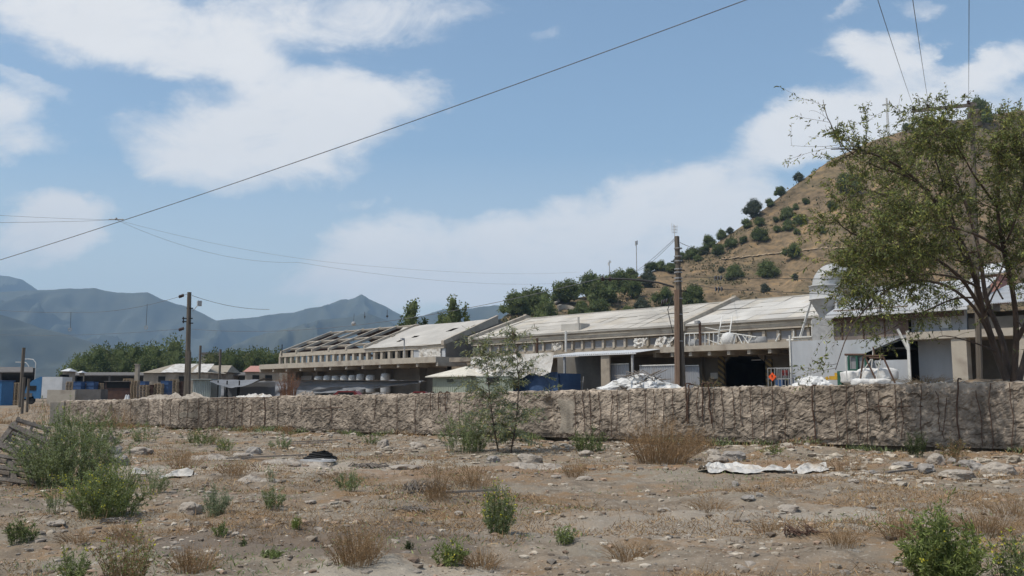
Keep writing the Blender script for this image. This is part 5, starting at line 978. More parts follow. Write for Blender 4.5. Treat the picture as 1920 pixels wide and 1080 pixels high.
while tl[-1] < T1: tl.append(tl[-1] + (.035 + .055 * max(tl[-1], 0)) / WLEN)
tl = np.array(tl); hs = np.linspace(0, 1, 52); tops = np.array([.05, .12, .22, .35, .5, .65, .8, .9])
TT, HH = np.meshgrid(tl, hs, indexing='ij'); tz, bz = wallz(TT); crown_ = .028 * fbm(TT * WLEN * 1.3, 0, 0, 4, 71) + .02
dd, pat = wallface(TT, HH); zz = bz + .14 + (tz + crown_ - bz - .14) * HH; S_ = dd
topS = np.broadcast_to(np.maximum(tops[None, :], dd[:, -1:] + .01 * np.arange(8)), (len(tl), 8)); topZ = (tz + crown_)[:, -1:] + .035 * fbm(tl[:, None] * WLEN * 2.2, tops[None, :] * 3, 0, 3, 72) - np.array([0, 0, 0, 0, 0, 0, 0, .0])[None, :]
TTT = np.concatenate([TT, np.repeat(tl[:, None], 9, 1)], 1); SS = np.concatenate([S_, topS, np.full((len(tl), 1), .92)], 1); ZZ = np.concatenate([zz, topZ, bz[:, :1] - .4], 1); nv = ZZ.shape[1]
pal_a = np.array([.385, .32, .255]); pal_b = np.array([.125, .10, .078]); x_ = TTT * WLEN
cn = .5 + .5 * fbm(x_ * 1.3, ZZ * 1.7, 0, 3, 81) ; cf = .5 + .5 * fbm(x_ * 9, ZZ * 10, 0, 2, 82) + .5 * (worley(x_ * 6.5, ZZ * 7, 115)[1] - .5) * 1.6; mixv = np.clip(.5 * cn + .55 * cf, 0, 1)[..., None]
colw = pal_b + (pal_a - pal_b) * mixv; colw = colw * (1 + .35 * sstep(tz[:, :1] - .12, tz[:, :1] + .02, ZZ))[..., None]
pf = np.concatenate([pat, np.zeros((len(tl), 9))], 1)[..., None]; colw = colw * (1 - pf) + np.array([.27, .235, .19]) * pf
stn = (sstep(.35, .8, vn(x_ * .35, ZZ * .3, 0, 83)) + .5 * sstep(.2, .7, fbm(x_ * 2.6, ZZ * .35, 0, 3, 84)))[..., None]; colw = colw * (1 - .38 * stn)
m = MB(); i = np.arange(len(tl) - 1)[:, None]; j = np.arange(nv - 1)[None, :]
P3 = WP(TTT.ravel(), 0, 0); P3[:, 0] += WN[0] * SS.ravel(); P3[:, 1] += WN[1] * SS.ravel(); P3[:, 2] = ZZ.ravel()
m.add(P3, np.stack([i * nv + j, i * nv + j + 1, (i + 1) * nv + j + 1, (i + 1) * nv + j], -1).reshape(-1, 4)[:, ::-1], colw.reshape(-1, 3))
n0 = len(tl) - 1
for ei in (0, n0): q = np.arange(nv) + ei * nv; m.add(P3[q], [list(range(nv))], (.2, .17, .14))
b0 = WP(np.array([T0, T1, T1, T0]), 0, 0); m.add([tuple(WP(T0, .1, wallz(T0)[1] + .14)), tuple(WP(T1, .1, wallz(T1)[1] + .14)), tuple(WP(T1, .92, wallz(T1)[1] + .14)), tuple(WP(T0, .92, wallz(T0)[1] + .14))], [[0, 1, 2, 3]], (.15, .13, .1))
mwall = Mcol('chipped_concrete', trans=0, scale=2.2)
def addbump(mm_, sc, st):
    N = mm_.node_tree.nodes; L = mm_.node_tree.links; p = N['Principled BSDF']; tc = N.new('ShaderNodeTexCoord'); n = N.new('ShaderNodeTexNoise'); n.inputs['Scale'].default_value = sc; n.inputs['Detail'].default_value = 6; L.new(tc.outputs['Object'], n.inputs[0]); b = N.new('ShaderNodeBump'); b.inputs['Strength'].default_value = st; b.inputs['Distance'].default_value = .04; L.new(n.outputs[0], b.inputs['Height']); L.new(b.outputs[0], p.inputs['Normal'])
addbump(mwall, 14, .8); part(wall, 'chipped_body', m, mwall)
m = MB(); V = [tuple(WP(t_, s_, z_)) for t_ in (T0, T1) for s_ in (.5, .86) for z_ in (wallz(t_)[1] - .5, wallz(t_)[1] + .2)]; m.add(V, BOXF); part(wall, 'footing', m, MT['conc_dark'])
m = MB(); ta, tb_ = wt(120), wt(94); V = [tuple(WP(t_, s_, z_)) for t_ in (ta, tb_) for s_ in (-.04, .98) for z_ in (-1.0, wallz(t_)[0] - .06)]; m.add(V, BOXF); part(wall, 'end_block', m, MT['conc_dark'])
bars = [(208, .02, .6), (245, 0, .7), (277, 0, .95), (305, 0, .98), (320, 0, .8), (335, .05, .7), (352, 0, .9), (372, 0, .85), (388, .0, .9), (407, 0, .95), (425, .02, .7), (440, 0, .9), (455, 0, .95), (472, .05, .8), (495, -.02, 1.0), (520, .02, .8), (566, .1, .6), (620, .05, .7), (704, .0, .55), (745, 0, .95), (780, .05, .9), (862, .1, .8),
        (1076, .02, .9), (1094, 0, .8), (1108, 0, .85), (1124, .02, .9), (1145, 0, .9), (1160, 0, .8), (1178, .05, .6), (1210, 0, .7), (1229, 0, .5), (1246, .02, .6), (1264, 0, .6), (1288, -.08, .58), (1293, -.06, .62), (1310, -.03, .5), (1317, -.08, .6), (1331, -.08, .62), (1341, .02, .7), (1355, 0, .72), (1373, 0, .75), (1388, 0, .65), (1408, .0, .95), (1431, 0, .95), (1452, .0, .95), (1472, .1, .9),
        (1525, 0, .95), (1558, 0, .9), (1590, 0, .9), (1606, 0, .95), (1627, .02, .92), (1648, .1, .6), (1680, .0, .75), (1691, .2, .8), (1729, 0, .95), (1758, .1, .7), (1776, .2, .8), (1801, -.05, .95), (1832, .1, .9), (1860, .0, .95), (1895, .0, .95)]
for n_, (px, h0, h1) in enumerate(bars):
    t_ = wt(px); tz_, bz_ = wallz(t_); strong = px in (495, 1288, 1293, 1317, 1331, 1801, 1525); K = 9; hh = np.linspace(h0, h1, K); r = np.random.default_rng(n_)
    w_ = np.cumsum(r.normal(0, .022, K)); pts = []
    for h_, o_ in zip(hh, w_): dpt = float(wallface(np.array([t_]), np.array([np.clip(1 - h_, 0, 1)]))[0][0]); pts.append(WP(t_ + o_ / WLEN, -.03 + (dpt * .35 if h_ > .03 else -.0), tz_ - h_ * (tz_ - bz_)))
    m = MB(); rad = (.022 if strong else .012) * (1 + .6 * max(t_, 0)); tube(m, pts, rad, 5)
    if strong and px != 495: tube(m, [pts[0], pts[0] + np.append(WN * .08, .05), pts[0] + np.append(WN * .35, .04)], rad, 5)
    part(wall, 'rebar', m, MT['rust'])
for (pa, pb, h_) in ((395, 500, -.0), (820, 842, -.02), (482, 520, .30), (1640, 1730, .33), (560, 640, .3)):
    ta, tb_ = wt(pa), wt(pb); m = MB(); ts_ = np.linspace(ta, tb_, 8); pts = [WP(q, .02, wallz(q)[0] - h_ * 1.9 + .015 * math.sin(q * 900)) for q in ts_]; tube(m, pts, .016, 5); part(wall, 'rebar', m, MT['rust'])
for px in (808, 823, 836):
    t_ = wt(px); tz_ = wallz(t_)[0]; m = MB(); pts = [WP(t_, -.02, tz_ - .75), WP(t_, -.06, tz_ - .3), WP(t_, -.05, tz_ + .02), WP(t_ - .0006, .0, tz_ + .1), WP(t_ - .0014, .02, tz_ + .1), WP(t_ - .002, .1, tz_)]; tube(m, pts, .02, 5); part(wall, 'rebar', m, MT['rust'])
# rubble lying on the wall top
m = MB(); r = np.random.default_rng(12)
for q in range(520):
    t_ = r.random() * (T1 - T0) + T0; s_ = .12 + r.random() * .7; tz_ = wallz(t_)[0] + .03; sz = .025 + .07 * r.random() ** 2; rock(m, WP(t_, s_, tz_), (sz * 1.3, sz, sz * .6), q, ICO1, .5, pick([(.42, .36, .3), (.3, .25, .2), (.5, .45, .38)], 1)[0])
o = solo('wall_top_rubble', m, MT['stone'], 'loose rubble crumbs scattered along the top of the broken wall', 'rubble'); o['kind'] = 'stuff'
def lump(name, lab, cat, pa, pb, hgt, seed, mt, s0=.1, s1=.85, z0=0.):
    ta, tb_ = wt(pb), wt(pa); m = MB()
    def f(u_, v_):
        t_ = ta + (tb_ - ta) * u_; s_ = s0 + (s1 - s0) * v_; e = np.sin(np.pi * u_) ** .6 * np.sin(np.pi * v_) ** .6; z_ = wallz(t_)[0] + z0 + e * hgt * (.65 + .8 * fbm(u_ * 9, v_ * 5, 0, 4, seed)) - .02; Pq = WP(t_, 0, 0); Pq[:, 0] += WN[0] * s_; Pq[:, 1] += WN[1] * s_; Pq[:, 2] = z_; return Pq
    grid(m, 60, 16, f); return solo(name, m, mt, lab, cat, tuple(WP((ta + tb_) / 2, s0, wallz(ta)[0])))
lump('cement_lump', 'hardened grey white lumps on the wall top in front of the grey pole', 'rubble heap', 235, 385, .34, 3, MT['rockm'])
lump('cement_lump', 'pale crumpled lumps on the wall top right of the grey pole', 'rubble heap', 425, 500, .22, 5, MT['plastic']); lump('cement_lump', 'small pale mound on the wall top right of the dead reddish shrub', 'rubble heap', 545, 575, .24, 8, MT['rockm'])
lump('cement_lump', 'grey chunk heap on the wall top between the two red cars', 'rubble heap', 683, 708, .17, 9, MT['rockg']); lump('cement_lump', 'grey rubble ridge on the wall top before the dark doorway', 'rubble heap', 1345, 1440, .10, 10, MT['rockg'])

# ------------------------------------------------------------------ poles and wires
Yp = 42.
def pp(px, py, Y=Yp): return P(px, py, Y)
base = pp(1276, 740); base[2] = .4; t = thing('utility_pole', 'tall weathered double utility pole with curved arm and brown side post', 'pole', tuple(base))
top = pp(1269, 443); m = MB(); b1 = pp(1281, 740); b1[2] = .3
tube(m, [b1 + (0, 0, 0), b1 + (top - b1) * .5, top], [.165, .15, .12], 4); part(t, 'post', m, MT['pole'])
s0 = pp(1268, 740); s0[2] = .3; s1 = pp(1268, 544); m = MB(); bar(m, s0 + (0, -.12, 0), s1 + (0, -.12, 0), .23, .2); part(t, 'side_post', m, MT['polebrown'], label='rusty brown shorter side post')
m = MB(); arm = [pp(1264, 538), pp(1235, 530, 42.1), pp(1200, 525, 42.3), pp(1165, 523, 42.5), pp(1128, 523, 42.6)]; tube(m, arm, .05, 6); part(t, 'arm', m, MT['wire'])
for px in (1130, 1144):
    m = MB(); q = pp(px, 523, 42.6); lathe(m, [(.01, -.1), (.07, -.1), (.1, -.03), (.06, 0), (.1, .04), (.06, .08), (.04, .13), (.01, .13)], q, 8); part(t, 'insulator', m, MT['insul'])
m = MB(); a0 = pp(1265, 443)
bar(m, a0, a0 + (0, 0, .55), .03)
for k_ in range(4):
    for h_ in (.18, .32, .46): bar(m, a0 + (-.13 + .0 * k_, 0, h_), a0 + (.13, 0, h_), .015)
for x_ in (-.13, -.05, .06, .13): bar(m, a0 + (x_, 0, .1 + abs(x_)), a0 + (x_, 0, .5 + .8 * abs(x_ - .05)), .015)
part(t, 'antenna', m, MT['whitesteel'])
m = MB()
for py in (466, 481, 490, 505, 511, 522, 528, 560, 590, 640): q = pp(1271, py); lathe(m, [(.17, -.02), (.2, -.02), (.2, .03), (.17, .03)], q + (.06 * (py - 443) / 200, 0, 0), 8)
part(t, 'clamp_band', m, MT['steel'])
m = MB(); bar(m, pp(1258, 505), pp(1284, 507), .05); bar(m, pp(1258, 490), pp(1284, 491), .05); bar(m, pp(1264, 545), pp(1288, 546), .06); part(t, 'bracket', m, MT['dark'])
m = MB(); tube(m, [pp(1263, 550), pp(1252, 580), pp(1256, 600), pp(1262, 625)], .02, 5); part(t, 'cable', m, MT['wire'])
Yg = 70.; base = P(352, 745, Yg); base[2] = .3; t = thing('utility_pole', 'grey square concrete utility pole with small floodlight, left side of the yard', 'pole', tuple(base)); m = MB(); top = P(355, 548, Yg); b_ = P(352, 745, Yg); b_[2] = .3
bar(m, b_ + (0, 0, 0), b_ + (top - b_) * .5, .42, .34); tube(m, [b_ + (top - b_) * .0 + (-.12, 0, 0), b_ + (top - b_) * .5 + (-.02, 0, 0), top], [.24, .2, .17], 8); part(t, 'post', m, MT['pole'])
m = MB(); q = P(374, 569, Yg); box(m, q, (.32, .22, .42), .6); part(t, 'floodlight', m, MT['steel']); m = MB(); tube(m, [P(361, 584, Yg), P(367, 577, Yg), q], .03, 5); part(t, 'lamp_arm', m, MT['steel'])
m = MB()
for a_ in ((342, 597, 361, 597), (342, 603, 350, 603), (350, 578, 362, 578), (352, 606, 362, 606)): bar(m, P(a_[0], a_[1], Yg - .1), P(a_[2], a_[3], Yg - .1), .09)
tube(m, [P(344, 594, Yg), P(344, 606, Yg)], .05, 5); bar(m, P(357, 576, Yg - .12), P(356, 608, Yg - .12), .06); part(t, 'bracket', m, MT['dark'])
for n_, (px, top_, Y, lab, r_) in enumerate(((38.5, 652, 80, 'thin brown post at the far left of the yard', .14), (372, 648, 88, 'thin pale post just right of the grey utility pole', .12), (410, 655, 90, 'thin post between the tan roofs and the green tree', .12), (43, 707, 66, 'short dark pipe post beside the thin brown one', .1), (52, 710, 72, 'short leaning dark post left of the blue truck', .1))):
    p = P(px, 745, Y); m = MB(); tube(m, [(p[0], Y, .2), (p[0], Y, P(px, top_, Y)[2])], r_, 6); solo('yard_post', m, MT['pole'], lab, 'post', (p[0], Y, .4))
for n_, (px, top_, sgn) in enumerate(((50, 680, -1), (63, 674, -1))):
    Y = 160; p = P(px, 745, Y); zt_ = P(px, top_, Y)[2]; m = MB(); tube(m, [(p[0], Y, .4), (p[0], Y, zt_ - .6), (p[0] - .5, Y, zt_), (p[0] - 1.6, Y, zt_ + .1)], .09, 6); t = thing('street_lamp', ('distant pale street lamp right beside the thin brown post', 'distant pale street lamp above the blue truck cab')[n_], 'street lamp', (p[0], Y, .4), 'distant street lamps'); part(t, 'post', m, MT['whitesteel']); m = MB(); box(m, (p[0] - 1.9, Y, zt_ + .1), (.9, .3, .15)); part(t, 'lamp_head', m, MT['whitesteel'])
# H frame pole behind the near tree
Yh = 38.; t = thing('crossarm_pole', 'tall pole with double wooden crossarm rising behind the leafy tree', 'pole', (P(1822, 740, Yh)[0], Yh, .4)); m = MB(); q = P(1822, 192, Yh); b_ = P(1836, 740, Yh); b_[2] = .3; tube(m, [b_, (b_ + q) / 2, q], [.14, .12, .1], 8); part(t, 'post', m, MT['pole'])
for (a_, b_) in (((1712, 208), (1830, 196)), ((1702, 247), (1832, 238))): m = MB(); bar(m, P(*a_, Yh - .2), P(*b_, Yh - .2), .1, .14); part(t, 'crossarm', m, MT['wood'])
for px in (1713, 1740, 1816): m = MB(); q = P(px, 208 - (px - 1712) * .1, Yh - .2); lathe(m, [(.01, 0), (.05, .02), (.09, .08), (.05, .13), (.08, .18), (.01, .24)], q, 8); part(t, 'insulator', m, MT['insul'])
m = MB(); q = P(1828, 222, Yh); lathe(m, [(.01, 0), (.26, 0), (.26, .7), (.2, .8), (.01, .8)], q - (0, 0, .4), 12); part(t, 'transformer', m, MT['pole'])
def sagw(a, b, sag, n=24): 
    u_ = np.linspace(0, 1, n)[:, None]; p = a + (b - a) * u_; p[:, 2] -= (4 * sag * u_ * (1 - u_))[:, 0]; return p
def wire(lab, pts, r, mt=MT['wire'], grp=None):
    m = MB(); tube(m, np.asarray(pts), r, 4, cap=False); o = solo('overhead_wire', m, mt, lab, 'wire', tuple(np.asarray(pts)[0]), grp); return o
wire('thick black cable running diagonally up across the whole sky', sagw(P(-60, 506, 16), P(1500, -38, 9.5), .10), .0062, MT['wiregrey'])
w0 = P(218, 412, 30)
for n_, (a_, b_, c_, lab) in enumerate((((-60, 400), (640, 494), (1085, 510), 'upper of the two faint twin wires sweeping right from the junction'), ((-60, 417), (560, 492), (1100, 527), 'lower of the two faint twin wires sweeping right from the junction'))):
    A_ = P(*a_, 22); B_ = P(*b_, 36); C_ = P(*c_, 60); pts = [A_]; 
    pts = list(sagw(A_, w0, .03, 10)) + list(sagw(w0, B_, .18 if n_ == 0 else .42, 12))[1:] + list(sagw(B_, C_, .25 if n_ == 0 else .5, 14))[1:]
    wire(lab, pts, .004 if n_ == 0 else .005, MT['wirepale'])
m = MB(); tube(m, [w0 - (.25, 0, -.01), w0 + (.25, 0, .01)], .022, 6); tube(m, [w0 - (.05, 0, .0), w0 + (.02, 0, .06)], .03, 6); solo('wire_clamp', m, MT['steel'], 'small wire clamp joining the twin wires to the diagonal cable', 'clamp', tuple(w0))
pl = P(352, 551, Yg); pl2 = P(348, 616, Yg); e1 = P(-60, 576, 82); e2 = P(-60, 625, 82)
ws = wire('catenary wire sagging from the left edge up to the grey pole top', list(sagw(e1, P(133, 586, 76), .15, 10)) + list(sagw(P(133, 586, 76), pl, .45, 16))[1:], .016, MT['wiregrey'])
wl_ = wire('lower contact wire running from the left edge to the grey pole', sagw(e2, pl2, .35), .013, MT['wiregrey'])
for (a_, b_, w_) in (((337, 555), (344, 552), ws), ((337, 617), (344, 616), wl_)):
    m = MB()
    for k_ in range(3): q = P(a_[0] + 3 * k_, a_[1] - 1 * k_ + 1, Yg); tube(m, [q - (.05, 0, 0), q + (.05, 0, 0)], .13, 8)
    part(w_, 'insulator', m, MT['insul'])
for n_, (px, y0, y1, lab) in enumerate(((133, 587, 620, 'hanging dropper with small weight, left one of the pair on the sagging wire'), (276, 572, 616, 'hanging dropper with ring weight nearest the grey pole'))):
    Y = 76 - 6 * n_ * .6; m = MB(); tube(m, [P(px, y0 - 2, Y), P(px - (1 if n_ == 0 else 2), y1 - 4, Y)], .02, 4); t = thing('wire_dropper', lab, 'dropper', tuple(P(px, y0, Y)), 'droppers on the sagging wire'); part(t, 'rod', m, MT['wire']); q = P(px - 2, y1 - 2, Y)
    m = MB(); a_ = np.linspace(0, 2 * math.pi, 13); tube(m, [q + (.13 * math.cos(x_), 0, .13 * math.sin(x_)) for x_ in a_], .03, 4); part(t, 'weight_ring', m, MT['steel'])
wire('thin wire from the grey pole top down to the right', sagw(P(360, 554, Yg), P(505, 580, 78), .3), .018, MT['wiregrey'])
wb_ = wire('feeder wire spanning from the grey pole to the arm of the tall brown pole', sagw(P(360, 617, Yg), P(1130, 521, 42.6), 1.05, 40), .014, MT['wiregrey'])
for n_, (px, y0, y1, w_) in enumerate(((684, 585, 598, 2), (726, 581, 597, 4))):
    m = MB(); Y = 58 - n_; bar(m, P(px, y0, Y), P(px, y1, Y), .03); bar(m, P(px - w_ / 2, y1 - 4, Y), P(px + w_ / 2, y1 - 4, Y), .08, .1); solo('wire_dropper', m, MT['wire'], ('short hanger on the feeder wire above the hanging lamp', 'wider hanger on the feeder wire right of the hanging lamp')[n_], 'dropper', tuple(P(px, y0, Y)), 'hangers on the feeder wire')
t = thing('hanging_lamp', 'round lamp hanging in mid air before the pointed mountain', 'lamp', tuple(P(663, 600, 62))); m = MB(); q = P(663, 607, 62); lathe(m, [(.01, .16), (.12, .12), (.17, .02), (.17, -.04), (.01, -.04)], q, 10); part(t, 'shade', m, MT['steel']); m = MB(); lathe(m, [(.15, -.04), (.1, -.12), (.01, -.15)], q, 10); part(t, 'globe', m, MT['kroof']); m = MB(); tube(m, [q + (0, 0, .14), P(664, 588, 62)], .01, 4); part(t, 'cord', m, MT['wire'])
for n_, (x0_, y0_, x1_, y1_) in enumerate(((1645, -3, 1712, 190), (1711, -3, 1741, 188), (1817, -3, 1816, 180))):
    q = P(x1_, y1_ + 8, Yh - .2); d_ = ray(x0_, y0_); wire(('leftmost of three wires dropping onto the wooden crossarm', 'middle one of three wires dropping onto the wooden crossarm', 'rightmost and most upright wire dropping onto the crossarm')[n_], sagw(d_ / d_[1] * 14 + (0, 0, EYE), q, .05), .0062, MT['wiregrey'], 'wires to the crossarm')
for n_, (a_, b_, i_, lab) in enumerate((((1282, 519), (1640, 524), (1347, 521), 'upper line with brown insulators right of the brown pole'), ((1282, 530), (1640, 556), (1348, 542), 'lower line with brown insulators right of the brown pole'))):
    A_ = pp(*a_); I_ = P(i_[0], i_[1], 40); B_ = P(*b_, 34); w_ = wire(lab, np.vstack([A_, I_, B_]), .012, MT['wire']); m = MB()
    for k_ in (-1, 0, 1): q = I_ + (k_ * .13, 0, 0); tube(m, [q - (.03, 0, 0), q + (.04, 0, 0)], [.12, .07], 8)
    part(w_, 'insulator', m, MT['insul'])
m = MB(); q = P(1246, 565, 41)
for k_ in (-1, 0, 1): tube(m, [q + (k_ * .11 - .03, 0, k_ * .03), q + (k_ * .11 + .03, 0, k_ * .03)], .1, 8)
tube(m, [pp(1262, 556), q], .01, 4); solo('insulator_string', m, MT['insul'], 'dark insulator cluster left of the brown pole, low against the hill', 'insulator', tuple(q))
for n_, (a_, b_) in enumerate((((1267, 445), (1180, 515)), ((1267, 448), (1196, 508)), ((1275, 455), (1345, 472)))):
    wire(('left guy wire from the brown pole top toward the hillside', 'second guy wire close beside the left one', 'short wire from the brown pole top toward the right hillside')[n_], sagw(pp(*a_), P(*b_, 90), .2), .014, MT['wire'])
for n_, (a_, b_) in enumerate((((1207, 600), (1150, 668)), ((1215, 603), (1164, 670)))):
    pass
# masts, cross and steps on the hill
for n_, (px, top_, bot, w_, lab) in enumerate(((1143, 488, 528, 6, 'shorter radio mast with a fat cluster of antennas on the low hill'), (1194, 452, 508, 5, 'taller slim radio mast on the hill left of the brown pole'))):
    q = hill_at(px, bot + 10); s_ = px2m(1, q[1]); zt_ = P(px, top_, q[1])[2]; t = thing('radio_mast', lab, 'mast', tuple(q), 'radio masts'); m = MB(); tube(m, [q, (q[0], q[1], zt_)], [s_ * .9, s_ * .7], 6); part(t, 'mast', m, MT['steel']); m = MB()
    for k_ in range(3 if n_ else 6): a_ = k_ * 2.1; box(m, (q[0] + math.cos(a_) * s_ * w_ * .38, q[1] + math.sin(a_) * s_ * w_ * .3, zt_ - s_ * (3 + (k_ % 3) * (1 if n_ else 3))), (s_ * 1.9, s_ * 1.2, s_ * (8 if n_ else 4.5)), a_)
    part(t, 'antenna', m, MT['whitesteel'] if n_ == 0 else MT['steel'])
q = hill_at(1666, 256); s_ = px2m(1, q[1]); zt_ = P(1664, 184, q[1])[2]; t = thing('hilltop_cross', 'large pale lattice cross standing on the hill summit', 'cross', tuple(q)); m = MB(); L_ = zt_ - q[2]
for dx in (-1, 1):
    for dy in (-1, 1): bar(m, q + (dx * s_ * 1.6, dy * s_ * 1.4, 0), (q[0] + dx * s_ * .9, q[1] + dy * s_ * .8, zt_), s_ * .7)
for k_ in range(14): z_ = q[2] + L_ * k_ / 14; e = s_ * (1.6 - .7 * k_ / 14); bar(m, (q[0] - e, q[1] - e, z_), (q[0] + e, q[1] - e, z_ + L_ / 14), s_ * .4)
part(t, 'upright', m, MT['whitesteel']); m = MB(); zc = P(1664, 196, q[1])[2]
for dz in (-1, 1): bar(m, (q[0] - s_ * 9, q[1], zc + dz * s_ * .9 - s_ * 1.2), (q[0] + s_ * 9, q[1], zc + dz * s_ * .9 + s_ * 1.8), s_ * .8, s_ * 1.4)
for k_ in range(9): x_ = -9 + 2 * k_; bar(m, (q[0] + x_ * s_, q[1], zc - s_ + x_ * s_ * .17), (q[0] + (x_ + 2) * s_, q[1], zc + s_ + x_ * s_ * .17), s_ * .5)
part(t, 'crossbar', m, MT['whitesteel'])
m = MB(); a_, b_ = hill_at(1030, 572), hill_at(1042, 554); bar(m, a_ + (0, 0, .5), b_ + (0, 0, .6), .8, .5); bar(m, a_ + (1.6, 0, .5), b_ + (1.6, 0, .6), .8, .5); solo('hill_steps', m, MT['conc_light'], 'pale concrete rails of steps going up the low hill end', 'steps', tuple(a_))
m = MB(); pts = [hill_at(px, py) for px, py in zip(range(1046, 1080, 6), (582, 580, 580, 581, 583, 586))]
for a_, b_ in zip(pts, pts[1:]): bar(m, a_ + (0, 0, .6), b_ + (0, 0, .6), .5, 1.6)
solo('retaining_wall', m, MT['conc_light'], 'short curved pale retaining wall on the low hill', 'wall', tuple(pts[0]))
m = MB(); q = hill_at(1758, 236); box(m, q + (0, 0, .6), (14, 3, 1.6)); box(m, q + (0, 0, 1.5), (15, 3.4, .3)); solo('summit_platform', m, MT['conc'], 'low flat platform structure on the hill summit beside the crossarm', 'platform', tuple(q))

# ------------------------------------------------------------------ the leafy tree behind the wall on the right
TGC = [(.15, .178, .065), (.185, .215, .075), (.12, .142, .058), (.235, .255, .08), (.20, .17, .09), (.31, .31, .085), (.165, .185, .095)]
def px3(pts): return np.array([P(*q) for q in pts])
def smooth(pts, n=14):
    pts = np.asarray(pts, float); k = np.linspace(0, len(pts) - 1, n); out = []
    for v in k:
        i = min(int(v), len(pts) - 2); f = v - i; p0 = pts[max(i - 1, 0)]; p1 = pts[i]; p2 = pts[i + 1]; p3 = pts[min(i + 2, len(pts) - 1)]
        out.append(.5 * ((2 * p1) + (-p0 + p2) * f + (2 * p0 - 5 * p1 + 4 * p2 - p3) * f * f + (-p0 + 3 * p1 - 3 * p2 + p3) * f ** 3))
    return np.array(out)
rng = np.random.default_rng(2024)
Yt = 27.0
g0 = G(1890, Yt)
tree = thing('leafy_tree', 'large sparse leafed tree leaning left over the wall at the right edge', 'tree', tuple(g0))
limbs = [  # (points px,py,Y), r0, r1
 ([(1888, 712, 27), (1868, 660, 27), (1845, 590, 26.8), (1828, 520, 26.5), (1795, 440, 26.2), (1745, 360, 26), (1690, 300, 25.6), (1620, 265, 25.2), (1560, 262, 25)], .15, .02),
 ([(1892, 712, 27.2), (1880, 640, 27.3), (1850, 560, 27.6), (1838, 470, 28), (1815, 380, 28.3), (1790, 300, 28.5), (1775, 235, 28.6)], .13, .02),
 ([(1900, 715, 27), (1905, 640, 26.6), (1900, 560, 26.2), (1880, 470, 25.8), (1868, 380, 25.5), (1872, 300, 25.3), (1880, 225, 25.2)], .13, .02),
 ([(1860, 640, 26.9), (1825, 575, 26.3), (1770, 535, 25.6), (1700, 530, 24.9), (1640, 560, 24.3), (1590, 620, 23.9), (1562, 690, 23.7)], .07, .012),
 ([(1845, 590, 26.8), (1800, 520, 26.4), (1730, 470, 26.2), (1660, 450, 26), (1600, 430, 25.8), (1565, 400, 25.6)], .08, .015),
 ([(1828, 520, 26.5), (1780, 430, 27), (1720, 380, 27.3), (1650, 350, 27.6), (1590, 330, 27.8)], .07, .015),
 ([(1745, 360, 26), (1700, 330, 25.7), (1640, 310, 25.3), (1580, 270, 25), (1553, 215, 24.8), (1542, 178, 24.7)], .045, .008),
 ([(1850, 560, 27.6), (1790, 560, 28.2), (1720, 590, 28.6), (1660, 620, 28.8), (1610, 640, 28.8)], .05, .01),
 ([(1910, 715, 27.6), (1935, 620, 28), (1960, 500, 28.5), (1975, 380, 29), (1960, 280, 29), (1950, 220, 29)], .14, .02),
 ([(1905, 640, 26.6), (1950, 560, 25.8), (2000, 450, 25.2), (2040, 340, 25), (2060, 260, 25)], .10, .02),
 ([(1815, 380, 28.3), (1760, 330, 28.8), (1710, 300, 29.1), (1660, 290, 29.3)], .05, .01),
 ([(1868, 380, 25.5), (1830, 320, 25.0), (1800, 260, 24.7), (1770, 215, 24.5)], .05, .01),
 ([(1838, 470, 28), (1790, 480, 28.8), (1730, 500, 29.2), (1670, 510, 29.5), (1620, 500, 29.7)], .06, .012),
 ([(1880, 470, 25.8), (1830, 440, 24.9), (1760, 420, 24.4), (1700, 410, 24.0), (1650, 420, 23.8)], .06, .012),
 ([(1868, 660, 27), (1820, 640, 26), (1770, 630, 25.4), (1740, 640, 25.2)], .035, .008),
 ([(1905, 600, 26.4), (1950, 640, 25.6), (1990, 660, 25)], .03, .01),
 ([(1935, 620, 28), (2000, 520, 28.5), (2080, 430, 28.6), (2120, 360, 28.6)], .09, .02),
 ([(1880, 470, 25.8), (1900, 420, 25), (1915, 350, 24.6), (1925, 270, 24.4), (1915, 215, 24.3)], .05, .01),
 ([(1850, 560, 27.6), (1880, 500, 28.4), (1905, 430, 28.8), (1925, 360, 29), (1935, 300, 29)], .05, .01),
 ([(1838, 540, 26.6), (1790, 520, 25.9), (1730, 515, 25.4), (1680, 535, 25), (1650, 548, 24.8), (1625, 550, 24.7)], .05, .01),
 ([(1745, 360, 26), (1720, 400, 25.2), (1680, 440, 24.8), (1640, 480, 24.6), (1600, 500, 24.4)], .04, .008),
 ([(1845, 590, 26.8), (1870, 540, 25.8), (1900, 500, 25.3), (1940, 480, 25)], .04, .008),
 ([(1795, 440, 26.2), (1760, 300, 26.2), (1740, 240, 26.2), (1730, 205, 26.2)], .04, .008),
 ([(1880, 560, 26.9), (1850, 520, 28.6), (1800, 540, 29.3), (1740, 560, 29.6)], .04, .008),
]
for n_, (px_, r0_, r1_) in enumerate(limbs):
    if n_ != 6: px_ = [(a_, b_ + (max(0, 420 - b_) * .13 if b_ < 420 else 0), c_) for a_, b_, c_ in px_]
    pts = smooth(px3(px_), 26); pts = pts + np.cumsum(rng.normal(0, .018, pts.shape), 0) * np.linspace(0, 1, 26)[:, None] * .6
    limbs[n_] = (pts, r0_, r1_)
mbk = MB(); mlf = MB(); LP = []; LD = []
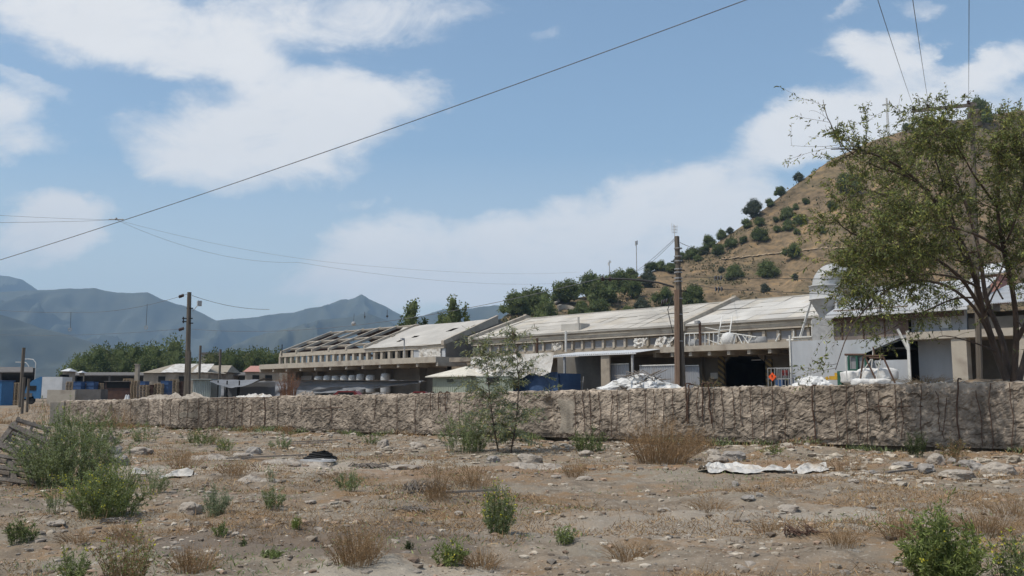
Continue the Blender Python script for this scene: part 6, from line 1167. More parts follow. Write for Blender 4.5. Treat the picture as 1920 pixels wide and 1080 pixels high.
def grow(pts, r, depth, dens=1.):
    dens = dens * (.9 if depth == 0 else 1)
    n = len(pts); K = {0: 17, 1: 6}[depth]
    for _ in range(int(K * dens)):
        f = .22 + .78 * rng.random() if depth == 0 else .15 + .85 * rng.random(); i = min(int(f * (n - 1)), n - 2); o = pts[i] + (pts[i + 1] - pts[i]) * rng.random(); T = pts[i + 1] - pts[i]; T /= np.linalg.norm(T) + 1e-9
        d = rng.normal(size=3); d -= T * np.dot(d, T) * .3; d /= np.linalg.norm(d); d = d * .8 + T * .65 + np.array([0, 0, .12]); d /= np.linalg.norm(d)
        L_ = (1.35, .62)[depth] * (.5 + .8 * rng.random()) * (1 if depth else (1.15 - .5 * f)); m_ = 6; u_ = np.linspace(0, 1, m_)[:, None]; bend = rng.normal(0, .25, 3) + np.array([0, 0, -.12])
        q = o + d * L_ * u_ + bend * L_ * u_ ** 2; rr_ = max(r * (.38 if depth == 0 else .5) * (1 - .5 * f), .004)
        tube(mbk, q, np.linspace(rr_, .003, m_), 4 if depth == 0 else 3, cap=False)
        if depth == 0: grow(q, rr_, 1, dens)
        nl = int((15 if depth == 0 else 22) * (.3 + rng.random()) * dens); k = .25 + .75 * rng.random(nl); j = np.clip((k * (m_ - 1)).astype(int), 0, m_ - 2)
        LP.append(q[j] + (q[j + 1] - q[j]) * rng.random((nl, 1)) + rng.normal(0, .03, (nl, 3))); LD.append(d * .5 + rng.normal(0, .55, (nl, 3)) + np.array([0, 0, -.35]))
for n_, (pts, r0_, r1_) in enumerate(limbs):
    m_ = MB(); tube(m_, pts, np.linspace(r0_, r1_, len(pts)) * .78, 8 if n_ < 3 else 6, cap=False)
    for Vv, Cc in zip(m_.V, m_.C): pass
    mbk.add(np.concatenate(m_.V), np.concatenate(m_.F[8] if 8 in m_.F else m_.F[4]))
    grow(pts[(6 if n_ in (0, 1, 2, 8) else 3):], r0_ * .5, 0, (1.45, 1.4, 1.5, .95, 1.6, 1.4, .55, .7, 1.4, 1.4, 1.4, 1.4, 1.6, 1.6, .3, .4, 1.2, 1.5, 1.5, 1.4, 1.5, 1.1, 1.3, 1.1)[n_])
P_ = np.concatenate(LP); D_ = np.concatenate(LD); n = len(P_); print('tree leaves', n)
leaves(mlf, P_, D_, .12 * (.45 + 1.0 * rng.random(n)), .038, pick(TGC, n, .28))
part(tree, 'trunk', mbk, MT['bark']); part(tree, 'crown', mlf, MT['leaf'])

rng = np.random.default_rng(77)
# ------------------------------------------------------------------ ground plants
GRN = [(.19, .235, .08), (.23, .275, .105), (.15, .185, .065), (.27, .305, .13)]; GRY = [(.26, .295, .18), (.215, .255, .145), (.31, .34, .21)]; DRY = [(.34, .215, .11), (.27, .165, .085), (.40, .285, .16), (.20, .13, .075)]
YEL = [(.55, .50, .05), (.48, .44, .06)]; BRT = [(.22, .27, .07), (.26, .31, .09), (.16, .20, .055)]; DRK = [(.085, .105, .045), (.105, .13, .055), (.07, .085, .04)]
def plant(name, lab, cat, px, py, w, h, ns, nl, ls, cols, flowers=0, stemcol=(.12, .14, .06), upright=.5, grp=None, thick=1., Y=None, lw=.28, low=.12, twig=3, onwall=None, zoff=0.):
    p = GP(px, py) if Y is None else G(px, Y)
    if onwall is not None: p = onwall
    Yd = p[1]; Wm = px2m(w, Yd) / 2; H = px2m(h, Yd); t = thing(name, lab, cat, tuple(p), grp); ms_, ml_, mf_ = MB(), MB(), MB(); LPs = []; LDs = []; LFs = []
    for k in range(ns):
        a = rng.random() * 6.283; rr_ = rng.random() ** .6; bx = np.array([math.cos(a), math.sin(a), 0]) * Wm * .62 * rr_; tip = np.array([math.cos(a + .3), math.sin(a + .3), 0]) * Wm * rr_ * (1.25 - upright * .25); hh = H * (.35 + .65 * rng.random() ** .7) * (1 - .45 * rr_ ** 2)
        u_ = np.linspace(0, 1, 6)[:, None]; q = p + bx + (tip - bx) * u_ ** (1 + upright) + np.array([0, 0, 1]) * hh * u_ ** .9 + rng.normal(0, .03 * H, 3) * u_; q[0, 2] -= .03
        sc = max(.0035, H * .006) * thick; tube(ms_, q, np.linspace(sc, sc * .3, 6), 3, stemcol, cap=False)
        for _ in range(twig):
            i = 1 + int(rng.random() * 4); o = q[i]; d = rng.normal(size=3) * .6 + np.array([0, 0, .6]) + (tip - bx) / (Wm + 1e-6) * .3; L_ = hh * .28 * (.5 + rng.random()); e = o + d * L_ * .8; tube(ms_, [o, (o + e) / 2 + rng.normal(0, .02 * H, 3), e], [sc * .5, sc * .35, sc * .2], 3, stemcol, cap=False)
            m_ = max(0, int(nl * .5 / twig)); f = rng.random((m_, 1)); LPs.append(o + (e - o) * f); LDs.append(d + rng.normal(0, .8, (m_, 3)))
        m_ = int(nl * .5); f = low + (1 - low) * rng.random(m_); i = np.clip((f * 5).astype(int), 0, 4); LPs.append(q[i] + (q[i + 1] - q[i]) * rng.random((m_, 1)) + rng.normal(0, .015 * H, (m_, 3))); LDs.append(rng.normal(0, .8, (m_, 3)) + np.array([0, 0, .5]))
        if flowers and rng.random() < flowers: m_ = 5; LFs.append(q[-1] + rng.normal(0, .02, (m_, 3)) - np.array([0, 0, 1]) * rng.random((m_, 1)) * hh * .12)
    part(t, 'stems', ms_, MT['straw'])
    if nl:
        LP_ = np.concatenate(LPs); LD_ = np.concatenate(LDs); n = len(LP_); leaves(ml_, LP_, LD_, ls * (.6 + .8 * rng.random(n)), ls * lw, pick(cols, n, .2))
        if LFs: F_ = np.concatenate(LFs); n = len(F_); leaves(ml_, F_, rng.normal(size=(n, 3)), .022, .02, pick(YEL, n, .1))
        part(t, 'foliage', ml_, MT['leaf'])
    return t
SG = (.13, .15, .07); SD = (.26, .18, .10)
BP = [
 ('bush', 'big dense grey green bush at the far left beside the broken pallets', 'bush', 125, 915, 205, 150, 120, 170, .05, GRN + GRY, .15, SG),
 ('bush', 'right lobe of dark green scrub behind the big left bush, up to the wall end', 'bush', 165, 850, 130, 95, 50, 110, .055, DRK + GRN, 0, SG),
 ('bush', 'feathery yellow green bush in front of the big left bush', 'bush', 200, 968, 150, 112, 120, 150, .034, BRT + GRN + GRY, .5, (.18, .2, .07)),
 ('weed', 'thin pale green weed left of the feathery bush', 'weed', 105, 962, 55, 70, 20, 50, .03, BRT + GRY, .2, SG),
 ('weed', 'low dark green clump at the lower left ground', 'weed', 37, 1022, 62, 48, 30, 50, .035, GRN + DRK, 0, SG),
 ('weed', 'grey green rounded weed right of the feathery bush, beside a pale stone', 'weed', 402, 968, 66, 58, 42, 60, .03, GRY, 0, SG),
 ('weed', 'grey green weed at the foot of the slope left of the pale debris', 'weed', 290, 928, 62, 60, 30, 60, .03, GRY + GRN, 0, SG),
 ('weed', 'bushy small weed below the pale mound, left centre', 'weed', 513, 958, 48, 45, 26, 50, .032, GRN + GRY, 0, SG),
 ('weed', 'thin silvery weed on the pale mound', 'weed', 508, 906, 26, 36, 10, 40, .028, GRY, 0, SG),
 ('weed', 'broad green weed in the stony ground left of the dead twigs', 'weed', 655, 922, 60, 46, 28, 50, .035, GRN + GRY, 0, SG),
 ('weed', 'small bright weed on the brown patch', 'weed', 555, 997, 28, 26, 14, 40, .03, BRT, 0, SG),
 ('weed', 'little green weed right of the lone white stone', 'weed', 414, 1007, 34, 26, 14, 40, .03, GRN, 0, SG),
 ('weed', 'tiny tuft at the lower left of the brown patch', 'weed', 457, 1028, 18, 14, 8, 30, .025, DRK, 0, SG),
 ('weed', 'flat green weed low on the dark soil patch', 'weed', 508, 1050, 44, 14, 16, 40, .03, GRN, 0, SG),
 ('flowering_weed', 'upright green weed with yellow flower spikes in the middle foreground', 'flowering weed', 935, 1002, 66, 98, 46, 110, .034, GRN + GRY, .8, (.12, .15, .05)),
 ('weed', 'green and straw coloured weed below and left of the yellow spiked one', 'weed', 845, 1066, 66, 50, 30, 50, .035, GRN + BRT, .1, SG),
 ('weed', 'small dark rosette left of the green and straw weed', 'weed', 768, 1034, 16, 16, 8, 30, .028, DRK, 0, SG),
 ('weed', 'pale green weed right of the yellow spiked one', 'weed', 1060, 1024, 50, 42, 22, 40, .035, GRY + BRT, 0, SG),
 ('bush', 'glossy bright green bush with yellow buds at the bottom right', 'bush', 1765, 1105, 150, 150, 80, 110, .045, BRT + GRN, .15, (.14, .2, .05)),
 ('flowering_weed', 'thin stemmed weed with yellow flowers at the right edge', 'flowering weed', 1895, 1100, 95, 100, 22, 40, .04, GRN + DRK, .9, SG),
 ('bush', 'straggly bush mixing straw and green at the bottom left edge', 'bush', 238, 1105, 120, 130, 45, 55, .03, GRN + DRY, .2, SD),
 ('weed', 'upright green weed at the bottom left, beside the straggly bush', 'weed', 135, 1105, 60, 80, 24, 55, .032, GRN, .1, SG),
 ('bush', 'dark green scrub at the wall foot left of the young tree', 'bush', 872, 848, 120, 90, 70, 90, .06, GRY + GRN, .1, SG),
 ('bush', 'dark green scrub at the wall foot right of the smooth concrete patch', 'bush', 1105, 850, 70, 52, 36, 80, .06, GRN + DRK, 0, SG),
 ('bush', 'olive scrub growing below the left part of the wall', 'bush', 372, 838, 75, 34, 34, 60, .06, GRN + DRK, .1, SG),
 ('bush', 'low green scrub with yellow flowers where the wall is undercut', 'bush', 425, 846, 46, 30, 24, 50, .05, GRN, .5, SG),
 ('bush', 'green scrub at the wall foot right of the undercut', 'bush', 525, 842, 50, 32, 24, 50, .05, GRY + GRN, 0, SG),
 ('bush', 'small dark scrub patch under the wall, centre left', 'bush', 700, 834, 60, 22, 24, 40, .05, DRK + GRN, 0, SG),
 ('bush', 'dark bush against the shaded wall near the right end', 'bush', 1718, 858, 36, 60, 26, 70, .05, DRK, 0, SG),
 ('bush', 'olive brown low scrub right of the dark bush by the wall', 'bush', 1790, 862, 80, 42, 34, 50, .045, DRK + DRY, .1, SD),
 ('bush', 'low green growth under the wall behind the white sheets', 'bush', 1450, 852, 60, 20, 20, 40, .045, BRT + DRK, 0, SG),
 ('bush', 'yellow green scrub at the wall foot above the light mounds, far left', 'bush', 270, 830, 60, 44, 26, 55, .06, BRT + GRY, .3, SG),
]
for b_ in BP:
    nm, lb, ct, px, py, w, h, ns, nl, ls, cols, fl, sc_ = b_; plant(nm, lb, ct, px, py, w, h, ns, nl, ls, cols, fl, sc_)
DP = [
 ('dry_bush', 'tall bushy brown dry shrub against the wall right of centre', 1243, 868, 130, 88, 130, 60, .03), ('dry_bush', 'reddish dry shrub right of the tall brown one, by the rusty bars', 1310, 850, 60, 50, 40, 40, .03),
 ('dry_bush', 'pale dead twiggy bush in the centre foreground', 822, 936, 66, 70, 60, 8, .02), ('dry_bush', 'dry straw bush at the bottom centre left', 668, 1062, 110, 75, 110, 14, .02),
 ('dry_bush', 'dry orange grass clump right of the pale dead bush', 890, 915, 110, 42, 90, 14, .025), ('dry_bush', 'brown dry weeds on the slope above the white debris', 345, 880, 80, 44, 60, 26, .025), ('dry_bush', 'brown dry weeds right of the white debris', 440, 892, 60, 34, 50, 22, .025),
 ('dry_bush', 'reddish brown dry bush at the wall foot, far left', 222, 806, 60, 50, 50, 40, .035), ('dry_bush', 'dry grass clump left of the tall brown shrub', 1080, 895, 55, 40, 50, 12, .02), ('dry_bush', 'fine dry grass at the right, behind the bright green bush', 1850, 1000, 130, 60, 100, 8, .02),
 ('dry_bush', 'fine dry grass left of the bright green bush', 1690, 1010, 80, 50, 60, 8, .02), ('dry_bush', 'straw clump right of the green and straw weed', 900, 1065, 90, 34, 70, 6, .02), ('dry_bush', 'wispy straw patch at the right edge above the bush', 1900, 965, 120, 36, 70, 6, .02), ('dry_bush', 'thin straw patch in the centre right foreground', 1330, 960, 90, 22, 50, 4, .02), ('dry_bush', 'straw patch at the bottom edge, right of centre', 1180, 1050, 120, 34, 70, 6, .02), ('dry_bush', 'long dry grass at the bottom edge, far left of centre', 360, 1075, 110, 50, 80, 10, .02), ('dry_bush', 'short dry grass on the left ground below the feathery bush', 150, 1020, 90, 26, 50, 6, .02), ('dry_bush', 'brown dry grass before the cable tangle', 640, 900, 90, 22, 50, 8, .02), ('dry_bush', 'sparse dry grass around the wire bundle', 1580, 1030, 90, 30, 50, 6, .02),
 ('dry_bush', 'dry grass strip in front of the undercut wall at right', 1590, 880, 110, 24, 70, 8, .02), ('dry_bush', 'rusty brown grass at the left end of the pale ground', 230, 1010, 60, 30, 36, 8, .02), ('dry_bush', 'dry stalks climbing the wall foot left of the undercut', 395, 832, 50, 44, 26, 14, .03), ('dry_bush', 'low straw clump on the lower right ground', 1440, 1000, 60, 26, 36, 6, .02)]
for nm, lb, px, py, w, h, ns, nl, ls in DP:
    plant(nm, lb, 'dry bush', px, py, w * 1.15, h * 1.08, int(ns * 1.7), nl, ls, DRY, 0, (.30, .20, .11), upright=.2, grp='dry bushes', twig=4, thick=.8)
tq = wt(522); plant('dead_shrub', 'reddish dead shrub standing on top of the wall near the net fence', 'dry bush', 522, 738, 50, 58, 90, 6, .04, [(.26, .13, .07), (.2, .10, .06)], 0, (.24, .125, .075), upright=.9, onwall=WP(tq, .55, wallz(tq)[0]), twig=4, thick=1.1)
tq = wt(1720); plant('dry_bush', 'brown dry grass fringe on the soil bank above the shaded wall', 'dry bush', 1720, 712, 150, 18, 120, 4, .03, DRY, 0, (.24, .17, .09), onwall=WP(tq, 1.3, 1.95), twig=2, thick=1.2)
tq = wt(1310); plant('bush', 'thin olive weeds on the wall top right of the brown pole', 'bush', 1312, 722, 60, 26, 34, 20, .05, DRK + DRY, 0, (.14, .12, .07), onwall=WP(tq, .7, wallz(tq)[0]), twig=2)
# young tree with two thin stems
g0 = GP(945, 850); young = thing('young_tree', 'young willow leafed tree with two thin stems in front of the wall', 'tree', tuple(g0)); mbk = MB(); mlf = MB(); LP = []; LD = []; Yv = g0[1]
for pts_, r_ in (([(935, 850, Yv), (926, 800, Yv), (918, 740, Yv), (912, 680, Yv - .1), (905, 640, Yv - .2)], .03), ([(958, 846, Yv + .1), (968, 790, Yv + .1), (972, 720, Yv + .2), (968, 660, Yv + .2), (960, 612, Yv + .3)], .028)):
    pts = smooth(px3(pts_), 20); pts[0, 2] = g0[2] - .05; tube(mbk, pts, np.linspace(r_, .006, 20), 6, cap=False)
    for k in range(88):
        f = .12 + .88 * rng.random(); i = min(int(f * 19), 18); o = pts[i]; a = rng.random() * 6.283; d = np.array([math.cos(a), math.sin(a), .25 + .8 * rng.random()]); L_ = .95 * (.25 + .9 * rng.random() ** 1.3) * (1.65 - .85 * f); u_ = np.linspace(0, 1, 6)[:, None]; q = o + d * L_ * u_ + np.array([0, 0, -.45]) * L_ * u_ ** 2
        tube(mbk, q, np.linspace(.008, .002, 6), 3, cap=False); nl = int(46 * (.6 + .6 * rng.random()) * (1.15 - .55 * f)); kk = .2 + .8 * rng.random(nl); j = np.clip((kk * 5).astype(int), 0, 4); LP.append(q[j] + (q[j + 1] - q[j]) * rng.random((nl, 1))); LD.append(d * .4 + rng.normal(0, .5, (nl, 3)) + np.array([0, 0, -.45]))
P_ = np.concatenate(LP); n = len(P_); leaves(mlf, P_, np.concatenate(LD), .14 * (.6 + .8 * rng.random(n)), .028, pick([(.23, .26, .17), (.19, .22, .13), (.27, .30, .20), (.33, .32, .12)], n, .2))
part(young, 'trunk', mbk, MT['bark']); part(young, 'crown', mlf, MT['leaf'])

# ------------------------------------------------------------------ scattered ground cover
def visible_xy(n, y0, y1, pw=1.):
    Y = y0 * (y1 / y0) ** (rng.random(n) ** pw); X = (rng.random(n) * 2 - 1) * Y * .64; return X, Y
m = MB(); X, Y = visible_xy(28000, 5.5, 60); t_, s_ = wallcoord(X, Y); dens = .22 + .9 * np.exp(-((s_ + 3) / 3.2) ** 2) + .4 * sstep(.1, .5, fbm(X * .4, Y * .4, 0, 3, 91)); ok = (s_ < -.2) & (rng.random(len(X)) < dens); X, Y, s_ = X[ok], Y[ok], s_[ok]; Zg = gz(X, Y); scol = [(.32, .275, .22), (.25, .205, .16), (.40, .35, .285), (.17, .135, .105), (.28, .20, .145), (.23, .20, .17)]
for k in range(len(X)):
    sz = (.007 + .030 * rng.random() ** 4) * (1 + .045 * Y[k]) * (1.5 if -6 < s_[k] < -.5 and rng.random() < .3 else 1); rock(m, (X[k], Y[k], Zg[k] + sz * .15), (sz * 1.35, sz, sz * .6), k, ICO1, .5, pick(scol, 1)[0])
setting('gravel', m, MT['stone'], 'stuff', False, 'small pale stones and rubble crumbs strewn over the dusty ground', 'gravel')
m = MB(); X, Y = visible_xy(260000, 5.2, 48, .8); t_, s_ = wallcoord(X, Y); f_ = fbm(X * .55, Y * .55, 0, 4, 95) + .25 * vn(X * 3, Y * 3, 0, 96); ok = (s_ < -.3) & (rng.random(len(X)) < sstep(-.05, .6, f_)); X, Y = X[ok], Y[ok]; n = len(X); Zg = gz(X, Y)
D_ = rng.normal(0, .75, (n, 3)); D_[:, 2] = np.abs(D_[:, 2]) * .8 + .12; L_ = (.02 + .07 * rng.random(n) + .10 * (rng.random(n) < .06)) * (1 + .012 * Y); leaves(m, np.stack([X, Y, Zg - .003], 1), D_, L_, .002 + .0005 * Y, pick(DRY + [(.33, .235, .13)], n, .25)); print('grass', n)
setting('dry_grass', m, MT['straw'], 'stuff', False, 'short orange brown dry grass growing in patches on the ground', 'grass')
m = MB(); X, Y = visible_xy(34000, 5.2, 45); t_, s_ = wallcoord(X, Y); f_ = fbm(X * .7 + 9, Y * .7, 0, 4, 99) + .35 * sstep(5, -8, X); ok = (s_ < -.3) & (rng.random(len(X)) < .8 * sstep(.2, .7, f_)); X, Y = X[ok], Y[ok]; n = len(X)
D_ = rng.normal(0, .8, (n, 3)); D_[:, 2] = np.abs(D_[:, 2]) + .3; leaves(m, np.stack([X, Y, gz(X, Y)], 1), D_, (.02 + .05 * rng.random(n)) * (1 + .01 * Y), .008 + .0006 * Y, pick(GRN + GRY, n, .25))
setting('low_weeds', m, MT['leaf'], 'stuff', False, 'sparse low green weeds creeping between the stones', 'weeds')
m = MB(); n = 42000; T_ = rng.uniform(T0, T1, n); S_2 = -rng.random(n) ** 1.6 * 2.6 - .05; Q = WP(T_, 0, 0); X = Q[:, 0] + WN[0] * S_2; Y = Q[:, 1] + WN[1] * S_2; f_ = fbm(X * .55, Y * .55, 0, 3, 121) + .28 * sstep(.25, .9, T_); ok = rng.random(n) < sstep(.05, .55, f_); X, Y, T_, f_ = X[ok], Y[ok], T_[ok], f_[ok]; n = len(X)
kind = fbm(X * .9, Y * .9, 0, 2, 131) > -.05; D_ = rng.normal(0, .5, (n, 3)); D_[:, 2] = .4 + rng.random(n); cl = np.where(kind[:, None], pick(GRN + DRK + GRY, n, .2), pick(DRY, n, .2)); zo = rng.random(n) * .32 * np.clip(f_, 0, .8); leaves(m, np.stack([X, Y, gz(X, Y) + zo - .01], 1), D_, (.07 + .12 * rng.random(n)), .012 + .0005 * Y, cl)
setting('wall_foot_scrub', m, MT['leaf'], 'stuff', False, 'ragged strip of green and dry scrub growing along the wall foot', 'scrub')
m = MB(); X = rng.uniform(-45, -28, 6000); Y = rng.uniform(56, 75, 6000); t_, s_ = wallcoord(X, Y); ok = (t_ > T1 + .005) ; X, Y = X[ok], Y[ok]; n = len(X); D_ = rng.normal(0, .4, (n, 3)); D_[:, 2] = 1; leaves(m, np.stack([X, Y, gz(X, Y)], 1), D_, .25 + .3 * rng.random(n), .03, pick(DRY, n, .2)); setting('bank_grass', m, MT['straw'], 'stuff', False, 'brown dry grass on the bank beyond the left end of the wall', 'grass')
m = MB(); n = 4200; X, Y = visible_xy(n * 4, 8, 60, .7); t_, s_ = wallcoord(X, Y); cl = fbm(X * .6, Y * .6, 0, 3, 141); ok = (s_ < -.6) & (s_ > -11) & (rng.random(len(X)) < sstep(.0, .6, cl + .25 * np.exp(-((s_ + 3.5) / 2) ** 2)) * .8); X, Y = X[ok], Y[ok]; Zg = gz(X, Y)
for k in range(len(X)): sz = .03 + .10 * rng.random() ** 2.5; rock(m, (X[k], Y[k], Zg[k] + sz * .12), (sz * 1.5, sz * 1.1, sz * (.25 + .4 * rng.random())), k, ICO1, .6, pick(scol[:1] + scol[2:3] + [(.37, .32, .255), (.27, .225, .175)], 1)[0])
setting('rubble', m, MT['stone'], 'stuff', False, 'broken flat rubble pieces clustered on the ground before the wall', 'rubble')
# rocks that stand out
RK = [(1757, 870, 32, 20, 'rounded pale boulder by the wall foot at right', 'm'), (1795, 900, 62, 18, 'flat slab rock with dark underside at right', 'm'), (1735, 885, 40, 16, 'dark angular rock left of the flat slab', 'g'), (1690, 878, 34, 12, 'low rock slab lying left of the rounded boulder', 'g'), (1872, 888, 60, 22, 'broad pale rock at the right edge', 'm'), (1815, 874, 30, 14, 'grey rock behind the flat slab', 'g'), (1835, 884, 36, 16, 'blocky grey rock between flat slab and broad pale rock', 'g'), (1785, 868, 16, 10, 'small grey stone right of the rounded boulder', 'g'), (1633, 890, 20, 9, 'small dark stone below the undercut wall', 'g'),
      (720, 840, 26, 18, 'upright pale rock at the centre wall foot', 'm'), (780, 842, 32, 16, 'low rounded grey rock left of the dark scrub', 'm'), (990, 868, 46, 22, 'pale lump of rubble right of the young tree foot', 'm'), (925, 866, 26, 12, 'low pale rock at the young tree foot', 'g'), (1100, 856, 32, 12, 'rounded pale rock below the green scrub', 'm'), (1375, 862, 40, 16, 'grey rock behind the left end of the white sheet', 'g'), (1345, 868, 36, 14, 'rock slab left of the white sheet', 'm'), (1340, 858, 30, 16, 'pale rock at the wall foot by the rusty bars', 'm'),
      (1097, 900, 32, 8, 'flat pale stone in the centre right stony ground', 'm'), (1043, 896, 20, 6, 'small flat pale stone left of the other flat one', 'm'), (1378, 912, 14, 9, 'round brown stone below the white sheet', 'g'), (1405, 939, 26, 10, 'dark stone pair lower centre right', 'g'), (1424, 931, 13, 9, 'small bluish stone beside the dark stone pair', 'g'), (1244, 960, 24, 8, 'pale flat stone in the lower centre', 'm'), (1480, 962, 42, 12, 'half buried orange brown rock', 'm'), (860, 968, 18, 9, 'pale stone left of the yellow spiked weed', 'm'), (793, 988, 10, 9, 'small dark pointed stone', 'g'), (582, 945, 22, 7, 'flat white stone, left centre', 'm'), (441, 1006, 15, 10, 'lone white stone on the brown patch', 'm'), (356, 962, 42, 22, 'pale block beside the grey green rounded weed', 'm'), (103, 992, 28, 10, 'buried pale stone in the left foreground', 'm'), (475, 850, 30, 14, 'grey rock at the foot of the undercut', 'g'), (455, 862, 34, 14, 'pale broken rock in front of the undercut', 'm'), (200, 830, 26, 18, 'pale chunk on the rubble slope, far left', 'm'), (215, 850, 30, 16, 'brown chunk on the rubble slope', 'g'), (225, 872, 40, 26, 'rounded grey chunk right of the big left bush', 'g'), (262, 850, 40, 14, 'flat pale slab on the left rubble slope', 'm'), (1290, 1010, 18, 6, 'small pale stone low in the centre right', 'm'), (1600, 905, 18, 8, 'small pale stone right of the small white sheet', 'm'), (550, 875, 26, 10, 'flat stone left of the cable tangle', 'm'), (760, 880, 60, 12, 'flat cracked slab in the stony ground', 'm')]
for n_, (px, py, w, h, lab, k) in enumerate(RK):
    g = GP(px, py); sx, sz = px2m(w, g[1]) / 2, px2m(h, g[1]) / 2; m = MB(); rock(m, (g[0], g[1], g[2] + sz * .45), (sx, sx * .8, sz * 1.15), n_ * 3 + 1, ICO3, .42); solo('rock', m, MT['rockm'] if k == 'm' else MT['rockg'], lab, 'rock', tuple(g), 'rocks lying in front of the wall')
# pale mounds of broken crust
for n_, (px, py, w, h, lab) in enumerate(((470, 905, 130, 34, 'long pale crusty mound in the left middle ground'), (540, 870, 180, 26, 'low pale rubble bank below the wall, left of centre'), (390, 862, 110, 22, 'white crusted slope edge above the dry weeds'), (1000, 880, 150, 20, 'low pale rubble bank by the young tree'), (1560, 890, 90, 18, 'low pale rubble bank right of the white sheets'))):
    g = GP(px, py); a_, c_ = px2m(w, g[1]) / 2, px2m(h, g[1]) * .42; m = MB()
    def f(u_, v_): x_ = (u_ * 2 - 1); y_ = (v_ * 2 - 1); rr_ = np.clip(1 - x_ ** 2 - y_ ** 2, 0, 1); X_ = g[0] + x_ * a_; Y_ = g[1] + a_ * .28 + y_ * a_ * .5; return np.stack([X_, Y_, gz(X_, Y_) - .04 + c_ * rr_ ** .7 * (.8 + .5 * fbm(X_ * 3, Y_ * 3, 0, 4, n_))], 1)
    grid(m, 70, 40, f); solo('crust_mound', m, MT['rockm'], lab, 'mound', tuple(g), 'pale crusty mounds')
# plastic sheets, paper debris
def ground_sheet(name, lab, px0, px1, py0, py1, mt, seed, amp=.14):
    ca, cb_ = GP((px0 + px1) / 2, py1), GP((px0 + px1) / 2, py0); w_ = px2m(px1 - px0, ca[1]); m = MB()
    def f(u_, v_):
        e_ = .5 + .5 * vn(u_ * 4, 0, 0, seed); X_ = ca[0] + (u_ - .5) * w_ * (1 + .1 * v_); Y_ = ca[1] + (v_ * .9 + .25 * (e_ - .5)) * min(w_ * .6, cb_[1] - ca[1] + .5) * (.75 + 1.0 * (.5 + .5 * fbm(u_ * w_ * 1.6, 0, 0, 3, seed + 40))) * (1 - 1.2 * np.abs(u_ - .5) ** 2); return np.stack([X_, Y_, gz(X_, Y_) + .03 + amp * (np.sin(np.pi * np.clip(v_, .02, .98)) ** .6) * np.abs(fbm(u_ * w_ * 2.2, v_ * 3.0, 0, 4, seed, .55)) * .8 + .3 * amp * np.sin(np.pi * v_) * np.sin(np.pi * u_)], 1)
    grid(m, 70, 30, f); return solo(name, m, mt, lab, 'plastic sheet', tuple(ca))
ground_sheet('plastic_sheet', 'large crumpled white plastic sheet at the wall foot right of centre', 1330, 1490, 856, 891, MT['plastic'], 4, .2); ground_sheet('plastic_sheet', 'smaller torn white sheet right of the large one', 1498, 1556, 864, 887, MT['plastic'], 16, .15)
ground_sheet('plastic_sheet', 'white torn sheet in the dry weeds, left side', 298, 356, 886, 899, MT['plastic'], 8, .12); ground_sheet('plastic_sheet', 'small pale rag left of the torn sheet', 245, 272, 878, 892, MT['plastic'], 9, .12); ground_sheet('blue_rag', 'little blue grey rag lying on the front edge of the large white sheet', 1378, 1396, 880, 888, MT['bluedull'], 12, .1)
# tangles, twigs, planks
def tangle(name, lab, cat, px, py, w, h, n, mt, r_, seed, coil=True):
    g = GP(px, py); a_ = px2m(w, g[1]) / 2; c_ = px2m(h, g[1]); q = np.random.default_rng(seed); m = MB()
    for k in range(n):
        if coil: ph = q.random() * 6.28; th_ = np.linspace(ph, ph + 2 + 4 * q.random(), 16); R_ = a_ * (.35 + .6 * q.random()); pts = np.stack([g[0] + R_ * np.cos(th_), g[1] + .4 * a_ + R_ * .7 * np.sin(th_), g[2] + c_ * .75 * q.random() * (1.1 - R_ / a_) + .03 + .05 * c_ * np.sin(th_ * 2)], 1)
        else: x_ = (q.random() - .5) * 1.3 * a_; an = q.normal(0, .5); L_ = a_ * (.3 + .6 * q.random()); pts = np.array([[g[0] + x_, g[1] + q.random() * a_ * .4, g[2] + .02 + c_ * .5 * q.random() ** 2], [g[0] + x_ + L_ * math.cos(an) * .5, g[1] + q.random() * .3, g[2] + .04 + c_ * .7 * q.random() ** 2], [g[0] + x_ + L_ * math.cos(an), g[1] + L_ * math.sin(an), g[2] + .02 + c_ * .4 * q.random()]])
        tube(m, pts, r_ * (.6 + .6 * q.random()), 4, cap=False)
    return solo(name, m, mt, lab, cat, tuple(g))
tangle('cable_tangle', 'dark coil of old cable heaped in front of the wall, left of centre', 'cable tangle', 598, 866, 66, 30, 60, MT['dark'], .018, 1); tangle('cable_tangle', 'grey hose loops lying under the dark coil', 'cable tangle', 590, 872, 80, 12, 14, MT['steel'], .018, 2)
tangle('twig_pile', 'low pile of grey twigs left of the pale dead bush', 'twigs', 782, 928, 90, 26, 70, MT['wood'], .008, 3, False); tangle('twig_pile', 'scattered brown twigs right of the cable tangle', 'twigs', 680, 878, 90, 10, 36, MT['wood'], .012, 5, False)
tangle('wire_bundle', 'rusty bent wire bundle lying in the lower right ground', 'wire bundle', 1495, 1016, 76, 22, 34, MT['rust'], .005, 6, False); tangle('branch_pile', 'thin bare branches lying below the feathery bush', 'branches', 205, 984, 90, 10, 16, MT['wood'], .007, 7, False); tangle('twig_pile', 'dark twigs scattered on the brown ground in the centre', 'twigs', 765, 966, 90, 8, 26, MT['wood'], .006, 8, False)
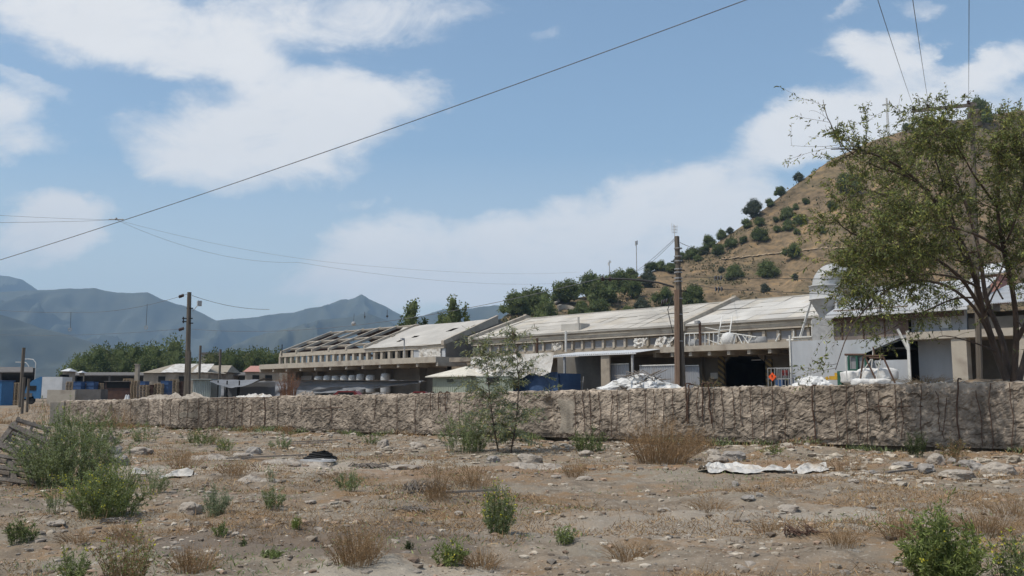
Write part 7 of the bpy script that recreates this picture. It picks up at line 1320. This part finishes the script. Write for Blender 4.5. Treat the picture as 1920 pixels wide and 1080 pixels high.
for n_, (px, py, l_, an, lab) in enumerate(((590, 832, 2.0, .1, 'long grey plank at the wall foot, left of centre'), (575, 836, 1.3, -.2, 'shorter plank under the long grey one'), (500, 862, 2.2, .05, 'plank lying across the pale rubble'), (1690, 892, .9, 0.5, 'thin board leaning by the dark angular rock'), (880, 934, .9, .1, 'straight grey stick right of the pale dead bush'))):
    g = GP(px, py); m = MB(); d_ = np.array([math.cos(an), math.sin(an), .04]) * l_ / 2; bar(m, g + (0, 0, .09) - d_, g + (0, 0, .09) + d_, .10 if n_ < 4 else .03, .035); solo('plank', m, MT['wood'], lab, 'plank', tuple(g), 'planks and sticks')
# broken pallets leaning at the far left
def pallet(name, lab, px, py, sz, rx, ry, rz, seed):
    g = GP(px, py); t = thing(name, lab, 'pallet', tuple(g), 'broken wooden pallets'); from mathutils import Euler; Mx = np.array(Euler((rx, ry, rz)).to_matrix()); r = random.Random(seed)
    def bd(nm, c_, s_):
        m = MB(); v_ = boxv(-s_[0] / 2, s_[0] / 2, -s_[1] / 2, s_[1] / 2, -s_[2] / 2, s_[2] / 2) + np.array(c_); v_ = v_ @ Mx.T + g; m.add(v_, BOXF); part(t, nm, m, MT['wood'])
    for k in (-1, 0, 1): bd('stringer', (k * sz * .45, 0, sz * .5), (.09, .09, sz))
    for k in range(5):
        if r.random() < .9: bd('board', (r.uniform(-.03, .03), .06, sz * (.07 + .21 * k)), (sz * r.uniform(.85, 1.05), .025, .10))
    for k in (0, 2, 4): bd('board', (0, -.06, sz * (.07 + .21 * k)), (sz, .025, .10))
pallet('broken_pallet', 'weathered pallet leaning steeply at the left edge, topmost', 38, 850, 1.05, -.35, .35, .5, 1); pallet('broken_pallet', 'weathered pallet leaning lower at the left edge', 8, 895, 1.1, -.5, .45, .2, 2); pallet('broken_pallet', 'broken pallet tipped on the ground below the leaning ones', 28, 912, .8, -.9, .2, .9, 3)

# ------------------------------------------------------------------ haze
hz = MB(); hz.add(boxv(-7200, 7200, -7200, 7200, -6, 900), BOXF)
hm_ = bpy.data.materials.new('haze_air'); hm_.use_nodes = True; N = hm_.node_tree.nodes; N.clear(); o_ = N.new('ShaderNodeOutputMaterial'); v_ = N.new('ShaderNodeVolumePrincipled'); v_.inputs['Color'].default_value = (.48, .71, 1, 1); v_.inputs['Density'].default_value = 1.4e-4; v_.inputs['Anisotropy'].default_value = 0
hm_.node_tree.links.new(v_.outputs[0], o_.inputs['Volume'])
ho = setting('haze', hz, hm_, 'stuff', False, 'thin blue haze lying over the valley and mountains', 'haze')
